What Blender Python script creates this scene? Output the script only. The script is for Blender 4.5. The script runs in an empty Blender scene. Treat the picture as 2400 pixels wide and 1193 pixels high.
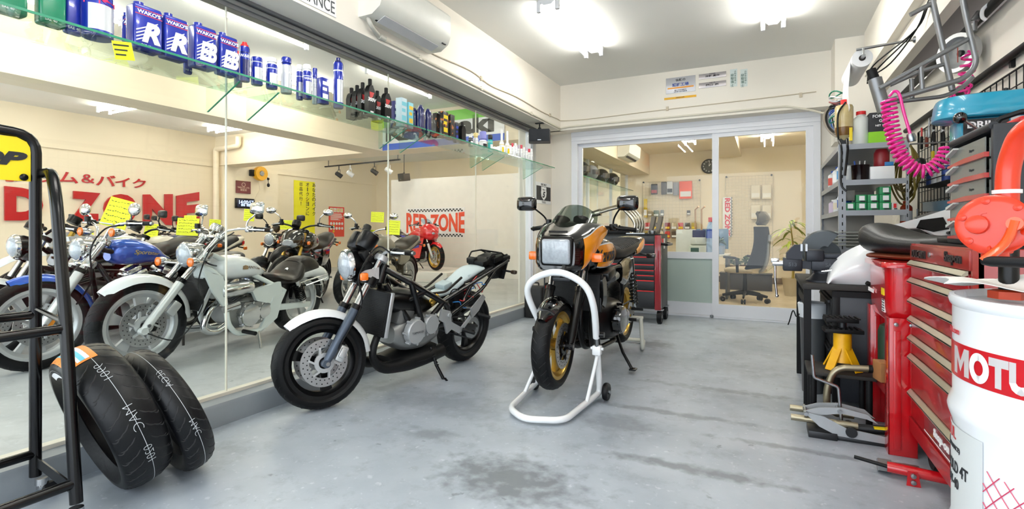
import bpy, bmesh, math, random
from mathutils import Vector as V, Matrix as Mx, Euler
random.seed(7)
SC = bpy.context.scene; COL = SC.collection
PI = math.pi; R = math.radians
# ------------------------------------------------------------------ camera
EYE = 1.08; FPX = 1205.0; CPX = 1200.0; CPY = 541.0; YAW = math.atan(595/1205)
cam_d = bpy.data.cameras.new('camera'); cam = bpy.data.objects.new('camera', cam_d); COL.objects.link(cam)
cam_d.sensor_fit = 'HORIZONTAL'; cam_d.sensor_width = 36; cam_d.lens = 36*FPX/2400
cam_d.shift_y = -(596.5-CPY)/2400; cam_d.clip_start = .05; cam_d.clip_end = 100
cam.location = (0, 0, EYE); cam.rotation_euler = (PI/2, 0, YAW)
SC.camera = cam
# ------------------------------------------------------------------ world, exposure, daylight portals
SC.view_settings.view_transform = 'Standard'; SC.view_settings.look = 'None'
SC.view_settings.exposure = 0.42; SC.view_settings.gamma = 1; SC.view_settings.use_curve_mapping = False
W = bpy.data.worlds.new('sky'); SC.world = W; W.use_nodes = True
bgn = W.node_tree.nodes['Background']; bgn.inputs[0].default_value = (.86, .93, 1, 1); bgn.inputs[1].default_value = 3.2
def portal(loc, rot, sx, sy):
    d = bpy.data.lights.new('daylight_portal', 'AREA'); d.shape = 'RECTANGLE'; d.size = sx; d.size_y = sy; d.energy = 0
    d.cycles.is_portal = True
    o = bpy.data.objects.new('daylight_portal', d); o.location = loc; o.rotation_euler = rot; COL.objects.link(o)
portal((-.7, -1.15, 1.3), (PI/2, 0, 0), 3.7, 2.5)
portal((-5.2, -1.15, 1.3), (PI/2, 0, 0), 4.6, 2.5)
try:
    SC.cycles.max_bounces = 10; SC.cycles.transparent_max_bounces = 24; SC.cycles.caustics_reflective = False; SC.cycles.caustics_refractive = False
    SC.cycles.use_denoising = True; SC.cycles.sample_clamp_indirect = 6
except Exception: pass
LAMP = 34.0        # radiance of the fluorescent tubes
# ------------------------------------------------------------------ geometry helpers
SY, CY = math.sin(YAW), math.cos(YAW)
def ray(px, py):
    l = (px-CPX)/FPX; u = (CPY-py)/FPX
    return V((l*CY-SY, l*SY+CY, u))
def onX(px, py, X): r = ray(px, py); return V((0, 0, EYE))+r*(X/r.x)
def onY(px, py, Y): r = ray(px, py); return V((0, 0, EYE))+r*(Y/r.y)
def onZ(px, py, Z): r = ray(px, py); return V((0, 0, EYE))+r*((Z-EYE)/r.z)

class MB:
    def __init__(s, xf=None): s.bm = bmesh.new(); s.xf = xf; s.mi = 0
    def raw(s, verts, faces):
        X = s.xf; vs = [s.bm.verts.new(X @ V(v) if X is not None else V(v)) for v in verts]
        for f in faces:
            try: fc = s.bm.faces.new([vs[i] for i in f]); fc.material_index = s.mi
            except ValueError: pass
        return s
    def box(s, c, d, rot=None, bev=0.0, seg=2):
        b = bmesh.new(); bmesh.ops.create_cube(b, size=1)
        for v in b.verts: v.co = V((v.co.x*d[0], v.co.y*d[1], v.co.z*d[2]))
        if bev > 0:
            bmesh.ops.bevel(b, geom=b.edges[:], offset=min(bev, .49*min(d)), segments=seg, affect='EDGES', profile=.5)
        M = Mx.Translation(V(c))
        if rot is not None: M = M @ (rot.to_4x4() if hasattr(rot, 'to_4x4') else Euler(rot).to_matrix().to_4x4())
        b.verts.index_update()
        s.raw([M @ v.co for v in b.verts], [[v.index for v in f.verts] for f in b.faces]); b.free(); return s
    def bx(s, x0, x1, y0, y1, z0, z1, bev=0): return s.box(((x0+x1)/2, (y0+y1)/2, (z0+z1)/2), (abs(x1-x0), abs(y1-y0), abs(z1-z0)), None, bev)
    def beam(s, p0, p1, w, h, up=(0, 0, 1), bev=0):      # rectangular bar from p0 to p1
        p0, p1 = V(p0), V(p1); d = p1-p0; L = d.length; d = d.normalized(); u = V(up)
        sd = d.cross(u)
        if sd.length < 1e-4: u = V((1, 0, 0)); sd = d.cross(u)
        sd.normalize(); u = sd.cross(d)
        M = Mx((d, sd, u)).transposed()
        return s.box((p0+p1)/2, (L, w, h), M, bev)
    def tube(s, pts, r, seg=10, closed=False, cap=True, flat=None):
        P = [V(p) for p in pts]; n = len(P)
        rs = r if isinstance(r, (list, tuple)) else [r]*n
        T = []
        for i in range(n):
            if closed: t = P[(i+1) % n]-P[i-1]
            else: t = P[min(i+1, n-1)]-P[max(i-1, 0)]
            T.append(t.normalized() if t.length > 1e-9 else V((0, 0, 1)))
        a = V((0, 0, 1)) if abs(T[0].z) < .9 else V((1, 0, 0))
        N = (a-T[0]*a.dot(T[0])).normalized(); vs = []
        for i in range(n):
            N = (N-T[i]*N.dot(T[i]))
            N = N.normalized() if N.length > 1e-6 else T[i].orthogonal().normalized()
            B = T[i].cross(N)
            for k in range(seg):
                an = 2*PI*k/seg; ca, sa = math.cos(an), math.sin(an)
                if flat: sa *= flat
                vs.append(P[i]+(N*ca+B*sa)*rs[i])
        fs = []
        for i in range(n if closed else n-1):
            j = (i+1) % n
            for k in range(seg):
                k2 = (k+1) % seg; fs.append([i*seg+k, i*seg+k2, j*seg+k2, j*seg+k])
        if not closed and cap: fs += [list(range(seg))[::-1], [(n-1)*seg+k for k in range(seg)]]
        return s.raw(vs, fs)
    def cyl(s, p0, p1, r0, r1=None, seg=16, cap=True): return s.tube([p0, p1], [r0, r0 if r1 is None else r1], seg, cap=cap)
    def lathe(s, prof, o=(0, 0, 0), ax=(0, 0, 1), seg=28, a0=0, a1=2*PI, loop=False, ref=None):   # prof = [(r, h)]
        o = V(o); ax = V(ax).normalized(); u = V(ref) if ref else ax.orthogonal(); u = (u-ax*u.dot(ax)).normalized(); w = ax.cross(u)
        full = abs(a1-a0-2*PI) < 1e-6; m = seg if full else seg+1; n = len(prof); vs = []
        for i in range(m):
            a = a0+(a1-a0)*i/seg; d = u*math.cos(a)+w*math.sin(a)
            for r, h in prof: vs.append(o+d*r+ax*h)
        fs = []
        for i in range(seg):
            j = (i+1) % m
            for k in range(n if loop else n-1):
                k2 = (k+1) % n; fs.append([i*n+k, j*n+k, j*n+k2, i*n+k2])
        if not loop and full:
            for k in (0, n-1):
                if prof[k][0] > 1e-6: fs.append([i*n+k for i in range(m)])
        if loop and not full: fs += [[k for k in range(n)], [(m-1)*n+k for k in range(n)]]
        return s.raw(vs, fs)
    def prism(s, poly, o, u, v, th, w=None):        # 2D outline in plane (u, v), extruded both ways along w by th/2
        o, u, v = V(o), V(u), V(v); w = V(w) if w is not None else u.cross(v).normalized()
        n = len(poly); vs = [o+u*a+v*b+w*(sg*th/2) for sg in (-1, 1) for a, b in poly]
        return s.raw(vs, [list(range(n))[::-1], list(range(n, 2*n))]+[[i, (i+1) % n, n+(i+1) % n, n+i] for i in range(n)])
    def loft(s, rings, cap=True, closed=True):
        n = len(rings[0]); vs = [p for r in rings for p in r]; fs = []
        for i in range(len(rings)-1):
            for k in range(n if closed else n-1):
                k2 = (k+1) % n; fs.append([i*n+k, i*n+k2, (i+1)*n+k2, (i+1)*n+k])
        if cap and closed: fs += [list(range(n))[::-1], [(len(rings)-1)*n+k for k in range(n)]]
        return s.raw(vs, fs)
    def sloft(s, secs, seg=20, sub=3, y0=0):        # secs = (x, zbottom, ztop, halfwidth[, power]) along x, smoothly interpolated
        secs = [tuple(q)+(2.4,) if len(q) == 4 else tuple(q) for q in secs]; S = spline(secs, sub) if sub > 1 else secs
        rings = []
        for q in S:
            x, zb, zt, hw, p = q[:5]; zc, hh = (zb+zt)/2, max((zt-zb)/2, .001); hw = max(hw, .001); ring = []
            for k in range(seg):
                a = 2*PI*k/seg; c, d = math.cos(a), math.sin(a)
                ring.append(V((x, y0+hw*math.copysign(abs(c)**(2/p), c), zc+hh*math.copysign(abs(d)**(2/p), d))))
            rings.append(ring)
        return s.loft(rings)
    def ell(s, c, r, seg=16, rings=9, rot=None):
        c = V(c); vs = []; fs = []; Mr = rot if rot is not None else Mx.Identity(3)
        for i in range(1, rings):
            t = PI*i/rings
            for k in range(seg):
                a = 2*PI*k/seg; vs.append(c+Mr @ V((r[0]*math.sin(t)*math.cos(a), r[1]*math.sin(t)*math.sin(a), r[2]*math.cos(t))))
        vs += [c+Mr @ V((0, 0, r[2])), c-Mr @ V((0, 0, r[2]))]; nt = len(vs)-2
        for i in range(rings-2):
            for k in range(seg):
                k2 = (k+1) % seg; fs.append([i*seg+k, (i+1)*seg+k, (i+1)*seg+k2, i*seg+k2])
        for k in range(seg):
            fs += [[nt, k, (k+1) % seg], [nt+1, (rings-2)*seg+(k+1) % seg, (rings-2)*seg+k]]
        return s.raw(vs, fs)
    def sheet(s, fn, nu, nv, th=0.002):             # curved sheet with thickness; fn(u, v) -> point
        g = [[V(fn(i/nu, j/nv)) for j in range(nv+1)] for i in range(nu+1)]; vs = []
        for sg in (0, 1):
            for i in range(nu+1):
                for j in range(nv+1):
                    a = g[min(i+1, nu)][j]-g[max(i-1, 0)][j]; b = g[i][min(j+1, nv)]-g[i][max(j-1, 0)]
                    nn = a.cross(b); nn = nn.normalized() if nn.length > 1e-9 else V((0, 0, 1))
                    vs.append(g[i][j]+nn*(th*sg))
        m = nv+1; o = (nu+1)*m; fs = []
        for i in range(nu):
            for j in range(nv):
                q = [i*m+j, (i+1)*m+j, (i+1)*m+j+1, i*m+j+1]; fs += [q[::-1], [o+k for k in q]]
        for i in range(nu):
            for j in (0, nv): fs.append([i*m+j, (i+1)*m+j, o+(i+1)*m+j, o+i*m+j])
        for j in range(nv):
            for i in (0, nu): fs.append([i*m+j, i*m+j+1, o+i*m+j+1, o+i*m+j])
        return s.raw(vs, fs)
    def text(s, t, size, o, u, v, depth=.002, bold=0., shear=0., sx=1., align='CENTER', warp=None, space=1.):
        me = text_mesh(t, bold, shear, space)
        xs = [q.co.x for q in me.vertices]; ys = [q.co.y for q in me.vertices]
        if not xs: return s
        w = max(xs)-min(xs); x0 = {'CENTER': min(xs)+w/2, 'LEFT': min(xs), 'RIGHT': max(xs)}[align]; yb = (min(ys)+max(ys))/2
        k = size/max(1e-6, max(ys)-min(ys)); o, u, v = V(o), V(u).normalized(), V(v).normalized(); nrm = u.cross(v)
        vs = []
        for q in me.vertices:
            a, b, c = (q.co.x-x0)*k*sx, (q.co.y-yb)*k, (q.co.z > .0001)*depth
            if warp: p = warp(a, b, c)
            else: p = o+u*a+v*b+nrm*c
            vs.append(p)
        return s.raw(vs, [list(f.vertices) for f in me.polygons])
    def build(s, name, mats, parent=None, world=False, label=None, stuff=False, base=False, angle=38):
        bmesh.ops.recalc_face_normals(s.bm, faces=s.bm.faces[:])
        me = bpy.data.meshes.new(name); s.bm.to_mesh(me); s.bm.free()
        for m in (mats if isinstance(mats, (list, tuple)) else [mats]): me.materials.append(m)
        if len(me.polygons): me.polygons.foreach_set('use_smooth', [True]*len(me.polygons)); me.set_sharp_from_angle(angle=R(angle))
        o = bpy.data.objects.new(name, me); COL.objects.link(o)
        if parent is not None:
            o.parent = parent
            if world: me.transform(wmat(parent).inverted())
        elif base: recentre(o)
        if label: o['label'] = label
        if stuff: o['kind'] = 'stuff'
        return o
def wmat(o):
    M = Mx.LocRotScale(o.location, o.rotation_euler, o.scale)
    return wmat(o.parent) @ M if o.parent else M
def recentre(o):
    vs = [v.co for v in o.data.vertices]
    if not vs: return
    c = V(((min(v.x for v in vs)+max(v.x for v in vs))/2, (min(v.y for v in vs)+max(v.y for v in vs))/2, min(v.z for v in vs)))
    o.data.transform(Mx.Translation(-c)); o.location = c
_tc = {}
def text_mesh(t, bold, shear, space):
    key = (t, bold, shear, space)
    if key not in _tc:
        cu = bpy.data.curves.new('lettering', 'FONT'); cu.body = t; cu.size = 1; cu.extrude = .01; cu.offset = bold; cu.shear = shear; cu.resolution_u = 4; cu.space_character = space; cu.space_line = .95
        ob = bpy.data.objects.new('lettering', cu); COL.objects.link(ob); dg = bpy.context.evaluated_depsgraph_get()
        me = bpy.data.meshes.new_from_object(ob.evaluated_get(dg)); bpy.data.objects.remove(ob); _tc[key] = me
    return _tc[key]
def spline(pts, n=6, closed=False):
    L = len(pts); out = []
    for i in range(L if closed else L-1):
        g = lambda k: pts[k % L] if closed else pts[max(0, min(L-1, k))]
        p0, p1, p2, p3 = g(i-1), g(i), g(i+1), g(i+2)
        for j in range(n):
            t = j/n
            out.append(tuple(.5*((2*b)+(-a+c)*t+(2*a-5*b+4*c-d)*t*t+(-a+3*b-3*c+d)*t**3) for a, b, c, d in zip(p0, p1, p2, p3)))
    if not closed: out.append(tuple(pts[-1]))
    return out
def fillet(pts, rad, n=5, closed=False):            # round the corners of a polyline
    P = [V(p) for p in pts]; out = []; L = len(P)
    for i in range(L):
        if not closed and i in (0, L-1): out.append(P[i]); continue
        a, b, c = P[i-1], P[i], P[(i+1) % L]; d = min(rad, .48*(a-b).length, .48*(c-b).length)
        s, e = b+(a-b).normalized()*d, b+(c-b).normalized()*d
        for j in range(n+1): t = j/n; out.append(s*(1-t)**2+b*2*t*(1-t)+e*t*t)
    return out
def thing(name, label, cat, loc=(0, 0, 0), rotz=0, group=None):
    o = bpy.data.objects.new(name, None); COL.objects.link(o); o.empty_display_size = .1
    o.location = loc; o.rotation_euler = (0, 0, rotz); o['label'] = label; o['category'] = cat
    if group: o['group'] = group
    return o
def tag(o, label, cat, group=None, kind=None):
    o['label'] = label; o['category'] = cat
    if group: o['group'] = group
    if kind: o['kind'] = kind
    return o
def struct(o): o['kind'] = 'structure'; return o
def kids(o): return [c for c in bpy.data.objects if c.parent == o]
def dup(o, loc, rotz=None, label=None, parent=None):
    c = o.copy(); COL.objects.link(c)
    if parent is None:
        c.location = loc
        if rotz is not None: c.rotation_euler = (0, 0, rotz)
        if label: c['label'] = label
    else: c.parent = parent
    for k in kids(o): dup(k, None, None, None, c)
    return c
# ------------------------------------------------------------------ materials (procedural)
def lin(h):
    h = h.lstrip('#'); f = lambda c: c/12.92 if c <= .04045 else ((c+.055)/1.055)**2.4
    return tuple(f(int(h[i:i+2], 16)/255) for i in (0, 2, 4))+(1,)
_mc = {}
def mat(col, rough=.5, metal=0., var=.05, vs=8., bump=0., bs=60., coat=0., spec=.5, col2=None, sharp=None):
    key = (col, rough, metal, var, vs, bump, bs, coat, spec, col2, sharp)
    if key in _mc: return _mc[key]
    m = bpy.data.materials.new('finish_'+col.strip('#')); m.use_nodes = True; nt = m.node_tree; N = nt.nodes; L = nt.links; b = N['Principled BSDF']
    tc = N.new('ShaderNodeTexCoord'); nz = N.new('ShaderNodeTexNoise'); nz.inputs['Scale'].default_value = vs; nz.inputs['Detail'].default_value = 3
    L.new(tc.outputs['Object'], nz.inputs['Vector'])
    c = lin(col); mx = N.new('ShaderNodeMix'); mx.data_type = 'RGBA'; c2 = lin(col2) if col2 else tuple(x*(1-var*2) for x in c[:3])+(1,)
    mx.inputs['A'].default_value = c; mx.inputs['B'].default_value = c2
    if sharp:
        rp = N.new('ShaderNodeValToRGB'); rp.color_ramp.elements[0].position = sharp[0]; rp.color_ramp.elements[1].position = sharp[1]
        L.new(nz.outputs['Fac'], rp.inputs['Fac']); L.new(rp.outputs['Color'], mx.inputs['Factor'])
    else: L.new(nz.outputs['Fac'], mx.inputs['Factor'])
    L.new(mx.outputs['Result'], b.inputs['Base Color'])
    b.inputs['Roughness'].default_value = rough; b.inputs['Metallic'].default_value = metal; b.inputs['Coat Weight'].default_value = coat; b.inputs['Specular IOR Level'].default_value = spec
    if coat: b.inputs['Coat Roughness'].default_value = .04
    if bump:
        n2 = N.new('ShaderNodeTexNoise'); n2.inputs['Scale'].default_value = bs; L.new(tc.outputs['Object'], n2.inputs['Vector'])
        bp = N.new('ShaderNodeBump'); bp.inputs['Strength'].default_value = bump; bp.inputs['Distance'].default_value = .004; L.new(n2.outputs['Fac'], bp.inputs['Height']); L.new(bp.outputs['Normal'], b.inputs['Normal'])
    _mc[key] = m; return m
def glow(col, s):
    m = bpy.data.materials.new('glow'); m.use_nodes = True; b = m.node_tree.nodes['Principled BSDF']
    b.inputs['Base Color'].default_value = lin(col); b.inputs['Emission Color'].default_value = lin(col); b.inputs['Emission Strength'].default_value = s
    return m
def glassmat(tint, refl=1.0, rough=0.0, diffuse=0.0, dcol='#FFFFFF', ior=1.45):
    m = bpy.data.materials.new('glass'); m.use_nodes = True; nt = m.node_tree; N = nt.nodes; L = nt.links; N.remove(N['Principled BSDF'])
    tr = N.new('ShaderNodeBsdfTransparent'); tr.inputs[0].default_value = lin(tint)
    gl = N.new('ShaderNodeBsdfGlossy'); gl.inputs['Roughness'].default_value = rough
    lw = N.new('ShaderNodeLayerWeight'); lw.inputs[0].default_value = .5; pw = N.new('ShaderNodeMath'); pw.operation = 'POWER'; pw.inputs[1].default_value = 5; L.new(lw.outputs['Facing'], pw.inputs[0])
    ml = N.new('ShaderNodeMath'); ml.operation = 'MULTIPLY_ADD'; ml.inputs[1].default_value = .8*refl; ml.inputs[2].default_value = .022*refl; L.new(pw.outputs[0], ml.inputs[0])
    mx = N.new('ShaderNodeMixShader'); L.new(ml.outputs[0], mx.inputs[0]); L.new(gl.outputs[0], mx.inputs[2])
    if diffuse:
        df = N.new('ShaderNodeBsdfDiffuse'); df.inputs[0].default_value = lin(dcol); m2 = N.new('ShaderNodeMixShader'); m2.inputs[0].default_value = diffuse
        L.new(tr.outputs[0], m2.inputs[1]); L.new(df.outputs[0], m2.inputs[2]); L.new(m2.outputs[0], mx.inputs[1])
    else: L.new(tr.outputs[0], mx.inputs[1])
    L.new(mx.outputs[0], N['Material Output'].inputs[0]); return m
def concrete(base, stain, light, gloss=.35, stains=()):
    m = bpy.data.materials.new('painted_concrete'); m.use_nodes = True; nt = m.node_tree; N = nt.nodes; L = nt.links; b = N['Principled BSDF']
    tc = N.new('ShaderNodeTexCoord')
    def noise(sc, det, lo, hi, rough=.55):
        n = N.new('ShaderNodeTexNoise'); n.inputs['Scale'].default_value = sc; n.inputs['Detail'].default_value = det; n.inputs['Roughness'].default_value = rough; L.new(tc.outputs['Object'], n.inputs['Vector'])
        r = N.new('ShaderNodeValToRGB'); r.color_ramp.elements[0].position = lo; r.color_ramp.elements[1].position = hi; L.new(n.outputs['Fac'], r.inputs['Fac']); return r.outputs['Color']
    cur = None
    def mixc(fac, a, c, k=1.):
        x = N.new('ShaderNodeMix'); x.data_type = 'RGBA'; f = N.new('ShaderNodeMath'); f.operation = 'MULTIPLY'; f.inputs[1].default_value = k; L.new(fac, f.inputs[0]); L.new(f.outputs[0], x.inputs['Factor'])
        if isinstance(a, tuple): x.inputs['A'].default_value = a
        else: L.new(a, x.inputs['A'])
        x.inputs['B'].default_value = c; return x.outputs['Result']
    cur = mixc(noise(1.6, 6, .35, .68), lin(base), lin(light), .8)
    cur = mixc(noise(5, 8, .52, .70, .7), cur, lin(stain), .45)
    cur = mixc(noise(26, 4, .62, .70), cur, lin('#D5DADF'), .4)
    cur = mixc(noise(11, 5, .66, .71, .6), cur, lin('#62676A'), .6)
    for x, y, rx, ry, k in stains:                  # soft oil stains with a place of their own
        mp = N.new('ShaderNodeMapping'); mp.inputs['Location'].default_value = (-x/rx, -y/ry, 0); mp.inputs['Scale'].default_value = (1/rx, 1/ry, 0); L.new(tc.outputs['Object'], mp.inputs['Vector'])
        ln = N.new('ShaderNodeVectorMath'); ln.operation = 'LENGTH'; L.new(mp.outputs[0], ln.inputs[0])
        nz = N.new('ShaderNodeTexNoise'); nz.inputs['Scale'].default_value = 14; nz.inputs['Detail'].default_value = 5; L.new(tc.outputs['Object'], nz.inputs['Vector'])
        ad = N.new('ShaderNodeMath'); ad.operation = 'MULTIPLY_ADD'; ad.inputs[1].default_value = 1.6; L.new(nz.outputs['Fac'], ad.inputs[0]); L.new(ln.outputs['Value'], ad.inputs[2])
        rp = N.new('ShaderNodeMapRange'); rp.inputs['From Min'].default_value = 1.6; rp.inputs['From Max'].default_value = 1.05; L.new(ad.outputs[0], rp.inputs['Value'])
        cur = mixc(rp.outputs[0], cur, lin(stain), k)
    L.new(cur, b.inputs['Base Color']); b.inputs['Roughness'].default_value = gloss
    n3 = N.new('ShaderNodeTexNoise'); n3.inputs['Scale'].default_value = 9; n3.inputs['Detail'].default_value = 8; L.new(tc.outputs['Object'], n3.inputs['Vector'])
    bp = N.new('ShaderNodeBump'); bp.inputs['Strength'].default_value = .25; bp.inputs['Distance'].default_value = .006; L.new(n3.outputs['Fac'], bp.inputs['Height']); L.new(bp.outputs['Normal'], b.inputs['Normal'])
    mr = N.new('ShaderNodeMapRange'); mr.inputs['To Min'].default_value = gloss-.12; mr.inputs['To Max'].default_value = gloss+.2; L.new(n3.outputs['Fac'], mr.inputs['Value']); L.new(mr.outputs[0], b.inputs['Roughness'])
    return m
CREAM = mat('#F7F1E5', .7, var=.02, vs=3, bump=.08, bs=30); CREAM2 = mat('#F6E8CE', .7, var=.025, vs=2, bump=.06, bs=25)
CEIL = mat('#F4F3EE', .75, var=.02, vs=2); WHITE = mat('#F4F5F7', .4); ALU = mat('#EDEEF3', .35, var=.02); GREYALU = mat('#9FA1A0', .35, .6)
BLACK = mat('#070708', .28, var=.1, spec=.3); MATBLK = mat('#0F0F10', .5, bump=.1, bs=120, spec=.25); RUBBER = mat('#0D0D10', .5, var=.15, bump=.15, bs=90, spec=.25)
CHROME = mat('#D8D9DA', .12, 1.); STEEL = mat('#A9ABAD', .32, 1., var=.1); CAST = mat('#9B9C9B', .42, .75, var=.1, bump=.15, bs=150); DARKST = mat('#3A3B3D', .4, .7, var=.15)
RED = mat('#C3141C', .3, coat=.4); ORANGE = mat('#F07A12', .25, coat=.4); YEL = mat('#F6D91B', .4); NEON = mat('#EEF521', .55, var=.02); PAPER = mat('#F3F1EA', .6)
LENS = mat('#B4BCC4', .08, var=.2, vs=60, coat=1); AMBER = mat('#F2761A', .15, coat=.6); BLUE = mat('#2136A8', .25, coat=.4); INK = mat('#1B1D22', .6)
REDL = mat('#D81E24', .45); WHT = mat('#FAFAFA', .45); DGREEN = mat('#0E5B3C', .35)
GLASS = glassmat('#FCFEFD', 1.0); GREENEDGE = mat('#2E8C6C', .15, coat=.5); SHELFGL = glassmat('#EEF8F3', 1.2)
# ================================================================== THE ROOMS
XB, XG, XR, YB, YD, ZC, ZBM = -2.52, -2.84, 1.24, 6.6, 6.88, 3.06, 2.45
XF, YS, YO, SF = -10.45, 9.4, 11.5, .10          # showroom far wall, white partition, office end wall, showroom floor height
FLOORM = concrete('#98A1AB', '#6A6F75', '#B8C0C9', .36, [(-1.0, 2.0, .5, .3, .9), (-.75, 2.85, .35, .22, .55), (-1.9, 2.7, .9, .3, .35), (.1, 3.6, .8, .25, .3), (-.4, 4.4, .7, .4, .25), (-.3, 2.45, .7, .07, .8), (-.55, 3.15, .8, .06, .7), (.15, 2.9, .6, .05, .7), (-.2, 3.75, .9, .08, .6), (-.95, 5.0, .3, .25, .7), (-1.6, 2.25, .25, .12, .6)])
FLOOR2 = concrete('#ACB0B2', '#8C8F90', '#C6C8C8', .4)
FLOOR3 = concrete('#C9B698', '#A58F70', '#D9C9AE', .3)
def slab(name, x0, x1, y0, y1, z0, z1, m, bev=0): return struct(MB().bx(x0, x1, y0, y1, z0, z1, bev).build(name, m))
slab('floor', -2.86, 1.5, -4, 6.9, -.1, 0, FLOORM)
slab('floor', XF-.2, -2.86, -4, 12.2, -.1, SF, FLOOR2)
slab('floor', -2.86, 1.5, 6.9, 11.6, -.1, .02, FLOOR3)
slab('ceiling', -2.9, 1.5, -1.2, 6.7, ZC, ZC+.1, CEIL)
slab('ceiling', XF-.2, -2.9, -1.2, 12.2, ZC, ZC+.1, CEIL)
slab('ceiling', -2.9, 1.5, 6.7, 11.6, 2.76, 2.86, CREAM2)
# kerb and glazing between workshop and showroom
KERB = mat('#8D949A', .4, var=.08, vs=5, bump=.1, bs=40)
k = MB().prism([(-2.86, 0), (-2.70, 0), (-2.70, .108), (-2.712, .124), (-2.86, .124)], (0, 2.55, 0), (1, 0, 0), (0, 0, 1), 7.5)
struct(k.build('trim_1', KERB))
slab('trim_2', -2.865, -2.815, -1.2, 6.3, .122, .142, mat('#E9E2D2', .4))
slab('wall_left', -3.02, XB, -1.2, YB+.05, ZBM, ZC, CREAM)                         # beam over the glazing
slab('wall_left', -3.02, -2.76, 6.31, YD+.1, 0, ZBM, CREAM)                            # pillar
t = MB(); t.bx(-2.89, -2.79, -1.2, 6.31, 2.395, ZBM); t.bx(-2.80, -2.775, -1.2, 6.31, 2.40, 2.425); t.mi = 1; t.bx(-2.775, -2.755, -1.2, 6.31, 2.43, ZBM); t.bx(-2.795, -2.787, -1.2, 6.31, 2.375, 2.40)
struct(t.build('trim_3', [GREYALU, mat('#6E6F70', .4)]))
t = MB(); t.bx(-2.88, -2.80, 6.24, 6.31, .124, 2.40); t.bx(-2.80, -2.785, 6.255, 6.28, .124, 2.4)
struct(t.build('trim_4', ALU))
JY = [-1.2, .515, 1.962, 3.407, 4.857, 6.24]
for i in range(5):
    w = struct(MB().bx(XG-.005, XG+.005, JY[i]+.003, JY[i+1]-.003, .14, 2.398).build('window_%d' % (i+1), GLASS))
    if 0 < i: struct(MB().bx(XG-.006, XG+.006, JY[i]-.003, JY[i]+.003, .14, 2.398).build('trim_%d' % (4+i), mat('#E8E2D0', .3)))
# back wall of the workshop: beam, sliding glazed door
slab('wall_back', -2.9, 1.5, YB, 6.98, ZBM, ZC, CREAM)
slab('wall_back', -2.8, -2.44, YD, 7.0, 0, ZBM, CREAM)
slab('wall_back', .56, 1.5, YD, 7.0, 0, ZBM, CREAM)
DX0, DX1, DM = -2.44, .56, -.57
d = struct(MB().build('door_1', ALU)); bpy.data.objects.remove(d)
d = MB(); y0, y1 = YD-.06, YD+.06
d.bx(DX0, DX1, y0, y1, 2.29, ZBM); d.bx(DX0, DX0+.085, y0, y1, 0, 2.29); d.bx(DX1-.07, DX1, y0, y1, 0, 2.29); d.bx(DX0, DX1, y0, y1, 0, .018)
d.bx(DX0, DX1, y0-.012, y0, 2.33, 2.34); d.bx(DX0, DX1, y0-.015, y0, 2.39, ZBM)
door = struct(d.build('door_1', ALU))
def leaf(name, x0, x1, yy, st, bot, mid=None):
    f = MB(); f.bx(x0, x0+st, yy-.02, yy+.02, .02, 2.29); f.bx(x1-st, x1, yy-.02, yy+.02, .02, 2.29)
    f.bx(x0+st, x1-st, yy-.02, yy+.02, 2.24, 2.29); f.bx(x0+st, x1-st, yy-.02, yy+.02, .02, bot)
    if mid: f.bx(x0+st, x1-st, yy-.02, yy+.02, mid-.055, mid+.03)
    fr = f.build(name, ALU, door)
    if mid:
        MB().bx(x0+st, x1-st, yy-.004, yy+.004, bot, mid-.055).build('frosted_pane', glassmat('#DCEAE4', .6, .25, .8, '#CAD9D2'), fr)
        MB().bx(x0+st, x1-st, yy-.004, yy+.004, mid+.03, 2.24).build('pane', GLASS, fr)
    else: MB().bx(x0+st, x1-st, yy-.004, yy+.004, bot, 2.24).build('pane', GLASS, fr)
    return fr
leaf('fixed_panel', DX0+.085, DM+.03, YD+.03, .05, .17, .78)
l2 = leaf('sliding_panel', DM-.03, DX1-.07, YD-.02, .075, .17)
MB().bx(DX1-.135, DX1-.11, YD-.055, YD-.04, .85, 1.05, .004).build('handle', GREYALU, l2)
MB().lathe([(.018, 0), (.022, .01), (.018, .03), (0, .034)], (DM-.03, YD-.09, .01)).build('door_stop', STEEL, door)
# right side of the workshop
slab('wall_right', XR, 1.5, -1.2, 6.98, 0, 2.40, CREAM)
slab('wall_right', .885, 1.5, -1.2, 6.18, 2.62, ZC, CREAM)
slab('wall_right', .95, 1.02, -1.2, 6.18, 2.40, 2.62, CREAM)
slab('wall_right', 1.02, 1.5, -1.2, 6.18, 2.56, 2.62, mat('#5B5049', .8))  # recess under the beam, its shade painted in as dark brown
slab('wall_right', .64, 1.5, 6.24, 6.62, 2.0, ZC, CREAM)
slab('wall_front', -2.9, 1.5, -1.25, -1.15, 2.62, ZC, CREAM)
slab('wall_front', 1.2, 1.5, -1.25, -1.15, 0, 2.62, CREAM)
# showroom shell
slab('wall_showroom', XF-.2, XF, -1.3, 12.2, SF, ZC, CREAM2)
slab('trim_9', XF, XF+.04, -1.2, 12, 2.43, ZC, CREAM2)
slab('wall_showroom', XF, -2.9, 12, 12.2, SF, ZC, CREAM2)
slab('wall_showroom', -7.75, -2.86, YS, YS+.08, SF, 2.25, mat('#F7F3EC', .7))
slab('wall_showroom', -6.35, -5.9, -1.2, 6.95, ZBM, ZC, CREAM2)
slab('wall_showroom', XF, -2.9, 6.95, 7.4, ZBM, ZC, CREAM2)
slab('wall_showroom', XF, XF+.28, 6.98, 8.3, SF, ZBM, CREAM2)
slab('wall_showroom', -3.0, -2.86, 6.31, 7.0, SF, ZBM, CREAM2)
slab('wall_showroom', -3.0, -2.86, 7.0, YS+.1, SF, ZBM, CREAM2)
slab('wall_showroom', -3.0, -2.84, 7.0, YO, 2.45, ZC, CREAM2)
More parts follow.
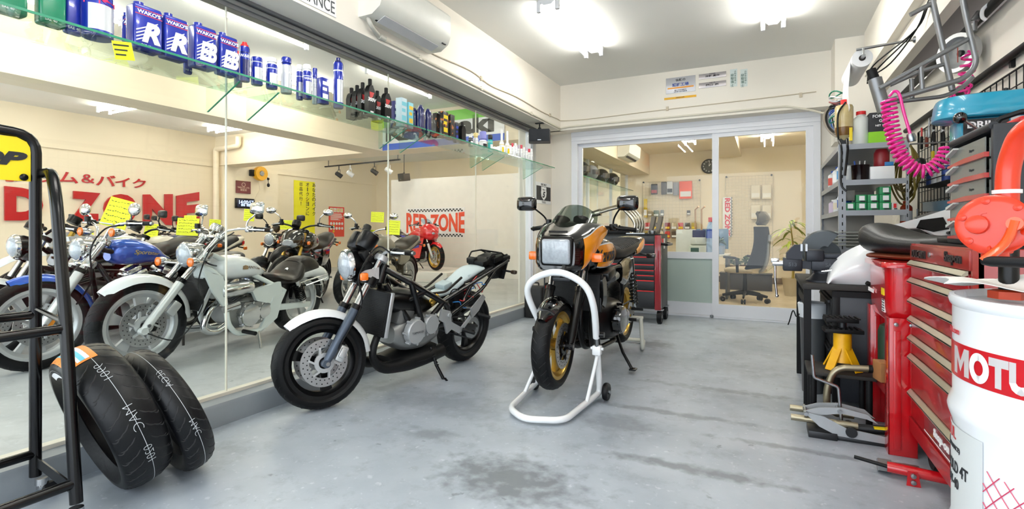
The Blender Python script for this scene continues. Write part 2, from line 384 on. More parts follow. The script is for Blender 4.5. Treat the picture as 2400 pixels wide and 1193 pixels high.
slab('wall_front', XF, -2.9, -1.3, -1.2, 2.62, ZC, CREAM2)
# office shell
slab('wall_office', -2.95, 1.5, YO, YO+.1, 0, 2.8, CREAM2)
slab('baseboard_office', -2.9, 1.2, YO-.015, YO, .02, .14, mat('#6D5D50', .5))
slab('wall_office', .98, 1.2, 6.98, YO, 0, 2.8, CREAM2)
slab('wall_office', -2.84, -2.3, 7.0, 11.5, 2.32, 2.8, CREAM2)
slab('wall_office', -.9, -.45, 7.0, 11.5, 2.60, 2.8, CREAM2)
struct(MB().bx(-2.79, -2.775, 7.05, 11.4, .2, 2.32).build('window_6', GLASS))
t = MB(); [t.bx(-2.81, -2.755, y-.02, y+.02, .02, 2.32) for y in (7.05, 8.6, 10.1, 11.4)]; t.bx(-2.81, -2.755, 7.05, 11.4, .02, .2); struct(t.build('trim_10', ALU))
# ================================================================== CEILING LAMPS
TUBE = glow('#FFFDF6', LAMP); TUBE2 = glow('#FFFAEC', LAMP*.74)
def strip_lamp(loc, rot, L, label, group, n=2, drop=.07, tm=None):
    o = thing('fluorescent_lamp', label, 'ceiling lamp', loc, rot, group)
    b = MB(); b.prism([(-.09, 0), (.09, 0), (.035, -.05), (-.035, -.05)], (0, 0, 0), (1, 0, 0), (0, 0, 1), L); b.build('housing', WHITE, o)
    for sx in ((-.085, .085) if n == 2 else (0,)):
        MB().cyl((sx, -L/2+.05, -drop), (sx, L/2-.05, -drop), .016, seg=12).build('tube', tm or TUBE, o)
        for s in (-1, 1):
            MB().bx(sx-.018, sx+.018, s*(L/2-.02)-.018, s*(L/2-.02)+.018, -drop-.03, -.005, .004).build('lamp_holder', WHITE, o)
    return o
strip_lamp((-1.67, 4.73, ZC), 0, 1.34, 'twin tube fluorescent batten on the workshop ceiling near the air conditioner', 'workshop ceiling lamps')
strip_lamp((.06, 4.73, ZC), 0, 1.34, 'twin tube fluorescent batten on the workshop ceiling above the paper roll', 'workshop ceiling lamps')
strip_lamp((-1.67, 1.4, ZC), 0, 1.34, 'twin tube fluorescent batten on workshop ceiling by the street door', 'workshop ceiling lamps')
strip_lamp((.06, 1.4, ZC), 0, 1.34, 'twin tube fluorescent batten overhead by the white drum', 'workshop ceiling lamps')
for x, y in ((-4.2, .6), (-4.2, 3.2), (-4.2, 5.4), (-7.4, 1.0), (-7.4, 3.4), (-7.4, 5.6), (-4.6, 8.3), (-6.6, 8.6), (-5.5, 10.8), (-9.2, 8.6), (-5.4, 2.0), (-5.4, 4.6), (-8.6, 2.2)):
    strip_lamp((x, y, ZC), 0, 1.34, 'fluorescent batten on the showroom ceiling, in rows filled up with added lamps for brightness', 'showroom ceiling lamps', tm=TUBE2)  # rows include extra battens, added to make the showroom brighter
for x, y in ((-8.9, 4.5), (-8.9, 6.3)):
    strip_lamp((x, y, ZC), PI/2, 1.3, 'fluorescent batten set crosswise above the large red wall letters', 'crosswise lamps above the red letters', tm=TUBE2)
strip_lamp((-1.25, 9.4, 2.76), 0, 1.2, 'twin tube office lamp seen through the fixed glass panel', 'office lamps')
strip_lamp((.02, 9.6, 2.76), 0, 1.2, 'twin tube office lamp seen through the sliding glass door', 'office lamps')
# ================================================================== MOTORCYCLES  (local frame: x forward from the rear axle, y to the rider's left, z up)
SILV = mat('#C9CBCC', .35, .55, var=.03); GOLD = mat('#C9A44A', .3, .75, var=.06); PEARL = mat('#EEF0F1', .22, coat=.6, var=.02); BLKGLOSS = mat('#070708', .12, coat=.8, var=.1)
HOLE = mat('#1A1A1B', .7); DISC = mat('#B9BABB', .28, .9, var=.05); TYRE = mat('#090A0C', .5, spec=.22, var=.15, bump=.25, bs=140); GRIP = mat('#0B0B0C', .6, spec=.25, bump=.5, bs=300)
def at_pt(secs, x, a):                               # point on a sloft surface at x and angle a
    secs = [tuple(q)+(2.4,) if len(q) == 4 else tuple(q) for q in secs]; S = spline(secs, 6)
    for i in range(len(S)-1):
        q0, q1 = S[i], S[i+1]
        if (q0[0]-x)*(q1[0]-x) <= 0 and abs(q0[0]-q1[0]) > 1e-9:
            t = (x-q0[0])/(q1[0]-q0[0]); q = [b+(c-b)*t for b, c in zip(q0, q1)]; break
    else: q = min(S, key=lambda s: abs(s[0]-x))
    zb, zt, hw, p = q[1:5]; c, d = math.cos(a), math.sin(a)
    return V((x, hw*math.copysign(abs(c)**(2/p), c), (zb+zt)/2+(zt-zb)/2*math.copysign(abs(d)**(2/p), d)))
def wheel(root, name, c, R_, w, rr, rimm, spokes=3, sw=.05, discs=(), xf=None, discm=None, lean=0, twin=False, carrier=None):
    c = V(c); rim = MB(xf); ax = (0, 1, 0)
    rim.lathe([(rr+.006, -w*.36), (rr+.012, -w*.39), (rr-.012, -w*.38), (rr-.016, -w*.30), (rr-.036, -w*.2), (rr-.036, w*.2), (rr-.016, w*.30), (rr-.012, w*.38), (rr+.012, w*.39), (rr+.006, w*.36)], c, ax, 40, loop=True)
    rim.lathe([(.02, -.055), (.042, -.05), (.034, -.02), (.034, .02), (.042, .05), (.02, .055)], c, ax, 20, loop=True)
    for i in range(spokes):
        a = 2*PI*i/spokes+.35; u = V((math.cos(a), 0, math.sin(a))); v = V((-math.sin(a), 0, math.cos(a)))
        if twin:
            for sg in (-1, 1): rim.prism([(.03, sg*.012-.008), (rr-.03, sg*sw*.5-.008), (rr-.03, sg*sw*.5+.008), (.03, sg*.012+.008)], c, u, v, .022)
        else: rim.prism([(.03, -sw*.42), (rr*.5, -sw*.36), (rr-.03, -sw*.62), (rr-.03, sw*.62), (rr*.5, sw*.36), (.03, sw*.42)], c, u, v, .03)
    o = rim.build(name, rimm, root)
    rm = rr+(R_-rr)*.42; pr = [(rr+.004, -w*.34), (rr+.012, -w*.42)]
    for k in range(-5, 6):
        t = k/5*PI*.55; pr.append((rm+(R_-rm)*max(-.25, math.cos(t)), w/2*math.sin(t)/math.sin(PI*.5) if abs(t) < PI/2 else w/2*math.copysign(1, t)))
    pr += [(rr+.012, w*.42), (rr+.004, w*.34)]
    tm = MB(xf); tm.lathe(pr, c, ax, 48, loop=True); tm.mi = 1
    n = 30                                           # tread grooves
    for i in range(n):
        for sg in (-1, 1):
            pts = []
            for q in range(4):
                h = w*(.06+.11*q)*sg; t = math.asin(max(-1, min(1, 2*h/w))); r = rm+(R_-rm)*math.cos(t)-.0012
                a = 2*PI*(i+.5*(sg > 0))/n+q*.045; pts.append(c+V((math.cos(a)*r, h, math.sin(a)*r)))
            tm.tube(pts, .0024, 4)
    tm.build('tyre', [TYRE, HOLE], o)
    for sd, rad, off in discs:
        d = MB(xf); d.lathe([(rad*.63, off-.003), (rad, off-.003), (rad, off+.003), (rad*.63, off+.003)], c, ax, 40, loop=True); d.mi = 1
        n = max(12, int(rad*170))
        for i in range(n):
            for rr_ in ((.72, 0), (.88, .5)):
                a = 2*PI*(i+rr_[1])/n; p = c+V((math.cos(a)*rad*rr_[0], off, math.sin(a)*rad*rr_[0])); d.cyl(p-V((0, .0036, 0)), p+V((0, .0036, 0)), .0045, seg=6)
        dd = d.build('brake_disc', [discm or DISC, HOLE], o)
        k = MB(xf); k.lathe([(.035, off-.008), (rad*.42, off-.007), (rad*.42, off+.007), (.035, off+.008)], c, ax, 24, loop=True)
        for i in range(6):
            a = 2*PI*i/6; k.beam(c+V((math.cos(a)*rad*.38, off, math.sin(a)*rad*.38)), c+V((math.cos(a+.25)*rad*.68, off, math.sin(a+.25)*rad*.68)), .012, .018, (0, 1, 0))
        k.build('disc_carrier', carrier or SILV, o)
    ax_ = MB(xf); ax_.cyl(c-V((0, .13, 0)), c+V((0, .13, 0)), .012); ax_.build('axle', STEEL, o)
    return o
def fender(root, name, c, R_, a0, a1, w, m, xf=None, drop=.045, n=18, taper=.3, parent=None):
    c = V(c); b = MB(xf)
    def fn(u, v):
        a = R(a0+(a1-a0)*u); s = (v-.5)*2; e = min(1, min(u, 1-u)/taper+.45) if taper else 1
        r = R_-drop*abs(s)**2.4; return c+V((math.cos(a)*r, s*w/2*e, math.sin(a)*r))
    b.sheet(fn, n, 8, .003); return b.build(name, m, parent or root)
def spring(b, p0, p1, r, turns, wr=.006):
    p0, p1 = V(p0), V(p1); d = (p1-p0); u = d.orthogonal().normalized(); w = d.normalized().cross(u); n = turns*10
    b.tube([p0+d*(i/n)+(u*math.cos(i*2*PI/10)+w*math.sin(i*2*PI/10))*r for i in range(n+1)], wr, 6)
def shock(root, p0, p1, r, mspring, turns=8, name='rear_shock', body=None):
    b = MB(); p0, p1 = V(p0), V(p1); b.cyl(p0, p0.lerp(p1, .55), r*.45); b.cyl(p0.lerp(p1, .45), p1, r*.65); b.cyl(p1-V((0, .012, 0)), p1+V((0, .012, 0)), r*.7); b.cyl(p0-V((0, .012, 0)), p0+V((0, .012, 0)), r*.7)
    o = b.build(name, body or CHROME, root); s = MB(); spring(s, p0.lerp(p1, .1), p0.lerp(p1, .72), r, turns); s.build('spring', mspring, o); return o
def fork(root, bot, mid, top, y, r, mlow, mup, xf):
    for sg in (1, -1):
        b = MB(xf); p = lambda q: V((q[0], sg*y, q[1])); d = (p(mid)-p(bot)).normalized()
        b.tube([p(bot)-d*.02, p(bot)+d*.03, p(bot)+d*.07, p(mid)-d*.02, p(mid)], [r*.8, r*1.0, r*1.15, r*1.25, r*1.15], 14); b.cyl(p(bot)+V((0, -.025, 0)), p(bot)+V((0, .025, 0)), r*.95)
        o = b.build('fork_leg', mlow, root)
        b = MB(xf); b.cyl(p(mid)-d*.01, p(top), r*.92, seg=14); b.build('stanchion', mup, o)
        b = MB(xf); b.cyl(p(mid)-d*.012, p(mid)+d*.02, r*1.35, seg=14); b.build('dust_seal', BLACK, o)
def clamps(root, top, low, y, mtop, mlow, xf):
    for nm, q, m, t in (('top_clamp', top, mtop, .03), ('lower_clamp', low, mlow, .045)):
        b = MB(xf); b.box((q[0]-.015, 0, q[1]), (.07, 2*y, t), (0, -.45, 0), .01)
        for sg in (1, -1): b.lathe([(.042, -t*.6), (.045, 0), (.042, t*.6)], (q[0], sg*y, q[1]), (-.47, 0, .88), 16)
        b.build(nm, m, root)
def round_lamp(root, c, r, d, mbowl, mring, xf, axis=(1, 0, -.05)):
    c = V(c); b = MB(xf); b.lathe([(r*1.02, 0), (r*1.03, -.01), (r*.98, -d*.45), (r*.75, -d*.85), (r*.3, -d)], c, axis, 28); o = b.build('headlight', mbowl, root)
    b = MB(xf); b.lathe([(r*.92, .012), (r*1.0, .012), (r*1.08, .0), (r*1.08, -.022), (r*1.0, -.022)], c, axis, 32, loop=True); b.build('headlight_ring', mring, o)
    b = MB(xf); b.lathe([(r*.95, .008), (r*.85, .022), (r*.55, .036), (r*.2, .043), (.001, .044)], c, axis, 28); b.build('headlight_lens', LENS, o)
    return o
def indicator(root, base, head, mstem, xf=None, size=(.05, .03, .045), mlens=AMBER, bullet=False):
    base, head = V(base), V(head); b = MB(xf); b.cyl(base, head, .009, seg=10)
    if bullet: b.lathe([(.034, 0), (.036, -.02), (.028, -.05), (.006, -.085)], head, (1, 0, 0), 18)
    o = b.build('indicator', mstem, root)
    l = MB(xf)
    if bullet: l.lathe([(.033, 0), (.033, .012), (.02, .02), (.001, .022)], head, (1, 0, 0), 18)
    else: l.box(head, size, None, .012)
    l.build('amber_lens', mlens, o, label='amber lens' if mlens is AMBER else None)
def bars(root, pts, gripn, mbar, xf, ends=STEEL, lever=SILV, box=True):    # pts = left half of the bar from the clamp to its tip (x, y, z)
    for sg in (1, -1):
        P = [V((p[0], sg*p[1], p[2])) for p in pts]; b = MB(xf); b.tube(fillet(P, .05), .011, 10); o = b.build('handlebar', mbar, root)
        d = (P[-1]-P[-2]).normalized(); g0 = P[-1]-d*gripn
        b = MB(xf); b.tube([g0, g0+d*.008, g0+d*.014, P[-1]-d*.006, P[-1]], [.021, .021, .0165, .0165, .019], 14); b.build('grip', GRIP, o)
        b = MB(xf); b.tube([P[-1], P[-1]+d*.018], [.014, .012], 10); b.build('bar_end', ends, o)
        up = V((0, 0, 1)); fw = V((1, 0, 0))
        if box:
            b = MB(xf); b.box(g0-d*.035, (.05, .055, .05), None, .01); b.box(g0-d*.02+fw*.02+V((0, 0, .01)), (.03, .03, .02), None, .006); b.build('switch_box', BLACK, o)
        b = MB(xf); b.tube(spline([tuple(g0-d*.03+fw*.03), tuple(g0+d*.02+fw*.06), tuple(g0+d*.08+fw*.062), tuple(g0+d*(gripn-.005)+fw*.05)], 4), [.007]*12+[.010], 8, flat=.7); b.build('lever', lever, o)
        if sg < 0:
            b = MB(xf); q = g0-d*.06+fw*.03+up*.02; b.cyl(q-up*.012, q+up*.03, .022); b.build('fluid_reservoir', BLACK, o)
def mirror(root, pts, c, size, nrm, mstem, mhead, xf=None, oval=False):    # head seen from the front is its shell
    c = V(c); nrm = V(nrm).normalized(); b = MB(xf); u = nrm.cross(V((0, 0, 1))).normalized(); v = u.cross(nrm)
    Mr = Mx((u, v, nrm)).transposed()
    if oval: b.ell(c, (size[0]/2, size[1]/2, .03), 20, 10, Mr)
    else:
        n = 20; rings = []
        for k, (s, h) in enumerate(((.96, -.004), (1, .004), (.9, .02), (.6, .034), (.2, .038))):
            rings.append([c+u*(size[0]/2*s*math.copysign(abs(math.cos(a))**.45, math.cos(a)))+v*(size[1]/2*s*math.copysign(abs(math.sin(a))**.45, math.sin(a)))+nrm*h for a in [2*PI*i/n for i in range(n)]])
        b.loft(rings)
    o = b.build('mirror', mhead, root); b = MB(xf); b.tube(spline([tuple(p) for p in pts]+[tuple(c+nrm*.015)], 4), .0065, 8); b.build('mirror_stem', mstem, o)
    return o
def fins(b, c, ax, size, n, gap, th=.004, round_=True):   # stack of cooling fins along ax
    c = V(c); ax = V(ax).normalized()
    for i in range(n):
        p = c+ax*(gap*(i-(n-1)/2)); M = ax.to_track_quat('Z', 'Y').to_matrix()
        b.box(p, (size[0], size[1], th), M, .012 if round_ else 0, 1)
def cover(root, c, r, th, m, side=1, bolts=6, name='engine_cover', parent=None):
    b = MB(); c = V(c); b.lathe([(r, 0), (r, th*.6), (r*.92, th), (r*.5, th*1.08), (.001, th*1.1)], c, (0, side, 0), 28)
    for i in range(bolts):
        a = 2*PI*i/bolts; b.cyl(c+V((math.cos(a)*r*1.04, 0, math.sin(a)*r*1.04)), c+V((math.cos(a)*r*1.04, side*th*.8, math.sin(a)*r*1.04)), .010, seg=10)
    return b.build(name, m, parent or root)
def sub_tank(root, secs, m, name='fuel_tank', cap=None):
    o = MB().sloft(secs, 24, 4).build(name, m, root)
    if cap: b = MB(); b.lathe([(.038, -.02), (.038, .006), (.03, .010), (.001, .011)], cap, (.05, 0, 1), 20); b.build('filler_cap', CHROME, o)
    return o
def swing(root, p0, p1, y, m, h=.045, w=.03):
    for sg in (1, -1): MB().beam((p0[0], sg*y, p0[1]), (p1[0]-.03, sg*y, p1[1]), w, h, bev=.008).build('swingarm', m, root)
def chain(root, p0, r0, p1, r1, y):
    b = MB(); P = []
    for i in range(9): a = PI/2+PI*i/8; P.append((p0[0]+math.cos(a)*r0, y, p0[1]+math.sin(a)*r0))
    for i in range(9): a = -PI/2+PI*i/8; P.append((p1[0]+math.cos(a)*r1, y, p1[1]+math.sin(a)*r1))
    b.tube(P, .007, 6, closed=True); o = b.build('chain', DARKST, root); b = MB(); b.lathe([(.05, -.003), (r0, -.003), (r0, .003), (.05, .003)], (p0[0], y, p0[1]), (0, 1, 0), 28, loop=True); b.build('sprocket', STEEL, o)
def tubes(root, name, lines, r, m, seg=10, rad=.05, sym=True):
    for P in lines:
        for sg in ((1, -1) if sym else (1,)): MB().tube(fillet([(p[0], sg*p[1], p[2]) for p in P], rad), r, seg).build(name, m, root)
def tubes1(root, name, lines, r, m, seg=10, rad=.05, sym=True):           # one welded frame
    b = MB()
    for P in lines:
        for sg in ((1, -1) if sym else (1,)): b.tube(fillet([(p[0], sg*p[1], p[2]) for p in P], rad), r, seg)
    return b.build(name, m, root)
def radiator(root, c, size, tilt, m=MATBLK, side=None):
    b = MB(); b.box(c, size, (0, tilt, 0), .006); n = int(size[2]/.011); M = Euler((0, tilt, 0)).to_matrix()
    for i in range(n): b.box(V(c)+M @ V((size[0]/2, 0, (i-n/2+.5)*.011)), (.006, size[1]*.9, .003), (0, tilt, 0))
    o = b.build('radiator', m, root)
    if side:
        for sg in (1, -1): MB().box(V(c)+V((0, sg*size[1]/2, 0)), (size[0]*.62, .02, size[2]*1.02), (0, tilt, 0), .006).build('radiator_tank', side, o)
    return o
def steer(head, rake, deg):
    ax = V((-math.sin(rake), 0, math.cos(rake))); h = V(head); return Mx.Translation(h) @ Mx.Rotation(R(deg), 4, ax) @ Mx.Translation(-h)
def bike_root(name, label, rear, head_deg, lean, group=None):
    # wheel line through rear contact point, heading measured from the street (-Y) towards the far wall (-X)
    o = thing(name, label, 'motorcycle', rear, 0, group); o.rotation_mode = 'XYZ'
    a = R(head_deg); yaw = math.atan2(-math.cos(a), -math.sin(a)); o.rotation_euler = (Mx.Rotation(yaw, 3, 'Z') @ Mx.Rotation(R(-lean), 3, 'X')).to_euler()
    return o
def plate_tag(pos, size, rot, label):                # fluorescent price card: hand lettering as rows of short strokes
    o = thing('price_card', label, 'price card', pos, 0, 'fluorescent price cards on the showroom bikes'); o.rotation_euler = rot
    w, h = size; c = MB(); c.box((0, 0, h/2), (w, .003, h)); c.build('card', NEON, o)
    b = MB(); rnd = random.Random(int(w*1e4)+int(h*1e4))
    for r_ in range(5):
        z = h*(.88-.17*r_); x = -w*.42
        while x < w*.36:
            L = rnd.uniform(.03, .10)*w; b.box((x+L/2, -.0022, z+rnd.uniform(-.02, .02)*h), (L, .001, h*rnd.uniform(.012, .03)), (0, rnd.uniform(-.4, .4), 0)); x += L+rnd.uniform(.015, .05)*w
    b.build('handwriting', mat('#4E5218', .6), o); return o
# ------------------------------------------------------------------ 1. black stripped naked bike in front of the glazing
def bike_black():
    o = bike_root('motorcycle', 'stripped black motorcycle with white front fender, no tank or seat, beside the workshop glass', (-2.28, 3.66, 0), 6.2, 6)
    X = steer((.98, 0, .88), .46, -21)
    wheel(o, 'front_wheel', (1.38, 0, .285), .283, .115, .212, BLACK, 3, .055, [(1, .142, .062), (-1, .142, -.062)], X)
    wheel(o, 'rear_wheel', (0, 0, .295), .293, .15, .212, BLACK, 3, .055, [(-1, .1, -.07)])
    SLATE = mat('#4C5664', .35, .5)
    fork(o, (1.385, .285), (1.195, .60), (1.02, .915), .1, .024, SLATE, CHROME, X)
    clamps(o, (1.02, .90), (1.10, .76), .1, SILV, BLACK, X)
    round_lamp(o, (1.215, 0, .865), .094, .13, BLACK, CHROME, X, (1, 0, -.08))
    for sg in (1, -1):
        b = MB(X); b.prism([(0, -.03), (.10, -.012), (.115, .01), (.09, .025), (0, .045)], (1.055, sg*.135, .80), (1, 0, .05), (-.05, 0, 1), .008)
        for q in ((.02, 0), (.02, .03), (.095, .005)): b.cyl((1.055+q[0], sg*.135-.008, .80+q[1]), (1.055+q[0], sg*.135+.008, .80+q[1]), .008, seg=8)
        b.build('lamp_bracket', SILV, o)
        b = MB(X); b.lathe([(.048, 0), (.058, .02), (.062, .06), (.062, .105), (.056, .112), (.05, .106), (.001, .106)], (1.135, sg*.072, .965), (-.55, 0, .83), 26); g = b.build('gauge_pod', BLACK, o)
        b = MB(X); b.box((1.125, sg*.072, .92), (.05, .10, .07), (0, .5, 0), .012); b.build('gauge_bracket', MATBLK, g)
        indicator(o, (1.13, sg*.10, .785), (1.165, sg*.165, .79), MATBLK, X, (.05, .035, .05))
    b = MB(X); b.box((1.10, 0, .83), (.08, .15, .10), None, .02); b.box((1.06, 0, .9), (.06, .12, .05), None, .015); b.build('ignition_housing', MATBLK, o)
    bars(o, [(1.02, .115, .925), (1.0, .15, .945), (.94, .37, .925)], .125, SILV, X)
    fender(o, 'front_fender', (1.38, 0, .285), .318, 48, 176, .125, PEARL, X)
    for i, (z, q) in enumerate(((0, .02), (.03, -.03))):
        b = MB(X); b.tube(spline([(1.0, .2-.1*i, .93), (1.08, .17, .97-z), (1.19, .15, .80), (1.17, .13, .62), (1.30, .11+q, .40), (1.33, .09, .33)], 6), .005, 6); b.build('brake_hose', BLACK, o)
    for sg in (1, -1): b = MB(X); b.box((1.285, sg*.082, .33), (.055, .05, .10), (0, -.5, 0), .012); b.box((1.285, sg*.105, .335), (.035, .02, .06), (0, -.5, 0), .008); b.build('brake_caliper', SILV, o)
    BL = mat('#0C0D0F', .28, .2, coat=.4)
    fr = [[(.96, .03, .83), (.80, .12, .74), (.43, .14, .55), (.33, .12, .38)], [(.95, .03, .73), (.78, .13, .45), (.62, .14, .40), (.34, .12, .40)], [(.80, .12, .74), (.66, .135, .42)], [(.66, .135, .42), (.47, .14, .57)], [(.86, .09, .60), (.66, .13, .67)]]
    tubes1(o, 'frame', fr, .021, BL, 12, .03); b = MB(); b.cyl((.985, 0, .74), (.945, 0, .86), .038); b.build('steering_head', BL, o)
    tubes1(o, 'seat_rail', [[(.45, .12, .57), (.10, .12, .68), (-.42, .11, .835)], [(.36, .12, .45), (-.05, .12, .62), (-.25, .11, .78)], [(.20, .12, .55), (.10, .12, .68)]], .014, BL, 10, .05)
    tubes1(o, 'tie_bar', [[(.62, .10, .64), (.40, .10, .635), (.22, .10, .73)]], .010, BL, 8, .04)
    TRAY = mat('#C4D3D6', .5)
    t = MB(); t.sloft([(.47, .585, .60, .03), (.40, .58, .625, .065), (.27, .60, .66, .075), (.14, .66, .73, .085), (.02, .71, .785, .095), (-.10, .755, .80, .09)], 18, 4).build('undertray', TRAY, o)
    b = MB(); b.box((.31, .0, .665), (.10, .10, .04), (0, .25, 0), .01); b.box((.05, .05, .74), (.12, .07, .03), (0, .35, 0), .008); b.build('battery_cover', mat('#AFC0C4', .5), o)
    b = MB(); b.sloft([(.16, .66, .70, .09), (.0, .68, .745, .10), (-.14, .73, .78, .10), (-.22, .76, .80, .09)], 16, 3); b.build('inner_fender', MATBLK, o)
    for c, d in (((-.16, 0, .825), (.16, .16, .045)), ((-.30, 0, .85), (.14, .19, .05)), ((-.22, .06, .86), (.08, .05, .04)), ((-.42, 0, .85), (.10, .20, .04)), ((-.10, -.05, .83), (.06, .08, .05))): MB().box(c, d, (0, .2, 0), .01).build('tail_bracket', MATBLK, o)
    tubes1(o, 'grab_rail', [[(-.12, .10, .85), (-.16, .11, .895), (-.30, .11, .905), (-.36, .10, .88), (-.42, .09, .885)], [(-.30, .11, .905), (-.30, -.11, .905)]], .007, MATBLK, 8, .02)
    MB().box((-.495, 0, .845), (.03, .14, .045), None, .01).build('tail_lamp', REDL, o, label='red tail lamp')
    b = MB(); b.box((-.44, 0, .74), (.02, .16, .16), (0, -.3, 0), .006); b.sloft([(-.33, .66, .80, .05), (-.42, .66, .83, .06), (-.46, .72, .84, .06)], 12, 3); b.build('rear_mudguard', MATBLK, o)
    for sg in (1, -1): indicator(o, (-.42, sg*.05, .74), (-.45, sg*.16, .735), MATBLK, None, (.045, .05, .035), mat('#3A2A1C', .3))
    b = MB(); rnd = random.Random(3)
    for i in range(9):
        p = [(.34-.05*i*rnd.uniform(.6, 1), .08+.05*rnd.random(), .52+.02*i)]; [p.append((p[-1][0]-rnd.uniform(0, .06), .07+.07*rnd.random(), p[-1][2]+rnd.uniform(-.05, .06))) for _ in range(4)]; b.mi = i % 3; b.tube(spline(p, 4), .004, 5)
    b.build('wiring', [BLACK, mat('#2C7DC4', .4), RED], o)
    b = MB(); b.box((.20, .05, .55), (.12, .07, .10), (0, .4, 0), .01); b.box((.10, .0, .6), (.14, .14, .06), (0, .35, 0), .01); b.build('battery_box', MATBLK, o)
    radiator(o, (1.015, 0, .55), (.045, .30, .29), -.12, MATBLK, SILV)
    b = MB(); b.sloft([(1.0, .58, .69, .12), (.86, .52, .70, .125), (.66, .48, .66, .12), (.55, .5, .6, .1)], 16, 3); b.build('airbox', BLACK, o)
    e = MB(); e.sloft([(.90, .32, .45, .10, 3), (.80, .26, .50, .135, 3.2), (.62, .24, .52, .14, 3.2), (.47, .28, .49, .12, 3)], 20, 3); e.box((.80, 0, .53), (.15, .22, .18), (0, -.35, 0), .02); E_ = e.build('engine', CAST, o)
    cv = cover(o, (.765, .135, .405), .088, .045, SILV, 1, 7, parent=E_); cover(o, (.60, .135, .43), .072, .035, SILV, 1, 6, parent=E_); cover(o, (.70, -.135, .40), .10, .04, SILV, -1, 7, parent=E_)
    MB().text('YAMAHA', .016, (.765, .186, .405), (-1, 0, 0), (0, 0, 1), .002, sx=1.2).build('cast_lettering', STEEL, E_)
    b = MB(); b.prism([(.50, .53), (.40, .50), (.36, .36), (.42, .33), (.46, .42), (.52, .45)], (0, .155, 0), (1, 0, 0), (0, 0, 1), .014); b.cyl((.41, .15, .47), (.41, .17, .47), .018); b.build('pivot_plate', SILV, o)
    b = MB(); b.beam((.40, .15, .40), (.26, .16, .33), .012, .05); b.beam((.26, .16, .33), (.14, .16, .42), .012, .03); b.build('footrest_bracket', SILV, o)
    for x, z in ((.24, .335), (.05, .43)): MB().tube([(x, .17, z), (x-.02, .27, z-.01)], [.016, .014], 10).build('footrest', MATBLK, o)
    b = MB(); b.prism([(.13, .48), (-.02, .58), (-.06, .55), (.02, .45), (.10, .40)], (0, .145, 0), (1, 0, 0), (0, 0, 1), .01); b.build('passenger_peg_bracket', SILV, o)
    for sg, y in ((1, .05), (1, -.05)):
        P = spline([(.93, y, .45), (1.02, y*1.3, .40), (1.06, y*1.5, .28), (.98, y*1.6, .185), (.82, y*1.8, .165), (.60, y*2, .17), (.40, y*2, .19)], 5)
        MB().tube(P, [.024+.028*min(1, max(0, (i-10)/12)) for i in range(len(P))], 14).build('expansion_chamber', MATBLK, o)
    b = MB(); b.sloft([(.88, .14, .22, .10), (.70, .12, .24, .15), (.50, .13, .25, .15), (.42, .16, .24, .12)], 16, 3); b.build('belly_pan', MATBLK, o)
    MB().tube([(.42, -.16, .24), (.1, -.17, .3), (-.35, -.18, .42)], [.025, .05, .048], 16).build('silencer', BLACK, o)
    swing(o, (.36, .39), (0, .295), .105, mat('#26272A', .35, .5), .05, .03); chain(o, (0, .295), .095, (.46, .40), .04, .085)
    b = MB(); b.sloft([(.30, .50, .52, .03), (.14, .46, .49, .04), (-.12, .42, .44, .03)], 10, 3); b.build('chain_guard', SILV, o)
    shock(o, (.50, .0, .44), (.60, .0, .62), .032, YEL, 6, 'monoshock', GOLD); b = MB(); b.cyl((.56, .1, .56), (.50, .10, .62), .026); b.build('shock_reservoir', GOLD, o)
    b = MB(); b.tube([(.53, .11, .24), (.525, .17, .12), (.50, .235, .016)], .012, 10); b.tube([(.50, .235, .014), (.485, .27, .012), (.52, .275, .03), (.54, .275, .05)], .008, 8); b.box((.50, .24, .004), (.05, .035, .01), None, .004); s = b.build('side_stand', BLACK, o)
    b = MB(); spring(b, (.55, .13, .23), (.53, .19, .11), .012, 7, .003); b.build('spring', DARKST, s)
    return o
bike_black()
